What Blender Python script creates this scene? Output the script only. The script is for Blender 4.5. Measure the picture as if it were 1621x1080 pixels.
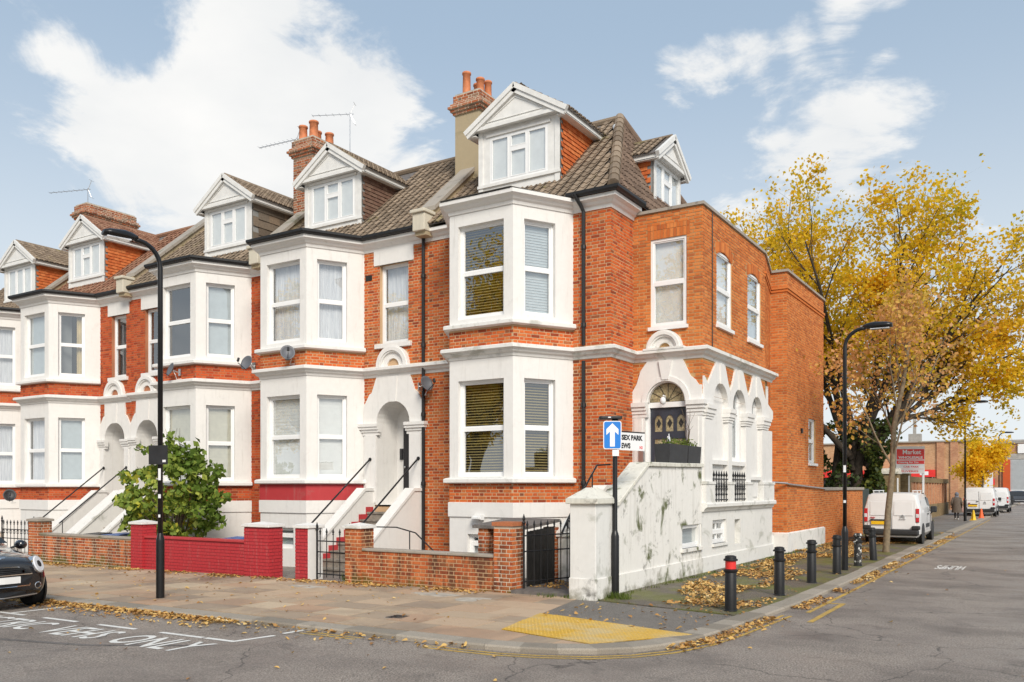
import bpy, math, random
import numpy as np
from mathutils import Vector, noise as mnoise
random.seed(7); RNG = np.random.default_rng(7)
S = bpy.context.scene
for o in list(bpy.data.objects): bpy.data.objects.remove(o)
COL = S.collection
R = math.radians

# ---------------------------------------------------------------- camera
CAMH, YAW = 1.9, math.atan(859.5/1362.0)
cam = bpy.data.cameras.new('camera'); camo = bpy.data.objects.new('camera', cam); COL.objects.link(camo)
cam.sensor_width = 36; cam.sensor_fit = 'HORIZONTAL'; cam.lens = 36*1362/1621.0
cam.shift_y = 232/1621.0; cam.clip_start = 0.1; cam.clip_end = 3000
camo.location = (0, 0, CAMH); camo.rotation_euler = (R(90), 0, YAW)
S.camera = camo
S.view_settings.view_transform = 'Standard'; S.view_settings.look = 'None'
S.view_settings.gamma = 1; S.view_settings.use_curve_mapping = False
S.view_settings.exposure = 0.65

# ---------------------------------------------------------------- node helpers
class NT:
    def __init__(s, tree): s.t = tree; tree.nodes.clear()
    def n(s, typ, ins=None, **kw):
        nd = s.t.nodes.new(typ)
        for k, v in kw.items(): setattr(nd, k, v)
        if ins:
            for k, v in ins.items():
                sock = nd.inputs[k]
                if hasattr(v, 'is_linked') or isinstance(v, bpy.types.NodeSocket): s.t.links.new(v, sock)
                else: sock.default_value = v
        return nd
    def math(s, op, a, b=0.0, c=0.0, clamp=False):
        nd = s.n('ShaderNodeMath', operation=op, use_clamp=clamp)
        for i, v in enumerate((a, b, c)):
            if isinstance(v, bpy.types.NodeSocket): s.t.links.new(v, nd.inputs[i])
            else: nd.inputs[i].default_value = v
        return nd.outputs[0]
    def vmath(s, op, a, b=(0,0,0)):
        nd = s.n('ShaderNodeVectorMath', operation=op)
        for i, v in enumerate((a, b)):
            if isinstance(v, bpy.types.NodeSocket): s.t.links.new(v, nd.inputs[i])
            else: nd.inputs[i].default_value = v
        return nd
    def ramp(s, fac, stops, interp='LINEAR'):
        nd = s.n('ShaderNodeValToRGB', {'Fac': fac}); cr = nd.color_ramp; cr.interpolation = interp
        while len(cr.elements) < len(stops): cr.elements.new(0.5)
        for e, (p, c) in zip(cr.elements, stops):
            e.position = p; e.color = c if len(c) == 4 else (*c, 1)
        return nd.outputs['Color']
    def mix(s, fac, a, b, mode='MIX'):
        nd = s.n('ShaderNodeMix', data_type='RGBA', blend_type=mode, clamp_factor=True)
        for i, v in ((0, fac), (6, a), (7, b)):
            if isinstance(v, bpy.types.NodeSocket): s.t.links.new(v, nd.inputs[i])
            else: nd.inputs[i].default_value = v if i == 0 else ((*v, 1) if len(v) == 3 else v)
        return nd.outputs[2]
    def noise(s, scale, detail=4, rough=.55, vec=None, dim='3D', dist=0.0):
        nd = s.n('ShaderNodeTexNoise', {'Scale': scale, 'Detail': detail, 'Roughness': rough, 'Distortion': dist}, noise_dimensions=dim)
        if vec is not None: s.t.links.new(vec, nd.inputs['Vector'])
        return nd.outputs['Fac']
    def sep(s, v): return s.n('ShaderNodeSeparateXYZ', {0: v}).outputs
    def comb(s, x, y, z):
        nd = s.n('ShaderNodeCombineXYZ')
        for i, v in enumerate((x, y, z)):
            if isinstance(v, bpy.types.NodeSocket): s.t.links.new(v, nd.inputs[i])
            else: nd.inputs[i].default_value = v
        return nd.outputs[0]
    def maprange(s, v, a, b, c=0.0, d=1.0, smooth=False):
        nd = s.n('ShaderNodeMapRange', {'Value': v, 'From Min': a, 'From Max': b, 'To Min': c, 'To Max': d}, clamp=True)
        if smooth: nd.interpolation_type = 'SMOOTHSTEP'
        return nd.outputs[0]

def lin(r, g, b):
    f = lambda c: (c/255/12.92 if c/255 <= .04045 else ((c/255+.055)/1.055)**2.4)
    return (f(r), f(g), f(b))

# ---------------------------------------------------------------- world: hazy blue sky with broken cloud
SUN_EL, SUN_AZ = R(36), math.atan2(-0.71, 0.70)      # sun stands behind and to the right of the camera
world = bpy.data.worlds.new('World'); S.world = world; world.use_nodes = True
W_ = NT(world.node_tree)
sky = W_.n('ShaderNodeTexSky', sky_type='NISHITA', sun_disc=False, sun_elevation=SUN_EL,
           sun_rotation=R(90)-SUN_AZ, air_density=1.1, dust_density=2.0, ozone_density=1.2)
tc = W_.n('ShaderNodeTexCoord').outputs['Generated']
dx, dy, dz = W_.sep(tc)
den = W_.math('ADD', W_.math('MAXIMUM', dz, 0.0), 0.22)
plane = W_.comb(W_.math('DIVIDE', dx, den), W_.math('DIVIDE', dy, den), 0.0)
n1 = W_.noise(3.4, 12, .64, plane, dist=.6)
n2 = W_.noise(8.0, 8, .60, W_.vmath('ADD', plane, (7.3, 2.1, 4.0)).outputs[0])
def pixdir(u, v):
    a = (u-810.5)/1362; z = (772-v)/1362
    w = Vector((-math.sin(YAW)+math.cos(YAW)*a, math.cos(YAW)+math.sin(YAW)*a, z)); w.normalize(); return w
cov = W_.math('MULTIPLY', W_.math('SUBTRACT', W_.noise(.7, 3, .5, W_.vmath('ADD', plane, (2.2, 5.1, 1.0)).outputs[0]), .5), .16)
for (u, v, size, amp) in ((170,165,.17,.15),(60,130,.10,.12),(330,190,.20,.15),(480,175,.18,.15),(575,140,.11,.16),(650,200,.14,.14),(330,240,.16,.12),(370,10,.07,.15),
                          (1040,135,.05,.12),(1095,125,.055,.15),(1155,100,.055,.15),(1220,80,.05,.13),(1300,50,.05,.14),(1385,15,.06,.13),
                          (1285,205,.08,.11),(1390,180,.08,.10),(1440,150,.06,.10),(1180,300,.08,.12),(1345,235,.08,.08),
                          (450,25,.11,-.10),(220,15,.10,-.12),(690,60,.12,-.10),(830,60,.20,-.12),(930,260,.16,-.12),(1500,120,.12,-.10),(120,20,.12,-.08),(90,310,.16,-.10),(30,40,.12,-.10)):
    dd = W_.vmath('DOT_PRODUCT', tc, tuple(pixdir(u, v))).outputs['Value']
    blob = W_.math('MULTIPLY', W_.maprange(dd, math.cos(size), 1.0, 0, 1, True), amp)
    cov = W_.math('ADD', cov, blob)
base = W_.math('ADD', .5, W_.math('MULTIPLY', W_.math('SUBTRACT', W_.math('ADD', W_.math('MULTIPLY', n1, .70), W_.math('MULTIPLY', n2, .30)), .5), 1.35))
dens = W_.math('ADD', base, cov)
mask = W_.maprange(dens, .57, .76, 0, .96, True)
haze = W_.maprange(dz, 0.0, .50, .95, .0, True)
skyc = W_.mix(1.0, sky.outputs[0], (.125, .125, .125), 'MULTIPLY')
skyc = W_.mix(.78, skyc, (.275, .350, .430))
skyc = W_.mix(haze, skyc, (.56, .59, .605))
shade = W_.maprange(W_.noise(2.6, 6, .5, W_.vmath('ADD', plane, (1.3, -.4, 0)).outputs[0]), .3, .7, .0, 1.0)
cloudc = W_.mix(shade, (.55, .56, .565), (.68, .67, .65))
final = W_.mix(mask, skyc, cloudc)
W_.n('ShaderNodeOutputWorld', {0: W_.n('ShaderNodeBackground', {0: final, 1: .98}).outputs[0]})

sl = bpy.data.lights.new('sun', 'SUN'); sl.energy = 2.2; sl.angle = R(22); sl.color = (1.0, .93, .83)
so = bpy.data.objects.new('sun', sl); COL.objects.link(so)
sd = Vector((math.cos(SUN_EL)*math.cos(SUN_AZ), math.cos(SUN_EL)*math.sin(SUN_AZ), math.sin(SUN_EL)))
so.rotation_euler = sd.to_track_quat('Z', 'Y').to_euler(); so.location = (20, -20, 30)

# ---------------------------------------------------------------- materials
MATS = {}
def mat(name, build):
    m = bpy.data.materials.new(name); m.use_nodes = True; t = NT(m.node_tree)
    bs = t.n('ShaderNodeBsdfPrincipled'); t.n('ShaderNodeOutputMaterial', {0: bs.outputs[0]})
    build(t, bs); MATS[name] = m; return m
def setb(t, bs, color=None, rough=None, bump=None, bstr=.2, bdist=.01, spec=None, metal=None, coat=None):
    for k, v in (('Base Color', color), ('Roughness', rough), ('Specular IOR Level', spec), ('Metallic', metal), ('Coat Weight', coat)):
        if v is None: continue
        if isinstance(v, bpy.types.NodeSocket): t.t.links.new(v, bs.inputs[k])
        else: bs.inputs[k].default_value = (*v, 1) if k == 'Base Color' and len(v) == 3 else v
    if bump is not None:
        b = t.n('ShaderNodeBump', {'Height': bump, 'Strength': bstr, 'Distance': bdist})
        t.t.links.new(b.outputs[0], bs.inputs['Normal'])
def pos(t): return t.n('ShaderNodeNewGeometry').outputs['Position']
def rnd(t):   # a random number per piece, whether the piece is its own object or an island of a joined mesh
    a = t.n('ShaderNodeNewGeometry').outputs['Random Per Island']; b = t.n('ShaderNodeObjectInfo').outputs['Random']
    return t.math('FRACT', t.math('ADD', t.math('MULTIPLY', a, 1.0), t.math('MULTIPLY', b, 7.31)))
def plain(name, c, rough=.5, var=.12, scale=6, metal=0, spec=.5, bstr=.08, coat=None):
    def f(t, bs):
        p = pos(t); n = t.noise(scale, 5, .6, p)
        col = t.mix(t.maprange(n, .3, .7), tuple(x*(1-var) for x in c), tuple(min(1, x*(1+var)) for x in c))
        setb(t, bs, col, rough, n, bstr, .01, spec, metal, coat)
    return mat(name, f)
def brickmat(name, ramp, dark=.25, soot=.35, stain=False):
    def f(t, bs):
        r = rnd(t); p = pos(t)
        col = t.ramp(r, ramp)
        n = t.noise(26, 5, .65, p); big = t.noise(.55, 4, .6, p); med = t.noise(5.0, 4, .6, p)
        col = t.mix(t.maprange(n, .38, .78, 0, .30), col, tuple(x*.6 for x in ramp[0][1]))
        col = t.mix(t.maprange(big, .52, .78, 0, soot), col, (.085, .045, .028))
        col = t.mix(t.maprange(med, .62, .80, 0, .18), col, (.60, .34, .17))
        if stain:
            x, y, z = t.sep(p); sx = t.noise(1.0, 5, .65, t.comb(t.math('MULTIPLY', x, 3.2), t.math('MULTIPLY', y, 3.2), t.math('MULTIPLY', z, .7)))
            col = t.mix(t.maprange(sx, .47, .60, 0, .80), col, (.060, .036, .024))
            ft = t.math('ADD', t.maprange(z, -.15, .22, .28, 0), t.noise(3.0, 5, .65, p)); col = t.mix(t.maprange(ft, .62, .78, 0, .85), col, (.10, .095, .018))
        setb(t, bs, col, .88, n, .55, .006, .25)
    return mat(name, f)
brickmat('brick_red', [(0, (.27, .050, .020)), (.15, (.46, .088, .026)), (.45, (.62, .125, .028)), (.72, (.66, .160, .038)), (.92, (.54, .175, .055)), (1, (.20, .055, .028))], soot=.45)
brickmat('brick_orange', [(0, (.46, .125, .034)), (.3, (.58, .165, .040)), (.6, (.66, .205, .052)), (.85, (.69, .245, .070)), (1, (.40, .11, .038))], soot=.26)
brickmat('brick_wall', [(0, (.30, .070, .026)), (.25, (.46, .105, .034)), (.5, (.54, .15, .046)), (.75, (.58, .18, .06)), (1, (.36, .12, .045))], soot=.45, stain=True)
brickmat('brick_stock', [(0, (.24, .13, .065)), (.3, (.34, .19, .09)), (.6, (.40, .22, .11)), (.85, (.36, .14, .07)), (1, (.20, .10, .06))])
brickmat('brick_deep', [(0, (.30, .045, .018)), (.3, (.50, .075, .024)), (.6, (.58, .105, .030)), (.85, (.56, .13, .040)), (1, (.26, .05, .022))], soot=.2)
brickmat('brick_chimney', [(0, (.20, .06, .03)), (.25, (.38, .11, .045)), (.5, (.46, .16, .07)), (.75, (.34, .20, .13)), (1, (.16, .09, .06))])
def mortar(name, c):
    def f(t, bs):
        p = pos(t); n = t.noise(30, 4, .6, p); b = t.noise(.8, 4, .6, p)
        col = t.mix(t.maprange(b, .4, .75), c, tuple(x*.55 for x in c))
        setb(t, bs, col, .95, n, .4, .004, .1)
    return mat(name, f)
mortar('mortar_warm', (.62, .42, .25)); mortar('mortar_orange', (.58, .36, .17)); mortar('mortar_pale', (.68, .58, .45)); mortar('mortar_deep', (.46, .20, .11))
def paintf(c, dirt, stain, moss, bs_=.12):
    def f(t, bs):
        p = pos(t); x, y, z = t.sep(p)
        n = t.noise(7, 6, .65, p); streak = t.noise(1.0, 6, .7, t.comb(t.math('MULTIPLY', x, 9), t.math('MULTIPLY', y, 9), t.math('MULTIPLY', z, .9)))
        blot = t.noise(2.3, 6, .68, p, dist=.4)
        col = t.mix(t.maprange(n, .35, .75, 0, .5), c, tuple(v*.88 for v in c))
        col = t.mix(t.maprange(streak, .55, .78, 0, dirt), col, (.34, .31, .27))
        col = t.mix(t.maprange(blot, .60, .74, 0, stain), col, (.22, .20, .165))
        if moss > .9:
            run = t.noise(1.0, 6, .68, t.comb(t.math('MULTIPLY', x, 5), t.math('MULTIPLY', y, 5), t.math('MULTIPLY', z, .55))); col = t.mix(t.maprange(run, .52, .80, 0, .5), col, (.36, .34, .27))
            foot = t.math('ADD', t.noise(2.2, 6, .68, p), t.maprange(z, 0.0, .45, .20, 0)); col = t.mix(t.maprange(foot, .60, .76, 0, .7), col, (.17, .16, .10))
        if moss:
            mo = t.noise(1.7, 6, .62, t.vmath('ADD', p, (3.1, 8.2, 1.7)).outputs[0], dist=.6)
            col = t.mix(t.maprange(mo, .56, .66, 0, moss), col, (.085, .10, .022))
            bl = t.noise(3.4, 5, .62, t.vmath('ADD', p, (13.1, 2.2, 4.7)).outputs[0])
            col = t.mix(t.maprange(bl, .60, .72, 0, moss*.8), col, (.07, .062, .048))
        setb(t, bs, col, .62, n, bs_, .006, .35)
    return f
mat('stucco', paintf((.77, .755, .725), .30, .14, 0)); mat('stucco_worn', paintf((.76, .75, .715), .22, .16, .35, .25))
mat('stucco_mossy', paintf((.80, .78, .735), .45, .5, .95, .3)); mat('cream_stone', paintf((.62, .57, .46), .3, .25, .5, .3))
mat('cap_mossy', paintf((.70, .68, .60), .6, .9, 1.0, .5))
mat('render_brown', paintf((.42, .34, .215), .35, .5, .25, .3)); mat('coping_grey', paintf((.36, .32, .27), .4, .4, .6, .3))
mat('lead_grey', paintf((.30, .30, .29), .3, .3, .4, .2))
plain('upvc', (.82, .82, .81), .32, .03, 3); plain('white_wood', (.74, .73, .70), .5, .08, 5)
plain('pale_pink_timber', (.50, .27, .21), .6); plain('terracotta', (.58, .20, .085), .75, .22, 9)
plain('black_metal', (.008, .008, .009), .5, .3, 20); plain('black_gloss', (.006, .006, .007), .35, .3, 8)
plain('gutter_black', (.010, .010, .011), .5, .3, 8); plain('dish_grey', (.12, .125, .14), .5, .1)
mat('red_paint', paintf((.46, .045, .05), .35, .3, 0, .25)); plain('steel', (.55, .55, .55), .35, .1, 9, 1.0)
plain('step_stone', (.23, .20, .165), .85, .35, 7); plain('dark_timber', (.016, .015, .014), .6, .4, 14, bstr=.3)
plain('door_navy', (.040, .044, .060), .32, .2); plain('door_black', (.014, .013, .016), .3, .2)
plain('planter', (.030, .030, .032), .55, .2); plain('plastic_black', (.022, .022, .024), .5, .25, 6)
plain('plastic_blue', (.05, .12, .33), .5, .2); plain('orange_plastic', (.75, .13, .03), .5); plain('yellow_plastic', (.75, .48, .03), .5)
plain('white_plastic', (.75, .75, .74), .4, .05); plain('bark', (.115, .085, .058), .9, .4, 14, bstr=.7); plain('bark_dark', (.045, .034, .024), .95, .5, 9, bstr=.8)
plain('bark_pale', (.20, .155, .10), .9, .35, 12, bstr=.7)
plain('sign_blue', (.012, .19, .62), .35, .04, 2); plain('sign_white', (.80, .80, .80), .4, .02, 2); plain('sign_black', (.014, .014, .014), .5, .05); plain('sign_red', (.74, .035, .03), .45, .08, 3)
plain('plate_yellow', (.80, .48, .01), .4, .03); plain('plate_white', (.78, .78, .76), .4, .03)
plain('van_white', (.74, .74, .735), .28, .02, 2, coat=.6); plain('car_black', (.006, .006, .009), .16, .2, 2, coat=1.0); plain('car_dark', (.022, .028, .04), .18, .2, 2, coat=1.0)
plain('tyre', (.016, .016, .016), .85, .25, 20); plain('trim_black', (.020, .021, .022), .55, .2, 10); plain('chrome', (.75, .75, .76), .12, .02, 2, 1.0); plain('alloy', (.52, .53, .54), .3, .05, 2, .9)
plain('lamp_red', (.48, .012, .016), .2, .1, 3, coat=.6); plain('lamp_clear', (.66, .67, .70), .12, .06, 3, coat=1.0); plain('mesh_black', (.01, .01, .011), .5, .5, 60)
plain('coat_brown', (.105, .080, .062), .9, .2, 9); plain('trouser_dark', (.025, .023, .025), .9); plain('hat_grey', (.15, .16, .19), .9); plain('skin', (.36, .20, .14), .55, .08); plain('shoe_white', (.6, .58, .55), .6); plain('bag_pink', (.52, .33, .29), .7)
plain('shutter_grey', (.42, .44, .45), .55, .06, 2); plain('concrete', (.36, .34, .31), .85, .2, 3); plain('warehouse_white', (.72, .73, .74), .6, .05); plain('slate', (.14, .125, .115), .7, .3, 9)
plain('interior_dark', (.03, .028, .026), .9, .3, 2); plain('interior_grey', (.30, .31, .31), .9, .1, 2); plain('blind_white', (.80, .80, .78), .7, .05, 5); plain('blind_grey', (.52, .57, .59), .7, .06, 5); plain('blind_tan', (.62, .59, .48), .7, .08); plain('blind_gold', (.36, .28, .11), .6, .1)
plain('curtain_cream', (.62, .50, .28), .9, .15); plain('leaded_glass', (.34, .28, .16), .25, .6, 22, coat=.8)
plain('green_gate', (.03, .045, .04), .6); plain('soil', (.05, .035, .022), .95, .3, 12)
def net(t, bs):
    p = pos(t); x, y, z = t.sep(p)
    w = t.noise(1.0, 5, .6, t.comb(t.math('MULTIPLY', x, 26), t.math('MULTIPLY', y, 26), t.math('MULTIPLY', z, 1.6)))
    setb(t, bs, t.mix(t.maprange(w, .3, .7), (.55, .56, .60), (.85, .85, .86)), .9)
mat('net_curtain', net)
def glassf(t, bs):
    out = [n for n in t.t.nodes if n.type == 'OUTPUT_MATERIAL'][0]
    gm = t.n('ShaderNodeNewGeometry'); cs = t.math('ABSOLUTE', t.vmath('DOT_PRODUCT', gm.outputs['Normal'], gm.outputs['Incoming']).outputs['Value'])
    fr = t.math('ADD', .056, t.math('MULTIPLY', t.math('POWER', t.math('SUBTRACT', 1.0, cs, clamp=True), 5.0), .944))
    wob = t.n('ShaderNodeBump', {'Height': t.noise(1.3, 2, .5, pos(t)), 'Strength': .045, 'Distance': .05}).outputs[0]
    gl = t.n('ShaderNodeBsdfGlossy', {'Color': (.95, .97, 1, 1), 'Roughness': .012, 'Normal': wob}).outputs[0]
    tr = t.n('ShaderNodeBsdfTransparent', {'Color': (.93, .95, .95, 1)}).outputs[0]
    mx = t.n('ShaderNodeMixShader', {0: t.math('ADD', t.math('MULTIPLY', fr, 1.2), .16, clamp=True), 1: tr, 2: gl})
    t.t.links.new(mx.outputs[0], out.inputs[0])
mat('glass', glassf)
def carglass(t, bs): setb(t, bs, (.012, .014, .015), .06, spec=.8)
mat('car_glass', carglass)
def tilef(name, ramp, moss):
    def f(t, bs):
        r = rnd(t); p = pos(t); n = t.noise(18, 5, .65, p); m = t.noise(1.6, 6, .7, p)
        col = t.ramp(r, ramp)
        col = t.mix(t.maprange(n, .4, .75, 0, .5), col, tuple(v*.5 for v in ramp[0][1]))
        col = t.mix(t.maprange(m, .60, .70, 0, moss), col, (.19, .18, .025))
        setb(t, bs, col, .9, n, .5, .006, .2)
    return mat(name, f)
tilef('roof_tile', [(0, (.19, .145, .105)), (.5, (.26, .20, .145)), (1, (.33, .255, .185))], .45)
tilef('roof_tile_dark', [(0, (.13, .09, .068)), (.5, (.18, .125, .092)), (1, (.23, .16, .118))], .2)
tilef('roof_tile_red', [(0, (.20, .095, .058)), (.5, (.28, .14, .09)), (1, (.34, .20, .13))], .15)
tilef('hang_tile', [(0, (.48, .115, .035)), (.5, (.60, .165, .05)), (1, (.66, .22, .075))], .0)
tilef('hang_tile_brown', [(0, (.15, .085, .06)), (.5, (.19, .11, .08)), (1, (.22, .14, .10))], .0)
tilef('hang_slate', [(0, (.13, .10, .075)), (.5, (.19, .155, .12)), (1, (.26, .19, .13))], .1)
def asphalt(name, c, light, patch, moss=0, tracks=None):
    def f(t, bs):
        p = pos(t); n = t.noise(48, 4, .75, p); m = t.noise(.32, 5, .6, p); k = t.noise(2.2, 6, .65, p); v = t.n('ShaderNodeTexVoronoi', {'Vector': p, 'Scale': 120.0}).outputs['Distance']
        col = t.mix(t.maprange(n, .36, .68), tuple(x*.5 for x in c), light)
        col = t.mix(t.maprange(m, .42, .65, 0, .55), col, patch)
        col = t.mix(t.maprange(k, .60, .75, 0, .45), col, tuple(x*.45 for x in c))
        if moss:
            mo = t.noise(.85, 7, .72, t.vmath('ADD', p, (4.4, 1.9, 0)).outputs[0])
            col = t.mix(t.maprange(mo, .46, .58, 0, moss), col, (.15, .155, .024))
        h = t.math('ADD', n, t.math('MULTIPLY', v, .8))
        rough = t.maprange(t.noise(.7, 4, .6, p), .35, .65, .42, .75)
        if tracks:
            x, y, z = t.sep(p); tr = t.noise(1.0, 5, .6, t.comb(t.math('MULTIPLY', x, tracks[0]), t.math('MULTIPLY', y, tracks[1]), 0.0)); col = t.mix(t.maprange(tr, .44, .66, 0, .55), col, (.115, .096, .084))
            st = t.noise(1.1, 7, .7, t.vmath('ADD', p, (9.0, 3.0, 0)).outputs[0], dist=.8); col = t.mix(t.maprange(st, .58, .72, 0, .6), col, (.065, .058, .054))
            ck = t.n('ShaderNodeTexVoronoi', {'Vector': t.vmath('ADD', p, t.n('ShaderNodeTexNoise', {'Vector': p, 'Scale': 1.4, 'Detail': 5.0}).outputs['Color']).outputs[0], 'Scale': .38}, feature='DISTANCE_TO_EDGE').outputs['Distance']
            col = t.mix(t.maprange(ck, .0, .007, .75, 0), col, (.03, .027, .025))
        setb(t, bs, col, rough, h, .8, .016, .45)
    return mat(name, f)
asphalt('road_asphalt', (.15, .127, .110), (.62, .53, .45), (.27, .228, .198), 0, (.55, .7))
asphalt('road_old', (.10, .09, .083), (.30, .272, .25), (.16, .145, .135), 0, (.9, .9))
asphalt('path_asphalt', (.12, .098, .074), (.27, .225, .175), (.115, .095, .070), .85)
asphalt('corner_asphalt', (.15, .132, .115), (.34, .305, .265), (.20, .178, .155))
def slabf(t, bs):
    r = rnd(t); p = pos(t); n = t.noise(60, 4, .7, p); m = t.noise(1.9, 6, .68, p, dist=.5); k = t.noise(.9, 5, .6, p)
    col = t.ramp(r, [(0, (.33, .25, .18)), (.3, (.43, .325, .225)), (.6, (.52, .385, .255)), (.8, (.47, .30, .19)), (1, (.60, .48, .33))])
    col = t.mix(t.maprange(n, .35, .75, 0, .45), col, (.20, .16, .13))
    col = t.mix(t.maprange(m, .55, .75, 0, .55), col, (.58, .45, .28))
    col = t.mix(t.maprange(k, .58, .74, 0, .55), col, (.30, .16, .085))
    dm = t.noise(.6, 6, .66, t.vmath('ADD', p, (5.0, 1.0, 0)).outputs[0], dist=.7); damp = t.maprange(dm, .50, .66, 0, 1)
    col = t.mix(t.math('MULTIPLY', damp, .50), col, (.17, .12, .085))
    fl = t.noise(6.5, 5, .7, p); col = t.mix(t.maprange(fl, .60, .74, 0, .4), col, (.14, .115, .095))
    setb(t, bs, col, t.maprange(damp, 0, 1, .80, .48), n, .4, .006, .4)
mat('paving_slab', slabf)
def kerbf(t, bs):
    r = rnd(t); p = pos(t); n = t.noise(90, 3, .7, p); m = t.noise(2.5, 5, .65, p)
    col = t.ramp(r, [(0, (.26, .225, .18)), (.5, (.33, .29, .235)), (1, (.40, .35, .285))])
    col = t.mix(t.maprange(n, .4, .7, 0, .6), col, (.11, .095, .08)); col = t.mix(t.maprange(m, .58, .75, 0, .5), col, (.12, .10, .07))
    setb(t, bs, col, .85, n, .5, .006, .3)
mat('kerb_stone', kerbf)
def tactf(t, bs):
    r = rnd(t); p = pos(t); n = t.noise(40, 4, .7, p); m = t.noise(1.7, 5, .65, p)
    col = t.ramp(r, [(0, (.60, .36, .045)), (.5, (.60, .40, .11)), (1, (.58, .34, .03))])
    col = t.mix(t.maprange(m, .45, .62, 0, .7), col, (.52, .42, .24)); col = t.mix(t.maprange(n, .45, .75, 0, .5), col, (.33, .22, .07))
    setb(t, bs, col, .8, n, .3, .005, .3)
mat('tactile_yellow', tactf)
def worn(name, c, edge=.50):
    def f(t, bs):
        p = pos(t); n = t.noise(45, 5, .75, p); m = t.noise(3.0, 4, .6, p)
        col = t.mix(t.maprange(t.math('ADD', n, t.math('MULTIPLY', m, .35)), edge+.17, edge+.40, 0, .85), c, (.15, .135, .12))
        setb(t, bs, col, .7, n, .3, .004, .3)
    return mat(name, f)
worn('road_white', (.72, .71, .67), .55); worn('road_yellow', (.60, .38, .06), .42)
def flaked(t, bs):
    p = pos(t); n = t.noise(11, 6, .7, p); setb(t, bs, t.mix(t.maprange(n, .56, .59), (.010, .010, .010), (.66, .65, .61)), .6, n, .3, .004)
mat('flaked_paint', flaked)
def leafmat(name, stops, trans=.35):
    def f(t, bs):
        out = [n for n in t.t.nodes if n.type == 'OUTPUT_MATERIAL'][0]
        r = t.n('ShaderNodeNewGeometry').outputs['Random Per Island']; p = pos(t); n = t.noise(.42, 3, .6, p)
        f_ = t.math('ADD', t.math('MULTIPLY', r, .55), t.maprange(n, .32, .68, 0, .45))
        col = t.ramp(f_, stops); setb(t, bs, col, .6, spec=.3)
        tl = t.n('ShaderNodeBsdfTranslucent', {'Color': col}).outputs[0]
        mx = t.n('ShaderNodeMixShader', {0: trans, 1: bs.outputs[0], 2: tl}); t.t.links.new(mx.outputs[0], out.inputs[0])
    return mat(name, f)
leafmat('leaf_gold', [(0, (.34, .36, .02)), (.22, (.62, .47, .02)), (.5, (.86, .58, .028)), (.8, (.92, .58, .03)), (1, (.70, .31, .02))], .55)
leafmat('leaf_rust', [(0, (.50, .42, .06)), (.3, (.70, .48, .09)), (.6, (.66, .34, .12)), (1, (.70, .44, .24))], .45)
leafmat('leaf_green', [(0, (.06, .11, .016)), (.35, (.13, .21, .03)), (.65, (.24, .32, .055)), (.80, (.42, .46, .08)), (1, (.76, .62, .05))], .35)
leafmat('leaf_ivy', [(0, (.018, .035, .008)), (.6, (.045, .07, .014)), (1, (.16, .16, .02))], .25)
leafmat('leaf_yellow', [(0, (.72, .50, .02)), (.5, (.92, .64, .03)), (1, (.88, .52, .02))], .55)
leafmat('leaf_fallen', [(0, (.16, .080, .030)), (.25, (.36, .18, .060)), (.5, (.55, .32, .10)), (.75, (.70, .47, .16)), (1, (.78, .64, .40))], .1)
leafmat('grass_green', [(0, (.04, .07, .01)), (.6, (.10, .14, .02)), (1, (.20, .24, .04))], .3)

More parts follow.
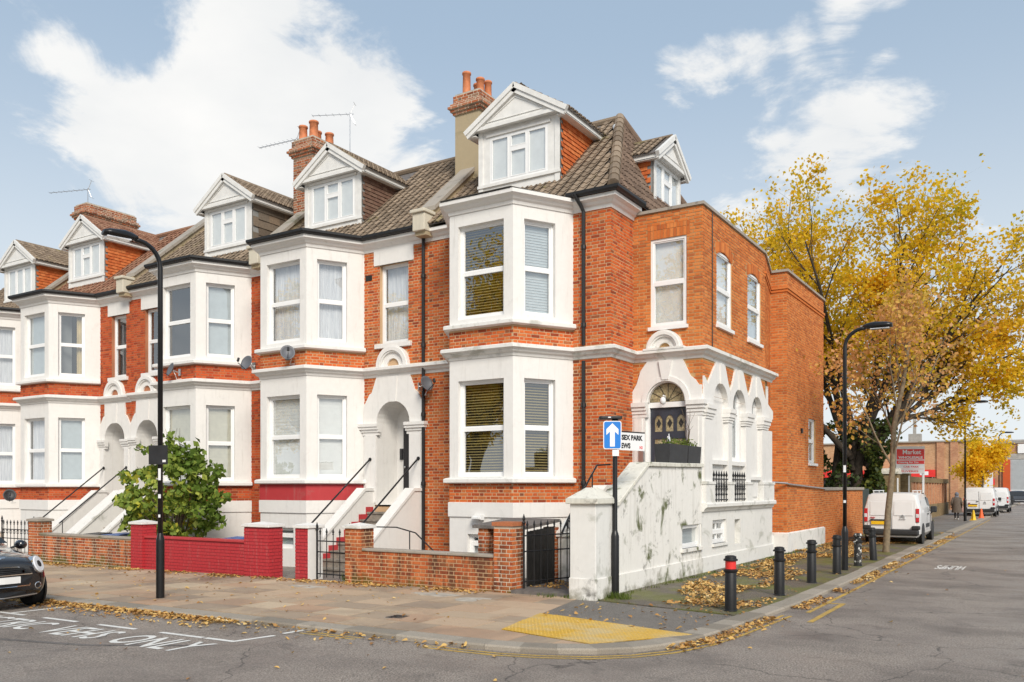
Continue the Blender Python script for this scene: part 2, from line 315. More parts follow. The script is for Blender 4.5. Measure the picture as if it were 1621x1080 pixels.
# ---------------------------------------------------------------- mesh and object helpers
from mathutils import Matrix
class MB:
    def __init__(s): s.v = []; s.f = []; s.m = []; s.cm = 0
    def add(s, vs, fs):
        b = len(s.v); s.v.extend(tuple(p) for p in vs)
        for f in fs: s.f.append(tuple(i+b for i in f)); s.m.append(s.cm)
        return s
    def box(s, x0, x1, y0, y1, z0, z1):
        return s.add([(x0,y0,z0),(x1,y0,z0),(x1,y1,z0),(x0,y1,z0),(x0,y0,z1),(x1,y0,z1),(x1,y1,z1),(x0,y1,z1)],
                     [(0,3,2,1),(4,5,6,7),(0,1,5,4),(1,2,6,5),(2,3,7,6),(3,0,4,7)])
    def prism(s, pts, vec):                      # polygon (3D points) pushed along vec
        n = len(pts); q = [tuple(a+b for a, b in zip(p, vec)) for p in pts]
        return s.add(list(pts)+q, [tuple(range(n-1,-1,-1)), tuple(range(n,2*n))]+[(i,(i+1)%n,n+(i+1)%n,n+i) for i in range(n)])
    def quad(s, a, b, c, d): return s.add([a,b,c,d], [(0,1,2,3)])
    def tube(s, pts, r, n=8, caps=True):
        pts = [Vector(p) for p in pts]; k = len(pts); rs = r if isinstance(r, (list, tuple)) else [r]*k
        rings = []; up = None
        for i, p in enumerate(pts):
            t = (pts[min(i+1,k-1)]-pts[max(i-1,0)]).normalized()
            if up is None: up = Vector((0,0,1)) if abs(t.z) < .9 else Vector((1,0,0))
            a = t.cross(up); 
            if a.length < 1e-5: a = t.orthogonal()
            a.normalize(); b = a.cross(t).normalized(); up = b
            rings.append([p+(a*math.cos(2*math.pi*j/n)+b*math.sin(2*math.pi*j/n))*rs[i] for j in range(n)])
        vs = [v for rg in rings for v in rg]
        fs = [(i*n+j, i*n+(j+1)%n, (i+1)*n+(j+1)%n, (i+1)*n+j) for i in range(k-1) for j in range(n)]
        if caps: fs += [tuple(range(n-1,-1,-1)), tuple((k-1)*n+j for j in range(n))]
        return s.add(vs, fs)
    def lathe(s, prof, c=(0,0,0), n=20, axis='z'):
        vs = []; k = len(prof)
        for (r, z) in prof:
            for j in range(n):
                a = 2*math.pi*j/n; p = (r*math.cos(a), r*math.sin(a), z)
                if axis == 'y': p = (p[0], p[2], p[1])
                if axis == 'x': p = (p[2], p[0], p[1])
                vs.append((p[0]+c[0], p[1]+c[1], p[2]+c[2]))
        fs = [(i*n+j, i*n+(j+1)%n, (i+1)*n+(j+1)%n, (i+1)*n+j) for i in range(k-1) for j in range(n)]
        fs += [tuple(range(n-1,-1,-1)), tuple((k-1)*n+j for j in range(n))]
        return s.add(vs, fs)
    def sweep(s, path, prof, close=True):        # profile (outward, z) carried along a plan path, mitred
        pts = [Vector(p) for p in path]; k = len(pts); rows = []
        for i in range(k):
            d0 = (pts[i]-pts[i-1]).normalized() if i else None; d1 = (pts[i+1]-pts[i]).normalized() if i < k-1 else None
            n0 = Vector((d0.y,-d0.x)) if d0 else None; n1 = Vector((d1.y,-d1.x)) if d1 else None
            if n0 is None: m = n1
            elif n1 is None: m = n0
            else:
                m = (n0+n1).normalized(); m = m/max(.25, m.dot(n0))
            rows.append([(pts[i].x+m.x*o, pts[i].y+m.y*o, z) for o, z in prof])
        q = len(prof); vs = [v for r in rows for v in r]
        rng = range(q) if close else range(q-1)
        fs = [(i*q+j, (i+1)*q+j, (i+1)*q+(j+1)%q, i*q+(j+1)%q) for i in range(k-1) for j in rng]
        if close: fs += [tuple(range(q)), tuple((k-1)*q+j for j in range(q-1,-1,-1))]
        return s.add(vs, fs)
    def wall(s, P0, P1, z0, z1, holes=(), depth=.2, off=0.0):   # one wall face with rectangular holes and their reveals
        P0 = Vector(P0); P1 = Vector(P1); L = (P1-P0).length; t = (P1-P0)/L; n = Vector((t.y,-t.x))
        pt = lambda a, o, z: (P0.x+t.x*a+n.x*(o+off), P0.y+t.y*a+n.y*(o+off), z)
        ss = sorted({0, L, *[h[0] for h in holes], *[h[1] for h in holes]}); zs = sorted({z0, z1, *[h[2] for h in holes], *[h[3] for h in holes]})
        ss = [a for a in ss if -1e-6 <= a <= L+1e-6]; zs = [a for a in zs if z0-1e-6 <= a <= z1+1e-6]
        for a, b in zip(ss, ss[1:]):
            for c, d in zip(zs, zs[1:]):
                m, k = (a+b)/2, (c+d)/2
                if any(h[0] < m < h[1] and h[2] < k < h[3] for h in holes): continue
                s.quad(pt(a,0,c), pt(b,0,c), pt(b,0,d), pt(a,0,d))
        for (a, b, c, d) in holes:
            for e, f in (((a,c),(a,d)), ((a,d),(b,d)), ((b,d),(b,c)), ((b,c),(a,c))):
                s.quad(pt(e[0],0,e[1]), pt(f[0],0,f[1]), pt(f[0],-depth,f[1]), pt(e[0],-depth,e[1]))
        return s
    def mesh(s, name, mats, smooth=False):
        me = bpy.data.meshes.new(name); me.from_pydata(s.v, [], s.f)
        for m in (mats if isinstance(mats, (list, tuple)) else [mats]): me.materials.append(MATS[m])
        if isinstance(mats, (list, tuple)): me.polygons.foreach_set('material_index', s.m)
        if smooth:
            me.shade_smooth()
        me.update(); return me

ROOTS = {}
def thing(name, label, cat, loc=(0,0,0), group=None, rz=0):
    o = bpy.data.objects.new(name, None); COL.objects.link(o); o.location = loc; o.rotation_euler = (0,0,rz); o.empty_display_size = .2
    o['label'] = label; o['category'] = cat
    if group: o['group'] = group
    ROOTS[o.name] = Vector(loc) if not rz else Vector((0,0,0))
    return o
def mk(name, mb, mats, parent=None, loc=(0,0,0), rz=0, smooth=False, label=None, cat=None, group=None, kind=None, local=False):
    me = mb if isinstance(mb, bpy.types.Mesh) else mb.mesh(name, mats, smooth)
    o = bpy.data.objects.new(name, me); COL.objects.link(o)
    l = Vector(loc)
    if parent is not None:
        o.parent = parent
        if parent.name in ROOTS and not local: l = l - ROOTS[parent.name]
    o.location = l; o.rotation_euler = (0,0,rz)
    if label: o['label'] = label
    if cat: o['category'] = cat
    if group: o['group'] = group
    if kind: o['kind'] = kind
    return o
def bevel(o, w=.01, seg=2, ang=40):
    m = o.modifiers.new('bevel', 'BEVEL'); m.width = w; m.segments = seg; m.limit_method = 'ANGLE'; m.angle_limit = R(ang); return o
def text_mesh(body, size, bold=.0, ext=.001, sx=1.0):
    cu = bpy.data.curves.new('t', 'FONT'); cu.body = body; cu.size = size; cu.offset = bold; cu.extrude = ext; cu.align_x = 'LEFT'; cu.resolution_u = 3
    o = bpy.data.objects.new('t', cu); COL.objects.link(o); dg = bpy.context.evaluated_depsgraph_get(); dg.update()
    me = bpy.data.meshes.new_from_object(o.evaluated_get(dg)); bpy.data.objects.remove(o); bpy.data.curves.remove(cu)
    xs = [v.co.x for v in me.vertices] or [0]; me['w'] = max(xs)-min(xs); me['x0'] = min(xs)
    me.materials.clear(); return me
def text_on(parent, name, body, size, mats, x0, x1, z, y, bold=0.0, local=True, axis='xz'):
    """flat lettering between x0 and x1 (parent's local x), standing up at local y"""
    me = text_mesh(body, size, bold); me.name = name; s = (x1-x0)/max(1e-6, me['w'])
    for v in me.vertices:
        c = v.co.copy(); v.co = Vector((x0+(c.x-me['x0'])*s, y-c.z, z+c.y)) if axis == 'xz' else Vector((x0+(c.x-me['x0'])*s, y+c.y, z+c.z))
    me.materials.append(MATS[mats]); o = bpy.data.objects.new(name, me); COL.objects.link(o); o.parent = parent; return o
def copy_tree(o, parent=None):
    c = o.copy(); COL.objects.link(c)
    if parent is not None: c.parent = parent
    for ch in list(o.children): copy_tree(ch, c)
    if o.name in ROOTS: ROOTS[c.name] = ROOTS[o.name]
    return c

def gz(x): return 0.0 if x > -7 else .0107*(max(x, -60)+7)          # the street falls gently to the left
CAMP = Vector((0, 0, CAMH))

# ---- bricks
BM = {}
def brick_mesh(w, h, matn):
    k = (round(w,4), h, matn)
    if k not in BM:
        mb = MB(); a = w/2; e = .004
        mb.add([(-a,0.02,0),(a,0.02,0),(a,0.02,h),(-a,0.02,h),(-a+e,-.0,e),(a-e,-.0,e),(a-e,-.0,h-e),(-a+e,-.0,h-e)],
               [(4,5,6,7),(0,1,5,4),(1,2,6,5),(2,3,7,6),(3,0,4,7)])
        BM[k] = mb.mesh('brick', matn)
    return BM[k]
class Bricks:
    """collects bricks over many faces of one thing; the ones that show largest become objects, the rest one joined part"""
    def __init__(s, matn, limit=300): s.full = []; s.rest = MB(); s.matn = matn; s.limit = limit; s.n = 0
    def face(s, P0, P1, z0, z1, holes=(), skip=None, proud=.007, bond='flemish', course=.075, off=0.0, keep=None, weight=1.0):
        P0 = Vector(P0); P1 = Vector(P1); L = (P1-P0).length; t = (P1-P0)/L; n = Vector((t.y,-t.x)); ang = math.atan2(t.y, t.x)
        row = 0; z = z0; h = course-.0125
        k0 = int(round(z0/course)); 
        while z+h <= z1+.02:
            hh = min(h, z1-z)
            a = 0.0; i = 0; odd = (k0+row) % 2
            seq = [.215, .1025] if bond == 'flemish' else [.215]
            if bond == 'english': seq = [.215] if odd else [.1025]
            a = -(.056 if odd else .216) if bond == 'flemish' else (-.11 if odd else 0)
            while a < L:
                w = seq[i % len(seq)]-.0025; i += 1
                b0, b1 = max(a, -.006), min(a+w, L+.006); a += w+.0125
                if b1-b0 < .03: continue
                segs = [(b0, b1)]
                for (ha, hb, hc, hd) in holes:
                    if z+hh*.6 < hc or z+hh*.4 > hd: continue
                    ns = []
                    for (p, q) in segs:
                        if q <= ha or p >= hb: ns.append((p, q)); continue
                        if p < ha-.03: ns.append((p, ha))
                        if q > hb+.03: ns.append((hb, q))
                    segs = ns
                for (p, q) in segs:
                    m = (p+q)/2
                    if skip and skip(m, z+hh/2): continue
                    o = proud+random.uniform(-.0025, .003)+off
                    c = Vector((P0.x+t.x*m+n.x*o, P0.y+t.y*m+n.y*o, z))
                    s.n += 1
                    if abs((q-p)-w) < .003 and hh > h-.002:
                        s.full.append(((c-CAMP).length/weight, c, ang, w, h, t, n))
                    else: s._add(c, t, n, q-p, hh)
            z += course; row += 1
    def _add(s, c, t, n, w, h):
        a = w/2; e = .004; g = lambda x, y, zz: (c.x+t.x*x-n.x*y, c.y+t.y*x-n.y*y, c.z+zz)
        s.rest.add([g(-a,.02,0),g(a,.02,0),g(a,.02,h),g(-a,.02,h),g(-a+e,0,e),g(a-e,0,e),g(a-e,0,h-e),g(-a+e,0,h-e)],
                   [(4,5,6,7),(0,1,5,4),(1,2,6,5),(2,3,7,6),(3,0,4,7)])
    def build(s, parent, name='brick'):
        s.full.sort(key=lambda q: q[0])
        for q in s.full[s.limit:]: s._add(q[1], q[5], q[6], q[3], q[4])
        for q in s.full[:s.limit]:
            o = bpy.data.objects.new(name, brick_mesh(q[3], q[4], s.matn)); COL.objects.link(o); o.parent = parent
            l = Vector(q[1])
            if parent.name in ROOTS: l -= ROOTS[parent.name]
            o.location = l; o.rotation_euler = (0, 0, q[2])
        if s.rest.f: mk('brickwork', s.rest, s.matn, parent, kind='stuff')

# ---- roof tiles
TM = {}
def tile_mesh(matn, w=.30, l=.36, style='roll'):
    k = (matn, w, l, style)
    if k not in TM:
        prof = [(0,0),(.05,.030),(.10,.034),(.14,.006),(.20,.004),(.25,.032),(.30,.030)] if style == 'roll' else [(0,0),(.15,.003),(.30,0)]
        prof = [(x/.30*w-w/2, z) for x, z in prof]; mb = MB(); q = len(prof)
        vs = []
        for (y, dz) in ((0, .030), (l, .004)):
            vs += [(x, y, z+dz) for x, z in prof]
        vs += [(x, 0.0, z+.012-.010) for x, z in prof]
        fs = [(i, i+1, q+i+1, q+i) for i in range(q-1)]+[(2*q+i, 2*q+i+1, i+1, i) for i in range(q-1)]
        mb.add(vs, fs); TM[k] = mb.mesh('tile', matn)
    return TM[k]
def tile_plane(parent, matn, O, U, V, poly, w=.30, gauge=.285, limit=300, style='roll', name='tile', strict=False):
    """tiles on a sloping plane: O origin, U along the eave, V up the slope, poly in (u, v)"""
    O = Vector(O); U = Vector(U).normalized(); V = Vector(V).normalized(); Nn = U.cross(V).normalized()
    def inside(a, b):
        c = False; j = len(poly)-1
        for i in range(len(poly)):
            (xi, yi), (xj, yj) = poly[i], poly[j]
            if (yi > b) != (yj > b) and a < (xj-xi)*(b-yi)/(yj-yi)+xi: c = not c
            j = i
        return c
    us = [p[0] for p in poly]; vs = [p[1] for p in poly]; out = []; b = min(vs); row = 0
    me = tile_mesh(matn, w, gauge*1.25, style)
    while b < max(vs)-.05:
        a = min(us)+w/2+(w/2 if row % 2 and style != 'roll' else 0)-(w/2 if not strict and style == 'roll' else 0)
        while a < max(us)+w/2:
            if inside(a+(w*.45 if strict else 0), b+gauge*.5) and inside(a-(w*.45 if strict else 0), b+gauge*.5):
                out.append((a, b))
            a += w
        b += gauge; row += 1
    rest = MB(); pl = ROOTS.get(parent.name)
    base = [v.co.copy() for v in me.vertices]; fcs = [tuple(p.vertices) for p in me.polygons]
    pos_ = [(((O+U*a+V*b)-CAMP).length, O+U*a+V*b) for a, b in out]; pos_.sort(key=lambda q: q[0])
    for i, (_, p) in enumerate(pos_):
        p = p+Nn*random.uniform(-.003, .004)
        M = Matrix(((U.x,V.x,Nn.x,p.x),(U.y,V.y,Nn.y,p.y),(U.z,V.z,Nn.z,p.z),(0,0,0,1)))
        if i < limit:
            o = bpy.data.objects.new(name, me); COL.objects.link(o); o.parent = parent
            if pl is not None: M = Matrix.Translation(-pl) @ M
            o.matrix_local = M
        else: rest.add([M @ v for v in base], fcs)
    if rest.f: mk('tiling', rest, matn, parent, kind='stuff')
    return len(out)

# ================================================================ ground, road, pavement
def sheet(xs, y0, y1, dz):
    mb = MB()
    for a, b in zip(xs, xs[1:]):
        mb.quad((a,y0,gz(a)+dz),(b,y0,gz(b)+dz),(b,y1,gz(b)+dz),(a,y1,gz(a)+dz))
    return mb
KD = -.065                                                        # road surface below the pavement
mk('ground', sheet((-900,-60,-7,900), -900, 900, KD-.25), 'concrete', kind='structure')
road = sheet((-60,-30,-7,9.5), -7.5, 130, KD); road.add(sheet((9.5,60), -7.5, 8.6, KD).v, [(0,1,2,3)])
mk('road', road, 'road_asphalt', kind='structure')
# trench reinstatement and older surface in the road
def strip(path, w, dz, n0=0):
    mb = MB(); pts = [Vector(p) for p in path]; L = []
    for i, p in enumerate(pts):
        d = (pts[min(i+1,len(pts)-1)]-pts[max(i-1,0)]).normalized(); nn = Vector((d.y,-d.x))*w/2
        L.append(((p.x-nn.x,p.y-nn.y,gz(p.x)+dz),(p.x+nn.x,p.y+nn.y,gz(p.x)+dz)))
    for a, b in zip(L, L[1:]): mb.quad(a[1], b[1], b[0], a[0])
    return mb
mk('road_patch', strip([(-16,5.2),(-10.4,6.35),(-9.0,7.1)], .10, KD+.003), 'road_old', kind='structure')
mk('road_patch', strip([(-3.2,4.0),(2.5,10.5),(3.2,22.0),(3.0,60)], .35, KD+.002), 'road_old', kind='structure')
# kerb line: front street, round corner, side street
KY, KX = 8.62, -3.55
kp = [(-60.0, KY), (-6.0, KY)]
ctl = [(-5.6,8.66),(-5.1,8.80),(-4.64,9.02),(-4.3,9.33),(-4.04,9.78),(-3.86,10.4),(-3.77,11.2),(-3.72,12.2),(-3.66,13.4),(-3.58,15.0)]
kp += ctl+[(-3.55,17.5),(-3.57,24.0),(-3.60,34.0),(-3.64,41.0)]
def along(path, step):
    pts = [Vector(p) for p in path]; out = [pts[0].copy()]; need = step
    for a, b in zip(pts, pts[1:]):
        L = (b-a).length; d = 0
        while L-d >= need:
            d += need; out.append(a+(b-a)*d/L); need = step
        need -= L-d
    return out
def offset(path, o):
    pts = [Vector(p) for p in path]; res = []
    for i, p in enumerate(pts):
        d0 = (pts[i]-pts[i-1]).normalized() if i else None; d1 = (pts[i+1]-pts[i]).normalized() if i < len(pts)-1 else None
        d = (d0 or d1) if (d0 is None or d1 is None) else (d0+d1).normalized()
        res.append(p+Vector((d.y,-d.x))*o)
    return res
pav = thing_pav = None
# pavement bed (below the slabs) : big solid under the front footway
bed = MB()
for a, b in ((-60,-30),(-30,-7),(-7,-6.3)):
    bed.prism([(a,KY+.1,gz(a)-.03),(b,KY+.1,gz(b)-.03),(b,13.35,gz(b)-.03),(a,13.35,gz(a)-.03)], (0,0,-.25))
pavement = mk('pavement', bed, 'soil', kind='structure')
SLAB = {}
def slab(x0, x1, y0, y1):
    g_ = .007; mb = MB(); e = .007
    za = gz((x0+x1)/2); w = x1-x0-2*g_; d = y1-y0-2*g_
    k = (round(w,3), round(d,3))
    if k not in SLAB:
        b = MB(); b.add([(0,0,-.04),(w,0,-.04),(w,d,-.04),(0,d,-.04),(e,e,0),(w-e,e,0),(w-e,d-e,0),(e,d-e,0)], [(4,5,6,7),(0,1,5,4),(1,2,6,5),(2,3,7,6),(3,0,4,7)])
        SLAB[k] = b.mesh('paving_slab', 'paving_slab')
    o = bpy.data.objects.new('paving_slab', SLAB[k]); COL.objects.link(o); o.parent = pavement
    o.location = (x0+g_, y0+g_, za+random.uniform(-.003,.003)); o.rotation_euler = (random.uniform(-.003,.003), (.0107 if x0 < -7 else 0)*-1, 0)
y = KY+.33; rowi = 0
rows_y = [y, y+.60, y+1.25, y+1.85, y+2.6, y+3.25, y+3.9, 13.25]
for a, b in zip(rows_y, rows_y[1:]):
    x = -34.0+random.choice((0,.3,.45)); 
    ln = lambda yy: -6.27-(yy-9.77)*.193
    lim = ln((a+b)/2)
    while x < lim-.05:
        w = random.choice((.6,.75,.9,.9,1.05)); x1 = min(x+w, lim)
        if lim-x1 < .25: x1 = lim
        if x1 < lim-.001: slab(x, x1, a, b)
        else:
            q = MB(); q.prism([(x+.004,a+.004,.0005),(ln(a)-.004,a+.004,.0005),(ln(b)-.004,b-.004,.0005),(x+.004,b-.004,.0005)], (0,0,-.04)); mk('paving_slab', q, 'paving_slab', pavement)
        x = x1
# asphalt footway at the corner and along the side street
inner = offset([p for p in kp if p[0] > -6.5 or p[1] > 9], .0)
def fan(poly, z, matn, name, **kw):
    mb = MB(); mb.prism([(p[0],p[1],z) for p in poly], (0,0,-.2)); return mk(name, mb, matn, kind='structure', **kw)
kin = [p for p in offset(kp, -.0)]
kin = offset(kp, -.28)
edge = [p for p in kin if p.x > -6.3 or p.y > 9]
poly = [(-6.95,13.3),(-6.95,11.22),(-6.28,9.6),(-6.28,KY+.28)]+[(p.x,p.y) for p in edge if p.y < 12.3]+[(-4.0,12.55),(-6.5,13.0)]
fan(poly, -.006, 'corner_asphalt', 'footway_corner')
for P in (((-6.26,8.93),(-5.75,8.95),(-5.75,9.53),(-6.25,9.645)),((-5.74,8.95),(-5.2,9.05),(-5.2,9.41),(-5.74,9.525)),((-5.19,9.05),(-4.85,9.26),(-4.85,9.33),(-5.19,9.405))):
    q = MB(); q.prism([(x,y,.001) for x, y in P], (0,0,-.04)); mk('paving_slab', q, 'paving_slab', pavement)
poly = [(-6.6,13.05),(-4.0,12.6)]+[(p.x,p.y) for p in edge if p.y > 12.6]+[(-3.93,41.0),(-6.8,41.0)]
fan(poly, .006, 'path_asphalt', 'footway')
mb = MB(); mb.prism([(-7.4,41,.0),(-3.7,41,.0),(-3.7,130,.0),(-7.4,130,.0)], (0,0,-.2)); mk('footway_far', mb, 'corner_asphalt', kind='structure')
# kerb stones
kerb = mk('kerb', strip(offset(kp, -.16), .26, -.03), 'soil', kind='structure')
st = along([p for p in kp if p[0] <= -6.0], .91); st = st+along([tuple(st[-1])]+[p for p in kp if p[0] > -6.0 and p[1] < 13], .46)[1:]; st = st+along([tuple(st[-1])]+[p for p in kp if p[0] > -6.0 and p[1] >= 13], .91)[1:]; nk = 0
for a, b in zip(st, st[1:]):
    if a.x < -34: continue
    d = (b-a).normalized(); nrm = Vector((d.y,-d.x)); L = (b-a).length-.008
    near = (a.x > -5.9 and a.y < 11.9)
    drop = .0
    zt = gz(a.x)+.002-drop*.9; 
    w = .30; e = .018
    pr = [(.0, KD-.1), (.0, zt-e-.004), (-e, zt), (-w, zt+.004), (-w, KD-.1)]; L += .02 if near else 0
    m = MB(); m.sweep([(0,0),(L,0)], pr)
    o = mk('kerb_stone', m, 'kerb_stone', kerb); o.location = (a.x, a.y, random.uniform(-.003,.004)); o.rotation_euler = (0, 0, math.atan2(d.y,d.x)); nk += 1
# far kerb on the raised crossing, and the drop beside the vans
mb = MB(); mb.sweep([(-3.66,41.3),(-3.62,50.0),(-3.6,58.0),(-3.6,128.0)], [(0,KD-.1),(0,.01),(-.02,.02),(-.3,.02),(-.3,KD-.1)])
mk('kerb_far', mb, 'kerb_stone', kind='structure')
# tactile paving
TACT = [(-6.59,11.24),(-3.95,10.62),(-4.78,9.33),(-6.26,9.66)]
tac = mk('tactile_paving', MB().prism([(p[0],p[1],.004) for p in TACT], (0,0,-.05)), 'tactile_yellow', kind='structure')
def inpoly(x, y, P):
    c = False; j = len(P)-1
    for i in range(len(P)):
        (xi, yi), (xj, yj) = P[i], P[j]
        if (yi > y) != (yj > y) and x < (xj-xi)*(y-yi)/(yj-yi)+xi: c = not c
        j = i
    return c
def clip(poly, P):
    out = poly
    for i in range(len(P)):
        (ax, ay), (bx, by) = P[i], P[(i+1) % len(P)]
        ins = lambda p: (bx-ax)*(p[1]-ay)-(by-ay)*(p[0]-ax) <= 1e-9
        new = []
        for j in range(len(out)):
            p, q = out[j-1], out[j]
            if ins(p) != ins(q):
                d1 = (bx-ax)*(p[1]-ay)-(by-ay)*(p[0]-ax); d2 = (bx-ax)*(q[1]-ay)-(by-ay)*(q[0]-ax); tt = d1/(d1-d2)
                new.append((p[0]+(q[0]-p[0])*tt, p[1]+(q[1]-p[1])*tt))
            if ins(q): new.append(q)
        out = new
        if not out: break
    return out
dxv = Vector((.974,-.228)); dyv = Vector((.228,.974)); org = Vector((-6.75,9.2))
for i in range(8):
    for j in range(-4, 7):
        o0 = org+dxv*i*.4+dyv*j*.4
        q = [o0+dxv*.005+dyv*.005, o0+dxv*.395+dyv*.005, o0+dxv*.395+dyv*.395, o0+dxv*.005+dyv*.395]
        pg = clip([(p.x,p.y) for p in q][::-1], TACT)
        if len(pg) < 3: continue
        area = abs(sum(pg[k-1][0]*pg[k][1]-pg[k][0]*pg[k-1][1] for k in range(len(pg))))/2
        if area < .004: continue
        m = MB(); m.prism([(p[0],p[1],.010) for p in pg][::-1], (0,0,-.02))
        for a in range(6):
            for b in range(6):
                c = o0+dxv*(.033+a*.0667)+dyv*(.033+b*.0667)
                if inpoly(c.x, c.y, pg):
                    r1, r2 = .0135, .008
                    ring = [(c.x+r1*math.cos(k*math.pi/3), c.y+r1*math.sin(k*math.pi/3), .0095) for k in range(6)]+[(c.x+r2*math.cos(k*math.pi/3), c.y+r2*math.sin(k*math.pi/3), .0155) for k in range(6)]
                    m.add(ring, [(k,(k+1)%6,6+(k+1)%6,6+k) for k in range(6)]+[tuple(range(6,12))])
        mk('tactile_slab', m, 'tactile_yellow', tac)
# painted lines
ypath = [(-8.7,KY),(-6.0,KY)]+ctl+[(-3.55,17.5),(-3.57,24.0),(-3.60,34.0),(-3.64,41.0),(-3.6,58)]
for o_ in (.13, .25):
    m = MB()
    pth = [p for p in offset(ypath, o_)]
    a = [p for p in pth if p.y < 13.6]; mk('yellow_line', strip(a, .055, KD+.004), 'road_yellow', kind='structure')
mk('yellow_line', strip([(-3.28,13.9),(-3.26,17.5),(-3.27,24),(-3.30,34),(-3.34,60)], .075, KD+.004), 'road_yellow', kind='structure')
mk('yellow_line', strip([(-3.02,12.9),(-3.02,15.3)], .085, KD+.004), 'road_yellow', kind='structure')
mk('yellow_line', strip([(-3.02,15.22),(-3.27,15.22)], .09, KD+.0045), 'road_yellow', kind='structure')
for k in range(8): mk('bay_line', strip([(-9.55-k*1.45,7.46),(-10.45-k*1.45,7.46)], .085, KD+.004), 'road_white', kind='structure')
mk('bay_line', strip([(-8.95,7.46),(-8.84,8.05)], .085, KD+.004), 'road_white', kind='structure')
mk('bay_line', strip([(-8.86,8.22),(-8.83,8.58)], .075, KD+.004), 'road_white', kind='structure')
mk('bay_line', strip([(-9.50,7.46),(-8.91,7.46)], .085, KD+.0045), 'road_white', kind='structure')
mk('bay_line', strip([(-14.35,7.46),(-14.3,8.4)], .085, KD+.0055), 'road_white', kind='structure')
me = text_mesh('ELECTRIC  VEHS  ONLY', 1.0, .012, .0); s = 5.9/me['w']
hs = max(v.co.y for v in me.vertices)
for v in me.vertices:
    X = -14.86+(v.co.x-me['x0'])*s; v.co = Vector((X, 6.62+v.co.y/hs*.62, gz(X)+KD+.005))
me.materials.append(MATS['road_white']); mk('road_lettering', me, None, kind='structure')
me = text_mesh('HUMPS', 1.0, .02, .0); s = .62/me['w']; hs = max(v.co.y for v in me.vertices)
for v in me.vertices:
    v.co = Vector((-1.86-(v.co.x-me['x0'])*s, 24.1-v.co.y/hs*1.1, KD+.005))
me.materials.append(MATS['road_white']); mk('road_lettering', me, None, kind='structure')
# covers let into the ground
def cover(x0, x1, y0, y1, z, matn, label):
    t = thing('access_cover', label, 'cover', ((x0+x1)/2,(y0+y1)/2,z))
    m = MB(); m.box(x0,x1,y0,y1,z-.03,z+.004); mk('frame', m, 'steel', t)
    m = MB()
    for i in range(6):
        for j in range(5):
            a = x0+.02+(x1-x0-.04)*i/6; b = y0+.02+(y1-y0-.04)*j/5; m.box(a,a+(x1-x0)/7.5,b,b+(y1-y0)/6.5,z+.003,z+.008)
    mk('lid', m, matn, t)
cover(-8.36,-8.0,9.7,10.02, gz(-8.2), 'black_metal', 'small dark square access cover set in the front paving')
def patch(cx, cy, rx, ry, seed):
    rr = random.Random(seed); m = MB(); n = 22; P = []
    for k in range(n):
        a = 2*math.pi*k/n; r = 1+rr.uniform(-.18,.2); P.append((cx+rx*r*math.cos(a), cy+ry*r*math.sin(a), gz(cx)+.008))
    m.prism(P, (0,0,-.03)); mk('cement_patch', m, 'cement', kind='structure')
plain('cement', (.42, .38, .32), .8, .3, 5, bstr=.3)
patch(-9.35, 12.35, .55, .20, 1); patch(-8.35, 12.05, .38, .25, 2); patch(-12.4, 12.2, .5, .2, 3)

# ================================================================ houses
YF, YB = 17.30, 15.95
def rot2(n): return math.atan2(n[0], -n[1])
def face(P0, P1):
    P0 = Vector(P0); P1 = Vector(P1); L = (P1-P0).length; t = (P1-P0)/L; n = Vector((t.y,-t.x)); return P0, t, n, L

def pleats(w, h, amp=.018, n=16):
    m = MB(); k = n*4; A = [(-w/2+w*i/k, amp*math.sin(i*math.pi/2)+amp*.4*math.sin(i*1.1), 0) for i in range(k+1)]
    m.add([(a,b,0) for a,b,_ in A]+[(a*.985,b,h) for a,b,_ in A], [(i,i+1,k+2+i,k+1+i) for i in range(k)]); return m
def window(house, P, n, w, h, z0, dress='dark', dress2=None, fr='upvc', mid=.5, recess=.11, bars=False, pos_y=0.0, label=None, name='window'):
    """two-light sash window in an opening; P is the opening's centre on the wall face, n the outward normal"""
    f = .055; m = MB(); y0, y1 = recess, recess+.07
    m.box(-w/2,-w/2+f,y0,y1,0,h); m.box(w/2-f,w/2,y0,y1,0,h); m.box(-w/2+f,w/2-f,y0,y1,h-f,h); m.box(-w/2+f,w/2-f,y0,y1,0,f+.015)
    hm = h*mid; g = .042
    m.box(-w/2+f,w/2-f,y0+.006,y1-.006,hm-.03,hm+.03)
    for (a, b, dy) in ((hm+.03, h-f, .018), (f+.015, hm-.03, .003)):
        for x in (-w/2+f, w/2-f-g*.8): m.box(x,x+g*.8,y0+dy,y1-.012,a,b)
        m.box(-w/2+f+g*.8,w/2-f-g*.8,y0+dy,y1-.012,b-g*.7,b); m.box(-w/2+f+g*.8,w/2-f-g*.8,y0+dy,y1-.012,a,a+g*.7)
        if bars: m.box(-.012,.012,y0+dy+.005,y1-.014,a+g*.7,b-g*.7)
    win = mk(name, m, fr, house, (P[0],P[1],z0), rot2(n), label=label)
    for (a, b) in ((hm+.03, h-f), (f+.015, hm-.03)):
        p = MB(); yy = y0+.045; p.quad((-w/2+f,yy,a),(w/2-f,yy,a),(w/2-f,yy,b),(-w/2+f,yy,b)); mk('pane', p, 'glass', win)
    dress_window(win, w, h, y1, dress, hm); 
    if dress2: dress_window(win, w, h, y1-.004, dress2, hm)
    return win
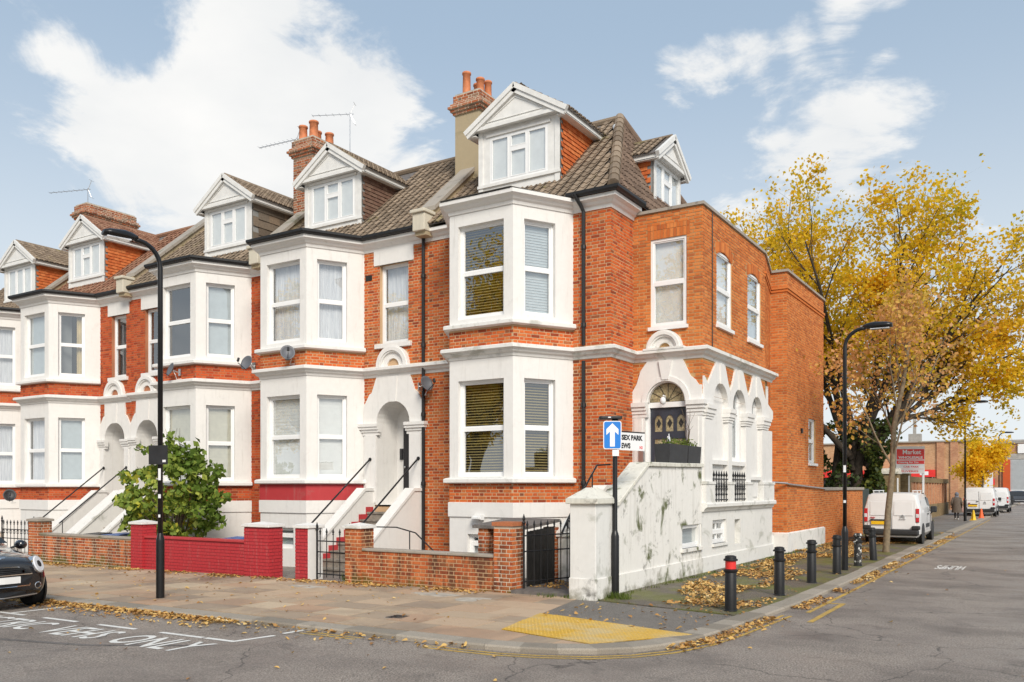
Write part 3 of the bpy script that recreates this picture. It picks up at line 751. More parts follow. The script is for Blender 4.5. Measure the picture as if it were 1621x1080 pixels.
def dress_window(win, w, h, y1, dress, hm):
    b = MB(); D = y1+.75
    if dress not in ('none',):
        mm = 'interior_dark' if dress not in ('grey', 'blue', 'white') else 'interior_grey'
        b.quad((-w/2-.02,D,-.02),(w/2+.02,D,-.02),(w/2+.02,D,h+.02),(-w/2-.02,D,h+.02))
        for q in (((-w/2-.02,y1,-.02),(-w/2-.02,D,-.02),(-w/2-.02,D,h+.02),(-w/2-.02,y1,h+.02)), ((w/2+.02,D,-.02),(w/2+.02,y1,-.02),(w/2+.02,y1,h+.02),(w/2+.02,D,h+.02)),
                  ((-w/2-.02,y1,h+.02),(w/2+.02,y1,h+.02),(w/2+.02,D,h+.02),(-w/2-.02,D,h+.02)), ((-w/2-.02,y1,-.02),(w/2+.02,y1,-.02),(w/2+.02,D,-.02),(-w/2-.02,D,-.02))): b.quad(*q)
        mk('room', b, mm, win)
    if dress == 'net':
        o = mk('net_curtain', pleats(w-.06, h-.04), 'net_curtain', win, smooth=True); o.location = (0, y1+.10, .02)
    elif dress in ('curtain_right', 'curtain_left'):
        s = 1 if dress == 'curtain_right' else -1
        m = pleats(w*.26, h-.04, .03, 4); o = mk('curtain', m, 'curtain_cream', win, smooth=True); o.location = (s*w*.33, y1+.12, .02)
    elif dress in ('blind_white', 'blind_grey', 'blind_tan'):
        m = MB(); m.box(-w/2+.03,w/2-.03,y1+.05,y1+.055,.04,h-.03)
        k = int(h/.09)
        for i in range(k): m.box(-w/2+.03,w/2-.03,y1+.046,y1+.0495,.05+i*.09,.05+i*.09+.05)
        mk('blind', m, dress, win)
    elif dress.startswith('slats'):
        mt = {'slats': 'blind_gold', 'slats_white': 'blind_white', 'slats_grey': 'blind_grey'}[dress]
        s = MB(); s.add([(-w/2+.05,-.020,-.011),(w/2-.05,-.020,-.011),(w/2-.05,.020,.014),(-w/2+.05,.020,.014),(-w/2+.05,-.020,-.014),(w/2-.05,-.020,-.014)], [(0,1,2,3),(4,5,1,0)])
        me = s.mesh('slat', mt); z = .07
        while z < h-.08:
            o = bpy.data.objects.new('slat', me); COL.objects.link(o); o.parent = win; o.location = (0, y1+.06, z); z += .062
        m = MB(); m.box(-w/2+.05,w/2-.05,y1+.035,y1+.085,h-.08,h-.05); mk('head_rail', m, mt, win)
    elif dress in ('grey', 'blue', 'white'):
        m = MB(); m.box(-w/2+.02,w/2-.02,y1+.05,y1+.055,.02,h-.02); mk('blind', m, {'grey':'blind_grey','blue':'blind_grey','white':'blind_white'}[dress], win)

def hmix(P, t, s): return (P[0]+t[0]*s, P[1]+t[1]*s)
def arch_outline(c, r, z, n=14): return [(c+r*math.cos(math.pi*(1-i/n)), z+r*math.sin(math.pi*i/n)) for i in range(n+1)]
def plate(P0, t, n, pts, o0, th):            # polygon given in wall coordinates (s, z), front at o0, thickness th
    m = MB(); m.prism([(P0[0]+t[0]*s+n[0]*o0, P0[1]+t[1]*s+n[1]*o0, z) for s, z in pts], (-n[0]*th, -n[1]*th, 0)); return m
def ring(P0, t, n, c, z, r0, r1, o0, th, k=18, a0=0, a1=180):
    m = MB(); A = [R(a0+(a1-a0)*i/k) for i in range(k+1)]; vs = []
    for o in (o0, o0-th):
        for r in (r0, r1):
            vs += [(P0[0]+t[0]*(c+r*math.cos(a))+n[0]*o, P0[1]+t[1]*(c+r*math.cos(a))+n[1]*o, z+r*math.sin(a)) for a in A]
    q = k+1; fs = []
    for i in range(k): fs += [(i,i+1,q+i+1,q+i),(q+i,q+i+1,3*q+i+1,3*q+i),(i+1,i,2*q+i,2*q+i+1)]
    m.add(vs, fs); return m

def add_dormer(house, cx, yf, z0, rz, cheek, hw=1.08, hwall=1.42, gab=.74, over=.22, depth=3.0, lights=3, roofm='roof_tile', board=False):
    H = hwall; m = MB()
    ww, wh, wz = 1.66, 1.12, .18                                  # window opening
    m.wall((-hw,0),(hw,0),-.35,H,[(hw-ww/2,hw+ww/2,wz,wz+wh)],.09)
    xo = hw+over; zt = H+gab+.10; ze = H-.02
    m.prism([(-xo,-.14,ze),(xo,-.14,ze),(0,-.14,zt)], (0,.14,0))
    d = mk('dormer', m, 'white_wood', house, (cx,yf,z0), rz)
    c = MB()
    for s in (-1, 1):
        x = s*hw; a = [(x,.02,-.3),(x,depth,-.3),(x,depth,H),(x,.02,H)]; c.add(a, [(0,1,2,3)] if s > 0 else [(3,2,1,0)])
    ck = mk('cheek', c, 'lead_grey', d)
    for s in (-1, 1):
        O = (s*hw+s*.004, .02 if s > 0 else depth, -.35); U = (0,1,0) if s > 0 else (0,-1,0)
        tile_plane(d, cheek, O, U, (0,0,1), [(0,0),(depth-.02,0),(depth-.02,H+.3),(0,H+.3)], .17 if cheek != 'hang_slate' else .42, .105 if cheek != 'hang_slate' else .24, 0, 'flat', strict=True)
    # corner posts, fascia, barge boards, sill, pediment mouldings
    t = MB()
    for s in (-1, 1): t.box(s*hw-(.13 if s > 0 else 0), s*hw+(.13 if s < 0 else 0), -.025, -.002, -.3, H)
    t.box(-hw-.02,hw+.02,-.05,-.002,wz-.10,wz-.03); t.box(-xo+.04,xo-.04,-.185,-.141,H-.03,H+.05); t.box(-ww/2-.08,ww/2+.08,-.04,-.003,wz+wh+.02,wz+wh+.09)
    sl = Vector((xo,0,zt-ze)); L = sl.length; sl.normalize(); pn = Vector((-sl.z,0,sl.x))
    for s in (-1, 1):
        e0 = Vector((-s*xo,0,ze)); ax = Vector((sl.x*s,0,sl.z)); dn = Vector((sl.z*s,0,-sl.x))
        for (w, y_a, y_b, o) in ((.15,-.21,-.141,-.06),(.05,-.24,-.211,-.065)):
            P = [e0-ax*.05+dn*o, e0+ax*(L+abs(o)*.55)+dn*o, e0+ax*L+dn*(w), e0-ax*.05+dn*w]
            t.prism([(p.x,y_a,p.z) for p in P] if s > 0 else [(p.x,y_a,p.z) for p in P][::-1], (0,y_b-y_a,0))
        t.box(s*xo-(.03 if s>0 else 0), s*xo+(.03 if s<0 else 0), -.19, depth, ze-.12, ze+.02)
        t.box(min(s*hw,s*xo),max(s*hw,s*xo),-.15,depth,ze-.11,ze-.09)
    mk('bargeboard', t, 'white_wood', d)
    g_ = MB()
    a = [(-hw*.74,0,H+.13),(hw*.74,0,H+.13),(0,0,H+gab*.80)]
    cc = Vector((0,0,H+.33))
    outer = [Vector((p[0],0,p[2])) for p in a]; inner = [cc+(p-cc)*.93 for p in outer]
    for i in range(3):
        p, q, r, s_ = outer[i], outer[(i+1)%3], inner[(i+1)%3], inner[i]
        g_.prism([(v.x,-.160,v.z) for v in (p,q,r,s_)], (0,.019,0))
    mk('pediment_moulding', g_, 'white_wood', d)
    rf = MB()
    for s in (-1, 1):
        P = [(s*(xo+.04),-.16,ze-.005),(0,-.16,zt+.015),(0,depth,zt+.015),(s*(xo+.04),depth,ze-.005)]
        rf.prism(P if s < 0 else P[::-1], (0,0,.025))
    r = mk('dormer_roof', rf, 'slate', d)
    for s in (-1, 1):
        U = (0,1,0) if s > 0 else (0,-1,0); O = (s*(xo+.05), -.16 if s > 0 else depth, ze+.012); V = (-s*(xo+.05),0,zt+.03-ze)
        tile_plane(d, roofm, O, U, V, [(0,0),(depth+.16,0),(depth+.16,L+.02),(0,L+.02)], .20, .22, 0, strict=True)
    rg = MB(); rg.tube([(0,-.15,zt+.045),(0,depth,zt+.045)], .06, 8); mk('ridge_tile', rg, roofm, d)
    # casement: frame, three lights, the middle one with a top-hung vent
    f = MB(); e = .05; x0, x1 = -ww/2, ww/2
    f.box(x0,x1,.0,.07,wz,wz+e); f.box(x0,x1,.0,.07,wz+wh-e,wz+wh); f.box(x0,x0+e,.0,.07,wz+e,wz+wh-e); f.box(x1-e,x1,.0,.07,wz+e,wz+wh-e)
    xs = [x0+e, x0+ww*.345, x0+ww*.655, x1-e]
    for x in xs[1:3]: f.box(x-.035,x+.035,-.002,.068,wz+e,wz+wh-e)
    if not board: f.box(xs[1]+.035,xs[2]-.035,-.004,.066,wz+wh*.62,wz+wh*.70)
    cs = mk('window', f, 'upvc', house, (cx,yf,z0), rz)
    for i in range(3):
        a, b = xs[i]+(.035 if i else 0), xs[i+1]-(.035 if i < 2 else 0)
        for (c0, c1) in (((wz+e, wz+wh*.62),(wz+wh*.70, wz+wh-e)) if i == 1 and not board else ((wz+e, wz+wh-e),)):
            k = .022; q = MB()
            q.box(a,b,-.008,.03,c0,c0+k); q.box(a,b,-.008,.03,c1-k,c1); q.box(a,a+k,-.008,.03,c0+k,c1-k); q.box(b-k,b,-.008,.03,c0+k,c1-k); mk('casement', q, 'upvc', cs)
            q = MB(); q.quad((a+k,.012,c0+k),(b-k,.012,c0+k),(b-k,.012,c1-k),(a+k,.012,c1-k)); mk('pane', q, 'glass', cs)
    q = MB(); q.box(x0,x1,.045,.055,wz,wz+wh); mk('blind', q, 'blind_white', cs)
    return d

def roof_front(house, x0, x1, dcx, dz, matn, u_hip=None, dhw=1.08, limit=300):
    E0 = Vector((x0, 17.02, 8.46+dz)); V = Vector((0, 3.63, 3.14)); L = V.length
    r = MB(); P = [(x0,17.02,8.44+dz),(x1,17.02,8.44+dz),(x1,20.65,11.56+dz),(x0,20.65,11.56+dz)]
    if u_hip: P[2] = (u_hip,20.65,11.56+dz)
    r.quad(*P); 
    xr = u_hip if u_hip else x1
    r.quad((xr,20.65,11.56+dz),(x1,24.3,8.4+dz),(x0,24.3,8.4+dz),(x0,20.65,11.56+dz))
    if u_hip: r.add([(x1,17.02,8.44+dz),(x1,24.3,8.44+dz),(u_hip,20.65,11.56+dz)], [(0,1,2)])
    rf = mk('roof', r, 'slate', house)
    a, b = dcx-dhw-x0, dcx+dhw-x0; W = x1-x0; W2 = xr-x0
    sb = .80*L/3.63
    n = 0
    right = [(b,0),(W-(.1 if u_hip else 0),0),(W2-(.12 if u_hip else 0),L-.1),(b,L-.1)]; left = [(0,0),(a,0),(a,L),(0,L)]; low = [(a,0),(b,0),(b,sb),(a,sb)]
    n += tile_plane(rf, matn, E0, (1,0,0), V, right, .25, .235, limit=limit)
    tile_plane(rf, matn, E0, (1,0,0), V, left, .25, .235, limit=0); tile_plane(rf, matn, E0, (1,0,0), V, low, .25, .235, limit=0)
    rg = MB(); rg.tube([(x0,20.65,11.60+dz),(xr,20.65,11.60+dz)], .10, 8); mk('ridge_tile', rg, matn, rf)
    return rf
def parapet(house, x, dz, matn='render_brown'):
    m = MB(); w = .17; s = 3.14/3.63
    m.prism([(x-w,16.95,8.2+dz),(x-w,16.95,8.62+dz),(x-w,20.65,11.56+.28+dz),(x-w,24.3,8.6+dz),(x-w,24.3,8.2+dz)], (2*w,0,0))
    p = mk('party_parapet', m, matn, house)
    c = MB(); w2 = .23
    for (y0, y1) in ((17.25,18.4),(18.42,19.55),(19.57,20.65)):
        z0 = 8.62+(y0-16.95)*.868+dz; z1 = 8.62+(y1-16.95)*.868+dz
        q = MB(); q.prism([(x-w2,y0,z0+.01),(x-w2,y0,z0+.12),(x-w2,y1,z1+.12),(x-w2,y1,z1+.01)], (2*w2,0,0)); mk('coping_stone', q, 'coping_grey', p)
    q = MB(); q.box(x-.19,x+.19,16.86,17.26,8.30+dz,8.74+dz); q.box(x-.23,x+.23,16.80,17.28,8.74+dz,8.83+dz); bevel(mk('kneeler', q, 'cream_stone', p), .02)
    return p
def chimney(house, x, y0, y1, zb, ztop, hw, matn, pots, brickm='brick_chimney', brick_z=None):
    m = MB(); m.box(x-hw,x+hw,y0,y1,zb,ztop)
    ch = mk('chimney', m, 'mortar_pale' if matn == 'brick' else matn, house)
    b = Bricks(brickm, 0); zb2 = zb if matn == 'brick' else ztop-.02
    if matn == 'brick':
        b.face((x-hw,y0),(x+hw,y0),zb,ztop); b.face((x+hw,y0),(x+hw,y1),zb,ztop); b.face((x-hw,y1),(x-hw,y0),zb,ztop)
    cor = MB(); z = ztop
    for i, (o, h) in enumerate(((.05,.075),(.10,.075),(.15,.075),(.10,.075),(.04,.225))):
        cor.box(x-hw-o+.008,x+hw+o-.008,y0-o+.008,y1+o-.008,z,z+h)
        X0, X1, Y0, Y1 = x-hw-o, x+hw+o, y0-o, y1+o
        b.face((X0,Y0+.008),(X1,Y0+.008),z+.002,z+h); b.face((X1-.008,Y0),(X1-.008,Y1),z+.002,z+h); b.face((X0+.008,Y1),(X0+.008,Y0),z+.002,z+h)
        z += h
    mk('chimney_head', cor, 'mortar_pale', ch); b.build(ch)
    fl = MB(); fl.box(x-hw,x+hw,y0,y1,z,z+.05); mk('flaunching', fl, 'cement', ch)
    for (px, py, r, h) in pots:
        m = MB(); m.lathe([(r*.95,z),(r,z+.04),(r*.88,z+.08),(r*.80,z+h-.07),(r*.96,z+h-.06),(r*.96,z+h-.015),(r*.86,z+h),(r*.66,z+h),(r*.62,z+h-.15),(r*.60,z+h-.3)], (px,py,0), 14)
        mk('chimney_pot', m, 'terracotta', ch, smooth=True)
    return ch

def pipe(house, x, y, z0, z1, r=.045, name='downpipe', swan=None):
    m = MB(); pts = [(x,y,z0),(x,y,z1)]
    if swan: pts = [(x,y,z0),(x,y,z1-.35),(x+swan[0]*.3,y+swan[1]*.3,z1-.22),(x+swan[0],y+swan[1],z1)]
    m.tube(pts, r, 10)
    z = z0+.4
    while z < z1-.3:
        m.lathe([(r*1.3,z),(r*1.35,z+.02),(r*1.35,z+.09),(r*1.05,z+.11)], (x,y,0), 10); z += 1.75
    return mk(name, m, 'gutter_black', house, smooth=False)

C1 = [(0,4.80),(.02,4.80),(.04,4.86),(.10,4.89),(.13,4.94),(.20,4.965),(.20,5.03),(.17,5.05),(0,5.08)]
C2 = [(0,8.12),(.025,8.12),(.04,8.19),(.09,8.22),(.13,8.27),(.22,8.31),(.22,8.39),(.0,8.39)]
SILL = lambda z: [(0,z),(.05,z),(.14,z+.02),(.14,z+.10),(.10,z+.12),(0,z+.14)]
GUT = [(.20,8.41),(.24,8.395),(.30,8.40),(.335,8.44),(.335,8.50),(.315,8.50),(.30,8.45),(.22,8.45),(.20,8.50),(.185,8.50)]

def house(name, label, xl, xr, bc, dside, dc, dz, spec):
    hs = thing(name, label, 'house', ((xl+xr)/2, YF, -.3), 'houses of the terrace')
    d = lambda prof: [(o, z+dz) for o, z in prof]
    B = [(bc-1.63,YF),(bc-.86,YB),(bc+.86,YB),(bc+1.63,YF)]
    last = spec.get('last', False)
    full = [(xl,YF)]+B+([(xr,YF)] if not last else [(xr,YF),(xr,18.5)])
    wm, bm = spec.get('mortar','mortar_warm'), spec.get('brick','brick_red')
    wall = MB(); bk = Bricks(bm, spec.get('limit',300))
    # --- bay: stucco storeys with a window in each face, brick bands between
    bay = MB(); cuts = {'g': (2.15,4.32), 'f': (5.72,7.84)}
    faces = [(B[0],B[1]),(B[1],B[2]),(B[2],B[3])]
    for i, (p, q) in enumerate(faces):
        L = (Vector(q)-Vector(p)).length
        s0, s1 = ((L-1.08,L-.28),(.24,1.48),(.28,1.08))[i]
        bay.wall(p, q, 2.0+dz, 4.84+dz, [(s0,s1,cuts['g'][0]+dz,cuts['g'][1]+dz)], .24)
        bay.wall(p, q, 5.5+dz, 8.2+dz, [(s0,s1,cuts['f'][0]+dz,cuts['f'][1]+dz)], .24)
        hb = [(.5,1.25,.30+dz,.85+dz)] if i == 1 else []
        bay.wall(p, q, -.9, 1.24+dz, hb, .2); 0
        P0, t, n, _ = face(p, q)
        for (z0, z1) in ((1.56,1.99),(5.0,5.49)):
            wall.wall(p, q, z0+dz, z1+dz, [], .1); bk.face(p, q, z0+dz+.005, z1+dz-.002, weight=1.15)
        ds = spec['win'][i]
        for k, key in enumerate(('g','f')):
            z0, z1 = cuts[key]
            if ds[k] is None: continue
            c = hmix(P0, t, (s0+s1)/2)
            window(hs, c, n, s1-s0, z1-z0, z0+dz, *ds[k])
        if hb:
            c = hmix(P0, t, .875); window(hs, c, n, .75, .55, .30+dz, 'grey', name='basement_window', mid=.62)
    bay.sweep(B, [(0,1.24+dz),(.035,1.24+dz),(.035,1.56+dz),(0,1.57+dz)])
    bo = mk('bay', bay, spec.get('stucco','stucco'), hs)
    # lead capping on the bay roof, joining the tiles
    lr = MB(); lr.add([(B[0][0],YF,8.47+dz),(B[1][0]-.1,YB-.26,8.42+dz),(B[2][0]+.1,YB-.26,8.42+dz),(B[3][0],YF,8.47+dz),(B[0][0],18.0,8.66+dz),(B[3][0],18.0,8.66+dz)], [(0,1,2,3),(0,3,5,4)])
    mk('bay_roof', lr, 'lead_grey', hs)
    bm_path = [(B[0][0]-.05,YF)]+B+[(B[3][0]+.05,YF)]
    for z in (1.99, 5.48):
        m = MB(); m.sweep(B, d(SILL(z))); bevel(mk('bay_sill', m, spec.get('stucco_sill','stucco'), hs), .006, 1)
    m = MB(); m.sweep(full if not last else full[:-1]+[(xr,18.5),(-6.65,18.5),(-6.65,24.0)], d(C1)); mk('string_cornice', m, spec.get('stucco_sill','stucco'), hs)
    m = MB(); m.sweep(full, d(C2)); mk('eaves_cornice', m, 'stucco', hs)
    m = MB(); m.sweep(full if not last else [(B[3][0]-.02,YF)]+full[-2:], d(GUT)); mk('gutter', m, 'gutter_black', hs)
    # --- flat part of the front with the entrance arch
    segs = []
    for (a, b) in ((xl, B[0][0]), (B[3][0], xr)):
        if b-a < .05: continue
        L = b-a; holes = []; bh = []
        if dside and a <= dc <= b:
            s = dc-a; fc = spec.get('fc', dc); sf = fc-a; hw_ = spec.get('fhw', .48)
            holes = [(sf-hw_,sf+hw_,5.66+dz,7.74+dz),(s-.56,s+.56,1.4,4.3+dz)]
            bh = [(sf-hw_,sf+hw_,5.66+dz,7.74+dz),(sf-hw_-.18,sf+hw_+.18,7.72+dz,8.2+dz),(sf-hw_-.12,sf+hw_+.12,5.53+dz,5.66+dz)]
        wall.wall((a,YF),(b,YF),-.9,8.2+dz,holes,.25)
        def skip(m_, z_, s=(dc-a if dside and a <= dc <= b else None)):
            if 4.78+dz < z_ < 5.06+dz: return True
            if s is None: return False
            if z_ < 4.05+dz: return abs(m_-s) < 1.0
            if z_ < 4.82+dz: return abs(m_-s) < 1.0-(z_-4.05-dz)*.75
            if z_ < 5.6+dz: return math.hypot(m_-s, z_-5.06-dz) < .54
            return False
        bk.face((a,YF),(b,YF),-.3,8.17+dz,bh,skip)
        if a < dc < b and dside:
            entrance(hs, a, dc, dz, spec)
            window(hs, (fc,YF), (0,-1), 2*hw_, 2.08, 5.66+dz, *spec['fwin'])
            m = MB(); m.box(fc-hw_-.18,fc+hw_+.18,YF-.035,YF+.05,7.74+dz,8.16+dz); mk('lintel', m, 'stucco', hs)
            m = MB(); m.box(fc-hw_-.12,fc+hw_+.12,YF-.09,YF+.1,5.54+dz,5.66+dz); bevel(mk('sill', m, 'stucco', hs), .008, 1)
    if last:
        wall.wall((xr,YF),(xr,18.5),-.9,8.2,[],.2); bk.face((xr,YF),(xr,18.5),-.3,8.17,[],lambda m_, z_: 4.78 < z_ < 5.06)
    w = mk('wall', wall, wm, hs); bk.build(w)
    # body behind the fronts (keeps daylight out of the roof space)
    m = MB(); m.box(xl+.02,xr-.02,18.35,24.2,-.9,8.35+dz); mk('rear_body', m, 'mortar_warm', hs)
    return hs

def entrance(hs, a, dc, dz, spec):
    P0, t, n = (a, YF), (1,0), (0,-1); s = dc-a; sp = 3.60+dz; r = .555; zb = 1.45+dz; el, er = spec.get('ext', (1.0,1.0))
    out = [(s-el,zb),(s-r,zb)]+arch_outline(s, r, sp)+[(s+r,zb),(s+er,zb),(s+er,4.05+dz),(s+er-.20,4.36+dz),(s+er-.28,4.40+dz),(s+.56,4.80+dz),(s-.56,4.80+dz),(s-el+.28,4.40+dz),(s-el+.20,4.36+dz),(s-el,4.05+dz)]
    m = plate(P0, t, n, out, .05, .30); mk('entrance_surround', m, 'stucco', hs)
    m = plate(P0, t, n, [(s-.10,sp+r-.02),(s+.10,sp+r-.02),(s+.16,4.80+dz),(s-.16,4.80+dz)], .075, .05); mk('keystone', m, 'stucco', hs)
    for q in (-1, 1):
        c = MB(); x0, x1 = sorted((a+s+q*.50, a+s+q*(er if q > 0 else el)-q*.005))
        for (o, z0, z1) in ((.02,3.28,3.36),(.05,3.36,3.43),(.09,3.43,3.50),(.12,3.50,3.58)):
            c.box(x0-min(o,.05 if q>0 else .0 if el<1 else o),x1+(min(o,.05) if q<0 else 0 if er<1 else o),YF-.05-o,YF+.02,z0+dz,z1+dz)
        mk('capital', c, 'stucco', hs)
        c = MB(); c.box(x0+.06,x1-.06,YF-.075,YF-.045,1.5+dz,3.28+dz); mk('pilaster', c, 'stucco', hs)
    orn = MB()
    for (r0, r1, o) in ((.36,.54,.10),(.40,.50,.13),(.20,.36,.05)):
        g_ = ring(P0, t, n, s, 5.06+dz, r0, r1, o, .15); orn.add(g_.v, g_.f)
    mk('arch_ornament', orn, 'stucco', hs)
    # porch: tunnel, back wall, door
    pm = MB(); D = .80; ol = [(s-r,zb)]+arch_outline(s, r, sp)+[(s+r,zb)]
    for p, q in zip(ol, ol[1:]):
        pm.quad((a+p[0],YF+.252,p[1]),(a+q[0],YF+.252,q[1]),(a+q[0],YF+D,q[1]),(a+p[0],YF+D,p[1]))
    pm.quad((a+s-r,YF+D,zb),(a+s+r,YF+D,zb),(a+s+r,YF+D,sp+r),(a+s-r,YF+D,sp+r)); pm.quad((a+s-r,YF-.05,zb),(a+s+r,YF-.05,zb),(a+s+r,YF+D,zb),(a+s-r,YF+D,zb))
    mk('porch', pm, 'stucco', hs)
    dm = MB(); x0 = dc-.30; dm.box(x0,x0+.84,YF+D-.05,YF+D-.005,zb+.02,zb+2.05)
    for z0, z1 in ((.15,.8),(.95,1.9)): dm.box(x0+.12,x0+.72,YF+D-.065,YF+D-.045,zb+z0,zb+z1)
    dr = mk('front_door', dm, 'door_black', hs)
    h = MB(); h.lathe([(.012,0),(.03,.01),(.03,.03),(.012,.045)], (x0+.08,YF+D-.11,zb+1.0), 10, 'y'); mk('handle', h, 'steel', dr)
    k = MB(); k.box(x0-.13,x0-.04,YF+D-.05,YF+D-.004,zb+1.2,zb+1.5); mk('entry_panel', k, 'plastic_black', hs)

WIN2 = [(('blind_white',), ('net',)), (('blind_white',), ('net',)), (('blind_white',), ('net',))]
WIN1 = [(('blind_tan',), ('dark',)), (('blind_tan',), ('dark',)), (('blind_tan',), ('grey',))]
WIN0 = [(('blind_white',), ('net',)), (('dark','net','upvc'), ('grey',)), (('blind_grey',), ('dark','curtain_right'))]
WINM = [(('net',), ('net',)), (('net',), ('net',)), (('net',), ('net',))]
WIN3 = [(('slats',), ('slats',)), (('slats',), ('slats',)), (('slats',), ('grey','slats_white'))]
H3 = house('corner_house', 'red brick end house with white two-storey bay and brick side extension at the corner', -13.4, -8.33, -10.90, 0, 0, 0, dict(last=True, win=WIN3, stucco_sill='stucco_worn'))
H2 = house('terraced_house', 'terraced house with red painted band under its white bay and satellite dishes on it', -19.4, -13.4, -17.20, 1, -14.55, 0, dict(win=WIN2, fwin=('net',)))
H1 = house('terraced_house', 'terraced house behind the leafy green garden shrub', -25.75, -19.4, -21.60, -1, -24.88, -.05, dict(fhw=.40, ext=(.86,1.0), fc=-24.62, win=WIN1, fwin=('dark',), brick='brick_deep', mortar='mortar_deep', limit=200))
H0 = house('terraced_house', 'terraced house behind the low orange brick garden wall and parked black car', -31.3, -25.75, -29.12, 1, -26.62, -.08, dict(fhw=.40, ext=(.84,.86), fc=-26.44, win=WIN0, fwin=('dark',), brick='brick_deep', mortar='mortar_deep', limit=150))
HM = house('terraced_house', 'leftmost terraced house, cut by the left edge of the photo', -37.3, -31.3, -33.5, -1, -36.2, -.10, dict(win=WINM, fwin=('net',), brick='brick_deep', mortar='mortar_deep', limit=40))
# red painted brick band below the bay of the house in the middle
rb = MB(); b2 = [(-17.2-1.63,YF),(-17.2-.86,YB),(-17.2+.86,YB),(-17.2+1.63,YF)]
rb.sweep(b2, [(.0,1.57),(.019,1.57),(.019,1.985),(0,1.985)]); mk('painted_band', rb, 'red_paint', H2)

for hs, x0, x1, dcx, dz, m, lim in ((H2,-19.4,-13.4,-17.2,0,'roof_tile',300),(H1,-25.75,-19.4,-21.6,-.05,'roof_tile',150),(H0,-31.3,-25.75,-29.12,-.08,'roof_tile_red',150),(HM,-37.3,-31.3,-33.5,-.1,'roof_tile',20)):
    roof_front(hs, x0, x1, dcx, dz, m, limit=lim)
rf3 = roof_front(H3, -13.4, -8.13, -11.05, 0, 'roof_tile', u_hip=-9.68, limit=180)
V3 = Vector((-1.55,0,3.14)); n3 = tile_plane(rf3, 'roof_tile_dark', (-8.13,17.02,8.46), (0,1,0), V3, [(.1,0),(7.18,0),(3.63,V3.length-.15)], .25, .235, limit=120)
hp = MB(); a, b = Vector((-8.13,17.02,8.50)), Vector((-9.68,20.65,11.62)); n = 13
for i in range(n):
    p, q = a+(b-a)*i/n, a+(b-a)*(i+1.12)/n; m = MB(); m.tube([p,q],[.14,.115],10); mk('hip_tile', m, 'roof_tile', rf3)
m = MB(); m.tube([(-9.68,20.65,11.62),(-8.13,24.3,8.5)], .12, 10); mk('hip_tile', m, 'roof_tile_dark', rf3)
for hs, x, dz in ((H3,-13.4,0),(H2,-19.4,0),(H1,-25.75,-.05),(H0,-31.3,-.08)): parapet(hs, x, dz)
add_dormer(H3, -11.05, 17.80, 9.28, 0, 'hang_tile', hw=1.16, hwall=1.50, gab=.74, over=.24)
add_dormer(H2, -17.2, 17.80, 9.22, 0, 'hang_tile_brown')
add_dormer(H1, -21.6, 17.80, 9.22, 0, 'hang_slate')
add_dormer(H0, -29.12, 17.80, 9.22, 0, 'hang_tile', roofm='roof_tile_red')
add_dormer(HM, -33.5, 17.80, 9.0, 0, 'hang_tile', board=True)
add_dormer(H3, -8.42, 20.80, 8.78, R(90), 'hang_tile', hw=.88, hwall=1.36, gab=.60, over=.17, depth=1.6)
chimney(H3, -13.42, 19.0, 20.0, 8.6, 12.02, .40, 'render_brown', [(-13.58,19.2,.13,.68),(-13.3,19.45,.13,.55),(-13.55,19.7,.14,.55),(-13.28,19.8,.12,.6)])
chimney(H2, -19.4, 18.8, 20.0, 8.6, 12.0, .41, 'brick', [(-19.58,18.98,.15,.5),(-19.25,19.1,.16,.62),(-19.5,19.5,.15,.5),(-19.2,19.72,.15,.45)])
chimney(H0, -31.1, 18.8, 20.8, 8.6, 12.05, .36, 'brick', [])
m = MB(); m.lathe([(.13,11.4),(.13,12.0),(.15,12.02),(.15,12.1),(.12,12.12)], (-14.2,21.2,0), 12); mk('chimney_pot', m, 'terracotta', H2, smooth=True)
m = MB(); m.tube([(-9.52,20.05,11.15),(-8.35,18.75,8.55)], .075, 10); mk('soil_pipe', m, 'white_plastic', H3, smooth=True)
pipe(H2, -13.52, 17.22, -.2, 8.42); pipe(H3, -8.96, 17.21, 5.1, 8.45, swan=(-.12,-.25)); pipe(H3, -8.96, 17.21, -.2, 4.75)
pipe(H2, -19.32, 17.2, -.2, 8.4); pipe(H0, -31.2, 17.2, -.2, 8.3)
m = MB(); m.box(-15.52,-15.30,17.285,17.33,7.38,7.53); mk('air_brick', m, 'black_metal', H2)
for (x, y, z) in ((-10.9,15.86,1.18),): 
    m = MB(); m.box(x-.13,x+.13,y-.06,y+.05,z,z+.10); m.box(x-.10,x+.10,y-.14,y-.05,z+.02,z+.06); mk('wall_light', m, 'white_plastic', H3)

# ================================================================ corner house: brick side extension with the white arcade
XS = -6.65
ew = MB(); eb = Bricks('brick_orange', 0)
def soldiers(P0, t, n, s0, s1, z0, z1, arc=0.0, two=False):
    k = int((s1-s0)/.075); st_ = (s1-s0)/k; Vt = Vector((t[0],t[1],0)); Vn = Vector((n[0],n[1],0))
    for i in range(k):
        c = s0+st_*(i+.5); u = (c-(s0+s1)/2)/((s1-s0)/2); dz = -arc*u*u; lean = u*arc*.9
        w, h = st_-.012, z1-z0
        for (h0, h1) in (((0,h*.62),(h*.62+.01,h)) if two else ((0,h),)):
            q = []
            for o in (.010, -.02):
                for (x, z) in ((-w/2,h0),(w/2,h0),(w/2,h1),(-w/2,h1)):
                    xx = c+x+lean*z; q.append((P0[0]+t[0]*xx+n[0]*o, P0[1]+t[1]*xx+n[1]*o, z0+z+dz))
            eb.rest.add(q, [(0,1,2,3),(0,4,5,1),(1,5,6,2),(2,6,7,3),(3,7,4,0)])
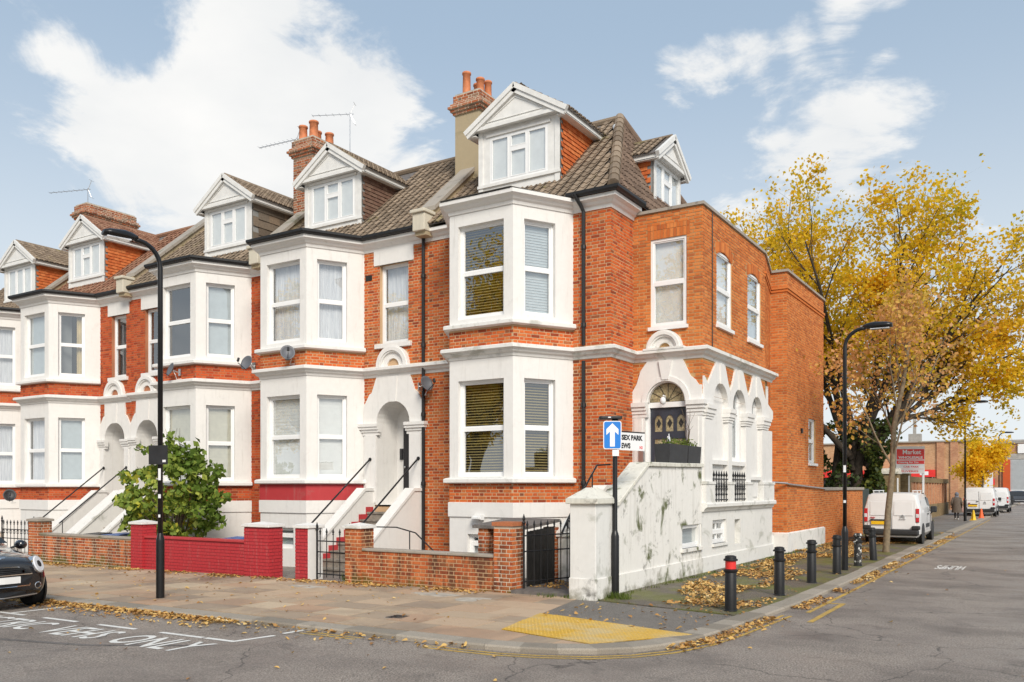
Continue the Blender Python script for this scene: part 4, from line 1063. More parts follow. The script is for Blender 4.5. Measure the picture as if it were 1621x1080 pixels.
# front face
P0, t, n, L = face((-8.33,18.5),(XS,18.5)); a = 8.33
hw = (-7.89+a, -7.02+a, 5.58, 7.60)
ew.wall((-8.33,18.5),(XS,18.5),4.0,8.22,[hw,(.33,1.33,4.0,4.42)],.02)
eb.face((-8.33,18.5),(XS,18.5),4.1,8.2,[hw,(hw[0]-.08,hw[1]+.08,7.60,7.93)],lambda s,z: 4.78<z<5.06 or (z<4.8 and abs(s-.83)<.80-(z-4.1)*.55) or (5.0<z<5.6 and math.hypot(s-.80,z-5.06)<.44), bond='flemish')
soldiers((-8.33,18.5), t, n, hw[0]-.08, hw[1]+.08, 7.605, 7.925, two=True)
window(H3, (-7.455,18.5), (0,-1), .87, 2.02, 5.58, 'white', 'curtain_left', recess=.02)
m = MB(); m.box(-7.93,-6.98,18.42,18.52,5.50,5.58); mk('sill', m, 'upvc', H3)
# side face, then the part that turns in to the rear block
sh = [(19.43-18.5,20.54-18.5,5.70,7.46),(21.81-18.5,22.98-18.5,5.70,7.46)]
ew.wall((XS,18.5),(XS,23.35),4.0,8.22,sh+[(19.06-18.5,20.18-18.5,4.0,4.38),(20.47-18.5,21.56-18.5,4.0,4.37),(22.0-18.5,23.0-18.5,4.0,4.34)],.02); ew.wall((XS,23.35),(-7.1,25.5),-.3,8.22,[],.1)
Ps, ts, ns, Ls = face((XS,18.5),(XS,23.35))
def sk(s, z):
    if 4.78 < z < 5.06: return True
    for h in sh:
        c = (h[0]+h[1])/2; hw2 = (h[1]-h[0])/2
        u = (s-c)/hw2
        if abs(u) < 1.12 and 7.30 < z < 7.72-.12*u*u: return True
    if z < 4.8: return z < 4.42
    return False
eb.face((XS,18.5),(XS,23.35),4.02,8.2,[(h[0],h[1],5.7,7.3) for h in sh],sk)
for h in sh: 
    soldiers((XS,18.5), ts, ns, h[0]-.06, h[1]+.06, 7.47, 7.70, arc=.13)
    window(H3, (XS,18.5+(h[0]+h[1])/2), (1,0), h[1]-h[0], 1.74, 5.70, 'white' if h is sh[0] else 'grey', recess=.02)
    w2 = (h[1]-h[0])/2; c = (h[0]+h[1])/2
    for q in (-1,1):       # brick haunches that make the head of the opening segmental
        m = MB(); pts = [(c+q*w2,7.46),(c+q*w2,7.33)]+[(c+q*w2*(1-.2*i),7.46-.13*(1-.2*i)**2) for i in range(1,6)]
        eb_ = plate((XS,18.5), ts, ns, pts if q < 0 else pts[::-1], .004, .09); mk('haunch', eb_, 'brick_orange', H3)
    m = MB(); m.box(XS-.05,XS+.07,18.5+h[0]-.04,18.5+h[1]+.04,5.62,5.70); mk('sill', m, 'upvc', H3)
eb.face((XS,23.35),(-7.1,25.5),.55,8.2,[],lambda s, z: s < .80 and z < 5.06)
for (z0, o) in ((7.62,.03),(7.70,.05)):
    m = MB(); m.sweep([(XS,23.35),(-7.1,25.5)], [(0,z0),(o,z0),(o,z0+.065),(0,z0+.065)]); mk('oversail_course', m, 'brick_orange', H3)
ex = mk('extension_wall', ew, 'mortar_orange', H3); eb.build(ex)
m = MB(); m.add([(-8.33,18.5,8.1),(XS,18.5,8.1),(XS,23.35,8.1),(-7.1,25.5,8.1),(-8.33,25.5,8.1)], [(0,1,2,3,4)]); mk('flat_roof', m, 'lead_grey', H3)
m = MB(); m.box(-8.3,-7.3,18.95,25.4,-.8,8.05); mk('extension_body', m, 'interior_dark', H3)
cp = [(-8.38,18.5),(XS,18.5),(XS,23.35),(-7.1,25.5)]
m = MB(); m.sweep(cp, [(-.22,8.22),(.05,8.22),(.05,8.29),(-.08,8.33),(-.22,8.30)]); mk('parapet_coping', m, 'coping_grey', H3)
m = MB(); m.tube([(XS+.02,19.1,8.2),(XS+.02,19.1,5.1)], .012, 6); mk('cable', m, 'black_metal', H3)
# white entrance front
c = -7.50+8.33; L -= .006; out = [(0,1.42),(c-.52,1.42),(c-.52,3.86)]+arch_outline(c, .52, 3.86)+[(c+.52,3.86),(c+.52,1.42),(L,1.42),(L,4.20),(c+.78,4.2),(c+.70,4.32),(c+.58,4.42),(c+.40,4.80),(c-.46,4.80),(c-.62,4.60),(c-.72,4.30),(0,4.12)]
m = plate((-8.33,18.5), t, n, out, .05, .22); mk('entrance_surround', m, 'stucco', H3)
m = ring((-8.33,18.5), t, n, c, 3.86, .47, .58, .085, .1); g2 = ring((-8.33,18.5), t, n, c, 3.86, .44, .50, .03, .1); m.add(g2.v, g2.f); mk('arch_moulding', m, 'stucco', H3)
m = plate((-8.33,18.5), t, n, [(c-.08,4.36),(c+.08,4.36),(c+.16,4.80),(c-.16,4.80)], .105, .06); mk('keystone', m, 'stucco', H3)
orn = MB()
for (r0, r1, o) in ((.28,.43,.12),(.32,.39,.15),(.14,.28,.07)):
    g_ = ring((-8.33,18.5), t, n, .80, 5.06, r0, r1, o, .2); orn.add(g_.v, g_.f)
orn.box(-8.0,-7.02,18.3,18.5,5.02,5.08); mk('arch_ornament', orn, 'stucco_worn', H3)
for (x0, x1, w) in ((-8.32,-8.0,0),(-6.99,XS,1)):
    cq = MB()
    for (o, z0, z1) in ((.012,3.52,3.60),(.035,3.60,3.68),(.065,3.68,3.76),(.10,3.76,3.86)):
        cq.box(x0-(.02 if not w else .0),x1+(o if w else .04),18.45-o,18.6+(.3 if w else 0),z0,z1)
    mk('capital', cq, 'stucco', H3)
    cq = MB(); cq.box(x0+.05,x1-.08,18.425,18.455,1.4,3.5); mk('pilaster', cq, 'stucco', H3)
# door, frame, fanlight
m = MB(); m.box(-8.02,-7.94,18.56,18.64,1.45,3.86); m.box(-7.06,-6.98,18.56,18.64,1.45,3.86); m.box(-7.94,-7.06,18.56,18.64,3.74,3.86); mk('door_frame', m, 'upvc', H3)
dm = MB(); holes = [(.10+.27*i,.29+.27*i,1.72,2.10) for i in range(3)]+[(.10,.39,.45,1.55),(.49,.78,.45,1.55)]
dm.wall((-7.94,18.62),(-7.06,18.62),1.47,3.74,[(a_,b_,1.47+c_,1.47+d_) for a_,b_,c_,d_ in holes],.03)
door = mk('front_door', dm, 'door_navy', H3)
for (a_,b_,c_,d_) in holes:
    m = MB(); m.box(-7.94+a_,-7.94+b_,18.64,18.65,1.47+c_,1.47+d_); mk('leaded_pane', m, 'leaded_glass', door)
    xm, zm = -7.94+(a_+b_)/2, 1.47+(c_+d_)/2; m = MB(); m.prism([(xm-.06,18.632,zm),(xm,18.632,zm-.11),(xm+.06,18.632,zm),(xm,18.632,zm+.11)], (0,.006,0)); mk('diamond', m, 'interior_dark', door)
    if d_-c_ < .5:
        for q in (-1,1):
            xe = xm+q*(b_-a_)/2; m = MB(); m.prism([(xe,18.622,1.47+d_),(xe,18.622,1.47+d_-.10),(xm+q*(b_-a_)*.28,18.622,1.47+d_-.025),(xm+q*.01,18.622,1.47+d_)][::q], (0,.02,0)); mk('arch_head', m, 'door_navy', door)
m = MB(); m.lathe([(.012,0),(.035,.01),(.035,.03),(.012,.045)], (-7.87,18.57,2.45), 10, 'y'); mk('handle', m, 'steel', door)
mk_t = text_on(door, 'door_number', '1', .22, 'sign_white', -7.53, -7.47, 2.92, 18.612, .01)
m = MB(); fo = [(-7.50+p,zz) for p, zz in arch_outline(0,.46,3.87)]; m.add([(x,18.60,z) for x, z in fo], [tuple(range(len(fo)))]); fan_ = mk('fanlight', m, 'leaded_glass', H3)
m = MB(); 
for ang in (30, 60, 90, 120, 150): m.tube([(-7.5,18.59,3.88),(-7.5+.45*math.cos(R(ang)),18.59,3.87+.45*math.sin(R(ang)))], .006, 4)
mk('glazing_bar', m, 'interior_dark', fan_)
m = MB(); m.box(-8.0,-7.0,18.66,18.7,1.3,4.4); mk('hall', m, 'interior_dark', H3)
# arcade on the side
ay = [(18.5,20.32),(20.32,21.78),(21.78,24.0)]; op = [(19.08,20.16),(20.49,21.54),(22.02,22.98)]
for (y0, y1), (o0, o1) in zip(ay, op):
    s0, s1, q0, q1 = y0-18.5+.002, y1-18.5-.002, o0-18.5, o1-18.5; cc, rr = (q0+q1)/2, (q1-q0)/2; e1 = min(s1, q1+.36); e0 = max(s0, q0-.36)
    out = [(s0,3.78),(q0,3.78)]+arch_outline(cc, rr, 3.80)+[(q1,3.78),(s1,3.78),(s1,4.0),(e1-.02,4.24),(e1-.14,4.36),(cc+.30,4.80),(cc-.30,4.80),(e0+.14,4.36),(e0+.02,4.24),(s0,4.0)]
    if y0 == 18.5: out[-1] = (s0,4.4); 
    m = plate((XS,18.5), ts, ns, out, .05, .14); mk('arcade_arch', m, 'stucco', H3)
    m = plate((XS,18.5), ts, ns, [(cc-.07,3.80+rr-.02),(cc+.07,3.80+rr-.02),(cc+.12,4.80),(cc-.12,4.80)], .08, .05); mk('keystone', m, 'stucco', H3)
bm_ = MB(); bm_.wall((XS,18.5),(XS,24.0),1.5,4.7,[(20.62-18.5,21.42-18.5,2.55,4.3),(22.12-18.5,22.9-18.5,3.72,4.3)],.1,off=-.085); mk('arcade_back', bm_, 'stucco', H3)
window(H3, (XS-.085,21.02), (1,0), .80, 1.75, 2.55, 'grey', mid=.70, recess=.02); window(H3, (XS-.085,22.51), (1,0), .78, .58, 3.72, 'grey', mid=.9, recess=.02)
for (p0, p1) in ((18.5,19.08),(20.16,20.49),(21.54,22.02),(22.98,23.98)):
    x = XS+.05; m = MB(); m.box(XS-.10,x-.01,p0+.03,p1-.03,2.0,3.45); mk('column', m, 'stucco', H3)
    m = MB()
    for (o, z0, z1) in ((.008,3.46,3.52),(.03,3.52,3.58),(.055,3.58,3.68),(.085,3.68,3.78)): m.box(XS-.095,x+o,p0-min(o,.06)+(.1 if p0==18.5 else 0),p1+min(o,.06)-(0 if p1<23 else .45),z0,z1)
    mk('capital', m, 'stucco', H3)
    m = MB(); m.box(XS-.10,XS+.09,p0,p1,1.55,1.98); m.box(XS-.10,XS+.11,p0-.02,p1+.02,1.98,2.04); mk('pedestal', m, 'stucco_worn', H3)
for (p0, p1) in op[:2]:
    m = MB(); m.box(XS-.15,XS+.02,p0-.02,p1+.02,2.44,2.54); mk('sill', m, 'stucco', H3)
m = MB(); m.box(XS-.12,XS+.02,22.02,22.98,2.10,2.18); m.box(XS-.12,XS-.04,22.1,22.9,1.66,2.04); mk('sill', m, 'stucco', H3)
m = MB(); m.sweep([(XS,18.45),(XS,24.05)], [(0,1.36),(.04,1.36),(.07,1.42),(.13,1.46),(.13,1.53),(.10,1.56),(-.09,1.56),(-.09,1.36)]); mk('ledge', m, 'stucco_worn', H3)
def rail_panel(p0, p1):
    m = MB(); x = XS+.03; k = 6
    m.box(x-.012,x+.012,p0,p1,1.60,1.63); m.box(x-.012,x+.012,p0,p1,2.08,2.11); m.box(x-.01,x+.01,p0,p1,1.86,1.88)
    for i in range(k):
        y = p0+(p1-p0)*(i+.5)/k; m.tube([(x,y,1.57),(x,y,2.16)], .011, 6); m.lathe([(.005,2.14),(.035,2.19),(.022,2.22),(.003,2.30)], (x,y,0), 6); m.lathe([(.008,1.9),(.03,1.93),(.008,1.97)], (x,y,0), 6); m.lathe([(.008,1.7),(.03,1.74),(.008,1.78)], (x,y,0), 6)
        for q in (-1,1): m.tube([(x,y,1.80),(x,y+q*.05,1.85),(x,y+q*.03,2.0),(x,y,2.04)], .007, 5)
    return m
for p in op[:2]: mk('window_railing', rail_panel(*p), 'black_metal', H3)
# white base of the extension
bs_ = MB(); bh = [(19.17-18.45,20.16-18.45,.60,1.15),(20.78-18.45,21.23-18.45,.51,1.12)]
bs_.wall((XS,18.45),(XS,24.1),-.3,1.37,bh,.2); bs_.wall((XS,24.1),(-7.2,24.1),-.3,1.37); bs_.wall((XS,18.45),(XS,24.1),-.3,.33,[],.1,off=.03)
bs_.quad((XS,18.45,.33),(XS+.03,18.45,.33),(XS+.03,24.1,.33),(XS,24.1,.33)); bs_.quad((XS,24.0,1.36),(XS,24.1,1.36),(-7.2,24.1,1.36),(-7.2,24.0,1.36))
bs_.quad((XS-.2,19.1,.5),(XS-.2,21.3,.5),(XS-.2,21.3,1.2),(XS-.2,19.1,1.2))
mk('base', bs_, 'stucco_worn', H3)
m = MB(); m.box(XS-.30,XS-.012,18.30,18.60,-.1,1.9); mk('base_return', m, 'stucco_worn', H3)
window(H3, (XS,19.665), (1,0), .99, .55, .60, 'blind_white', mid=.5, recess=.06, name='basement_window', bars=True)
m = MB(); m.box(XS-.08,XS+.05,19.12,20.21,.54,.60); mk('sill', m, 'stucco_worn', H3)
m = MB(); m.sweep([(XS,23.35+.75),(-7.1,25.5)], [(0,-.2),(.05,-.2),(.05,.55),(0,.58)]); mk('plinth', m, 'stucco_worn', H3)

# ================================================================ rear brick block
AB = thing('rear_block', 'plain orange brick block with white plinth and one small window behind the corner house', 'building', (-8.5,28,0))
bw = MB(); bb = Bricks('brick_orange', 300); XA, Y0, Y1 = -6.62, 25.5, 30.2
hA = [(28.12-Y0,29.08-Y0,2.68,4.12)]
bw.wall((-9.5,Y0),(XA,Y0),-.3,8.22); bw.wall((XA,Y0),(XA,Y1),-.3,8.22,hA,.1); bw.wall((XA,Y1),(-9.5,Y1),-.3,8.22)
bb.face((-7.2,Y0),(XA,Y0),.58,8.2,[]); bb.face((XA,Y0),(XA,Y1),.58,8.2,hA); bb.face((XA,Y1),(-9.5,Y1),2.0,8.2,[])
w = mk('wall', bw, 'mortar_orange', AB); bb.build(w)
for (z0, o) in ((7.62,.035),(7.70,.06)):
    m = MB(); m.sweep([(-7.2,Y0),(XA,Y0),(XA,Y1)], [(0,z0),(o,z0),(o,z0+.065),(0,z0+.065)]); mk('oversail_course', m, 'brick_orange', AB)
m = MB(); m.sweep([(-9.5,Y0),(XA,Y0),(XA,Y1),(-9.5,Y1)], [(-.25,8.2),(.06,8.2),(.06,8.27),(-.1,8.31),(-.25,8.28)]); mk('coping', m, 'coping_grey', AB)
m = MB(); m.sweep([(-7.3,Y0),(XA,Y0),(XA,Y1),(-7.3,Y1)], [(0,-.2),(.05,-.2),(.05,.55),(0,.59)]); mk('plinth', m, 'stucco_worn', AB)
m = MB(); m.add([(-9.5,Y0,8.1),(XA,Y0,8.1),(XA,Y1,8.1),(-9.5,Y1,8.1)], [(0,1,2,3)]); mk('flat_roof', m, 'lead_grey', AB)
window(AB, (XA,28.6), (1,0), .96, 1.44, 2.68, 'net', recess=.05); m = MB(); m.box(XA-.05,XA+.07,28.06,29.14,2.60,2.68); mk('sill', m, 'upvc', AB)
m = MB(); m.tube([(-7.0,25.0,2.06),(-6.58,25.42,2.02),(XA+.05,25.5,2.0),(XA+.05,30.2,1.86)], .03, 8); mk('service_pipe', m, 'steel', AB)
m = MB(); m.box(XA,XA+.06,27.1,27.22,3.58,3.72); mk('vent', m, 'black_metal', AB)

# ================================================================ front gardens: walls, gates, steps
YW = 13.22
m = MB(); m.prism([(-40,13.3,-.36),(-6.9,13.3,-.12),(-6.9,17.4,-.12),(-40,17.4,-.36)], (0,0,-.3)); mk('front_yard', m, 'concrete', kind='structure')
mat('red_brick', paintf((.47, .036, .044), .45, .35, 0, .4)); plain('red_mortar', (.30, .022, .030), .7, .15, 14)
def garden_wall(label, xa, xb, ztop, piers, bmat, mmat, capm, pier_cap=None, group='low front garden walls', course=.075, stains=None):
    w = thing('garden_wall', label, 'wall', ((xa+xb)/2, YW, gz((xa+xb)/2)), group)
    mm = MB(); bk = Bricks(bmat, 300); zg = gz((xa+xb)/2)-.02
    if xb-xa > .3:
        mm.box(xa,xb,YW,YW+.22,zg-.1,ztop-.05); bk.face((xa,YW),(xb,YW),zg,ztop-.05,course=course); bk.face((xb,YW+.22),(xa,YW+.22),zg+.2,ztop-.05,course=course, weight=.5)
    for (p0, p1, zp) in piers:
        mm.box(p0,p1,YW-.07,YW+.33,zg-.1,zp)
        bk.face((p0,YW-.07),(p1,YW-.07),zg,zp,course=course); bk.face((p1,YW-.07),(p1,YW+.33),zg,zp,course=course)
        bk.face((p0,YW+.33),(p0,YW-.07),zg,zp,course=course, weight=.5)
    core = mk('masonry', mm, mmat, w); bk.build(core)
    if capm and xb-xa > .3:
        n = max(1, int((xb-xa)/.9)); 
        for i in range(n):
            c = MB(); a = xa+(xb-xa)*i/n; b = xa+(xb-xa)*(i+1)/n; c.box(a+.003,b-.003,YW-.035,YW+.255,ztop-.05,ztop+.005); bevel(mk('coping_stone', c, capm, w), .012, 2)
    for (p0, p1, zp) in piers:
        if pier_cap:
            c = MB(); c.box(p0-.05,p1+.05,YW-.12,YW+.38,zp,zp+.06); c.add([(p0-.05,YW-.12,zp+.06),(p1+.05,YW-.12,zp+.06),(p1+.05,YW+.38,zp+.06),(p0-.05,YW+.38,zp+.06),((p0+p1)/2,YW+.13,zp+.12)], [(0,1,4),(1,2,4),(2,3,4),(3,0,4)])
            bevel(mk('pier_cap', c, pier_cap, w), .012, 2)
    return w
garden_wall('low weathered red brick garden wall with two piers before the corner house', -11.95, -8.70, .66, [(-12.36,-11.95,1.06)], 'brick_wall', 'mortar_warm', 'coping_grey', 'stucco_worn')
w3 = garden_wall('tall orange brick gate pier beside the black spiked gate', -8.69, -8.69, 1.2, [(-8.69,-8.30,1.20)], 'brick_wall', 'mortar_pale', None)
c = MB(); c.box(-8.72,-8.27,13.12,13.58,1.20,1.27); mk('pier_cap', c, 'brick_chimney', w3)
garden_wall('long garden wall of brick painted bright red', -19.15, -15.42, .70, [(-19.60,-19.15,.98),(-15.42,-14.63,1.02)], 'red_brick', 'red_mortar', 'red_paint', 'stucco')
rp = garden_wall('narrow red painted brick pier with a white side next to the barred gate', -13.7, -13.7, 1.0, [(-13.80,-13.42,1.03)], 'red_brick', 'red_mortar', None, 'stucco')
m = MB(); m.box(-13.42,-13.40,13.14,13.56,-.08,1.02); mk('painted_side', m, 'stucco', rp)
garden_wall('low orange brick garden wall with moss along its foot behind the black car', -23.85, -19.64, .64, [(-24.30,-23.85,.96)], 'brick_wall', 'mortar_pale', 'coping_grey', 'coping_grey')
garden_wall('far brick garden wall behind the parked black car', -34.0, -26.2, .6, [], 'brick_wall', 'mortar_pale', 'coping_grey', None)

def spiked_gate(label, P, Q, h, k, z0, name='gate', scroll=False):
    g_ = thing(name, label, 'gate', (P[0],P[1],z0), 'iron gates'); P = Vector(P); Q = Vector(Q); m = MB()
    for z in (z0+.12, z0+h*.60, z0+h-.16): 
        d = (Q-P).normalized(); m.tube([(P.x,P.y,z),(Q.x,Q.y,z)], .013, 4)
    mk('rail', m, 'black_metal', g_)
    for i in range(k):
        p = P+(Q-P)*(i+.5)/k; b = MB(); b.tube([(p.x,p.y,z0+.05),(p.x,p.y,z0+h)], .010, 6)
        b.lathe([(.008,z0+h-.03),(.022,z0+h-.01),(.012,z0+h+.01),(.026,z0+h+.035),(.003,z0+h+.12)], (p.x,p.y,0), 6)
        if scroll:
            for q in (-1,1):
                dd = (Q-P).normalized()*q; pts = [(p.x+dd.x*r*math.cos(a),p.y+dd.y*r*math.cos(a),z0+h*.8+r*math.sin(a)) for a, r in ((k2*.7,.02+.008*k2) for k2 in range(9))]; b.tube(pts, .006, 4)
        mk('bar', b, 'black_metal', g_)
    for p in (P, Q):
        b = MB(); b.tube([(p.x,p.y,z0),(p.x,p.y,z0+h+.05)], .020, 8); b.lathe([(.012,z0+h+.04),(.035,z0+h+.08),(.02,z0+h+.11),(.03,z0+h+.15),(.004,z0+h+.24)], (p.x,p.y,0), 8); mk('stile', b, 'black_metal', g_)
    return g_
spiked_gate('black spiked iron gate standing open beside the white gate pillar', (-8.20,13.40), (-7.86,14.55), 1.12, 7, .06)
spiked_gate('black barred gate between the red pier and the brick garden wall', (-13.36,13.35), (-12.42,13.35), .98, 5, -.06)
spiked_gate('short black barred gate in the gap of the red wall', (-14.55,14.1), (-14.0,14.1), .9, 3, -.1)
spiked_gate('ornate black scrolled gate behind the parked black car', (-26.1,13.35), (-24.4,13.35), 1.05, 9, -.2, scroll=True)
# white gate pillar at the corner
p = thing('gate_pillar', 'square white rendered gate pillar with mossy pyramid cap at the corner', 'pillar', (-6.78,13.33,0))
m = MB(); m.box(-7.02,-6.53,12.98,13.68,-.1,1.62); bevel(mk('shaft', m, 'stucco_worn', p), .012, 2)
m = MB(); m.box(-7.035,-6.515,12.965,13.695,-.1,.36); bevel(mk('plinth', m, 'stucco_mossy', p), .012, 2)
m = MB(); m.box(-7.08,-6.47,12.92,13.74,1.62,1.71); m.add([(-7.08,12.92,1.71),(-6.47,12.92,1.71),(-6.47,13.74,1.71),(-7.08,13.74,1.71),(-6.86,13.25,1.90),(-6.70,13.25,1.90),(-6.70,13.42,1.90),(-6.86,13.42,1.90)], [(0,1,5,4),(1,2,6,5),(2,3,7,6),(3,0,4,7),(4,5,6,7)]); bevel(mk('cap', m, 'cap_mossy', p), .015, 2)
m = MB(); m.box(-8.30,-7.02,13.12,15.1,-.05,.055); mk('threshold', m, 'slate', kind='structure')
# bin store of black boards behind the gate
b = thing('bin_store', 'black boarded bin store with brick ends behind the open gate', 'bin store', (-8.8,14.2,0))
for i in range(8):
    m = MB(); y = 13.75+i*.125; m.box(-8.36,-8.33,y+.003,y+.122,.05,1.08+i*.008); mk('board', m, 'dark_timber', b)
m = MB(); m.prism([(-9.5,13.62,1.12),(-8.28,13.62,1.12),(-8.28,14.9,1.22),(-9.5,14.9,1.22)], (0,0,.06)); mk('roof', m, 'slate', b)
bk = Bricks('brick_wall', 60); mm = MB(); 
for (x0,x1,y0,y1) in ((-9.4,-9.17,13.68,13.9),(-8.58,-8.36,14.76,14.98)):
    mm.box(x0,x1,y0,y1,-.05,1.12); bk.face((x0,y0),(x1,y0),0,1.12); bk.face((x1,y0),(x1,y1),0,1.12)
co = mk('pier', mm, 'mortar_pale', b); bk.build(co)

def entrance_steps(label, xl, xr, z1, zb, red=False, mat_='stucco', rails=True, y1=17.24, lp=True):
    s = thing('entrance_steps', label, 'steps', ((xl+xr)/2, 15.2, zb), 'entrance steps'); k = 8; rise = (z1-zb)/k; tr = .272; pw = .24
    for i in range(k):
        z = z1-rise*(i+1); y = y1-tr*(i+1)
        m = MB(); m.box(xl+pw,xr-pw,y,y1+.05,z-.5 if i == k-1 else z-rise*1.05,z-.045+rise*.0); m.box(xl+pw,xr-pw,y-.03,y+tr+.02,z-.045,z); mk('step', m, 'step_stone', s)
    y0 = y1-tr*(k+.2)
    for (a, b, nm) in ((xl,xl+pw,0),(xr-pw,xr,1)):
        m = MB(); m.prism([(a,y0,zb-.4),(a,y1+.04,zb-.4),(a,y1+.04,z1+.36),(a,y1-.35,z1+.36),(a,y0,zb+.36)], (b-a,0,0)); pa = mk('parapet', m, mat_, s)
        c = MB(); c.prism([(a-.03,y0-.04,zb+.34),(a-.03,y1-.35,z1+.365),(a-.03,y1+.04,z1+.365),(a-.03,y1+.04,z1+.44),(a-.03,y1-.37,z1+.44),(a-.03,y0-.04,zb+.41)], (b-a+.06,0,0)); mk('coping', c, mat_, pa)
    if red:
        for i in range(k):
            z = z1-rise*(i+1); y = y1-tr*(i+1)
            m = MB(); m.box(xl+pw-.002,xl+pw+.012,y-.05,y+tr-.04,z,z+.13); m.box(xl+pw-.002,xl+pw+.0125,y-.05,y+.04,z-rise,z); mk('painted_string', m, 'red_paint', s)
    if rails:
        for x in (xl+.12, xr-.12):
            m = MB(); m.tube([(x,y0-.05,zb+.95),(x,y1-.05,z1+1.18)], .022, 8); m.lathe([(.01,-.05),(.05,-.045),(.05,-.02),(.02,0)], (x,y1+.01,z1+1.19), 10, 'y')
            m.tube([(x,y0+.05,zb+.3),(x,y0+.05,zb+1.02)], .014, 6); mk('handrail', m, 'black_metal', s)
    return s
entrance_steps('white walled entrance steps with red painted edge up to an arched porch', -15.42, -13.56, 1.45, -.03, red=True)
entrance_steps('entrance steps with black handrails behind the orange brick garden wall', -27.3, -25.80, 1.37, -.15)
entrance_steps('entrance steps mostly hidden by the leafy shrub', -25.70, -24.05, 1.40, -.12, rails=False, mat_='stucco_worn')
# low rail and area guard beside the steps
r = thing('area_railing', 'thin black handrail bending down beside the white entrance steps', 'railing', (-12.6,13.9,0)); m = MB()
m.tube([(-12.3,13.6,1.08),(-11.5,13.75,1.08),(-11.0,13.75,.98),(-10.3,13.75,.45)], .014, 6); m.tube([(-11.15,13.75,1.0),(-11.15,13.75,.2)], .012, 6); m.tube([(-12.3,13.6,1.08),(-12.3,13.6,.1)], .012, 6); mk('rail', m, 'black_metal', r)

# side-door steps of the corner house
SS = thing('side_entrance_steps', 'mossy white walled steps climbing to the dark door of the corner house', 'steps', (-7.4,15.8,0))
for i in range(8):
    z = 1.45-.181*(i+1)+.0; y = 17.35-.27*(i+1); m = MB(); m.box(-8.05,-6.97,y,17.4,z-.2,z-.045); m.box(-8.05,-6.97,y-.03,y+.29,z-.045,z); mk('step', m, 'step_stone', SS)
m = MB(); m.box(-8.32,-6.97,17.35,18.5,1.2,1.45); mk('landing', m, 'step_stone', SS)
wl = MB(); wh_ = [(17.27-13.69,18.40-13.69,.60,1.10)]
wl.wall((XS,13.69),(XS,18.445),-.2,1.39,wh_,.22); wl.wall((XS,13.69),(XS,18.445),-.2,.33,[],.1,off=.03); wl.quad((XS,13.69,.33),(XS+.03,13.69,.33),(XS+.03,18.445,.33),(XS,18.445,.33))
pf = [(13.69,1.39),(18.44,1.39),(18.44,2.34),(15.42,2.30),(14.08,1.56),(13.69,1.56)]
wl.prism([(XS,y,z) for y, z in pf], (-.32,0,0)); wl.quad((XS-.32,18.4,-.2),(XS-.32,13.69,-.2),(XS-.32,13.69,1.4),(XS-.32,18.4,1.4))
sw = mk('stair_wall', wl, 'stucco_mossy', SS)
for (y0, z0, y1, z1) in ((13.69,1.57,14.10,1.57),(14.08,1.57,14.72,1.925),(14.74,1.935,15.42,2.31),(15.43,2.31,16.9,2.325),(16.92,2.325,18.46,2.35)):
    m = MB(); m.prism([(XS-.37,y0,z0),(XS-.37,y1,z1),(XS-.37,y1,z1+.085),(XS-.37,y0,z0+.085)], (.42,0,0)); bevel(mk('coping_stone', m, 'cap_mossy', sw), .014, 2)
window(SS, (XS,17.835), (1,0), 1.13, .50, .60, 'grey', mid=.97, recess=.05, name='basement_window')
m = MB(); m.box(XS-.08,XS+.06,17.18,18.43,.53,.60); mk('sill', m, 'stucco_mossy', SS)
m = MB(); m.prism([(-8.32,14.9,-.1),(-8.32,17.3,-.1),(-8.32,17.3,1.88),(-8.32,16.5,1.86),(-8.32,15.0,.95),(-8.32,14.9,.95)], (.26,0,0)); lw = mk('left_parapet', m, 'stucco_worn', SS)
m = MB(); m.prism([(-8.36,14.86,.93),(-8.36,16.5,1.87),(-8.36,17.3,1.885),(-8.36,17.3,1.96),(-8.36,16.48,1.95),(-8.36,14.86,1.01)], (.34,0,0)); mk('coping', m, 'stucco_mossy', lw)
m = MB(); m.tube([(-8.15,14.75,1.02),(-8.15,15.01,1.30),(-8.15,16.26,2.37),(-8.15,16.9,2.40)], .02, 8); m.tube([(-8.15,16.05,1.7),(-8.15,16.05,2.19)], .014, 6); m.tube([(-8.15,15.0,.4),(-8.15,15.0,1.3)], .014, 6); mk('handrail', m, 'black_metal', SS)
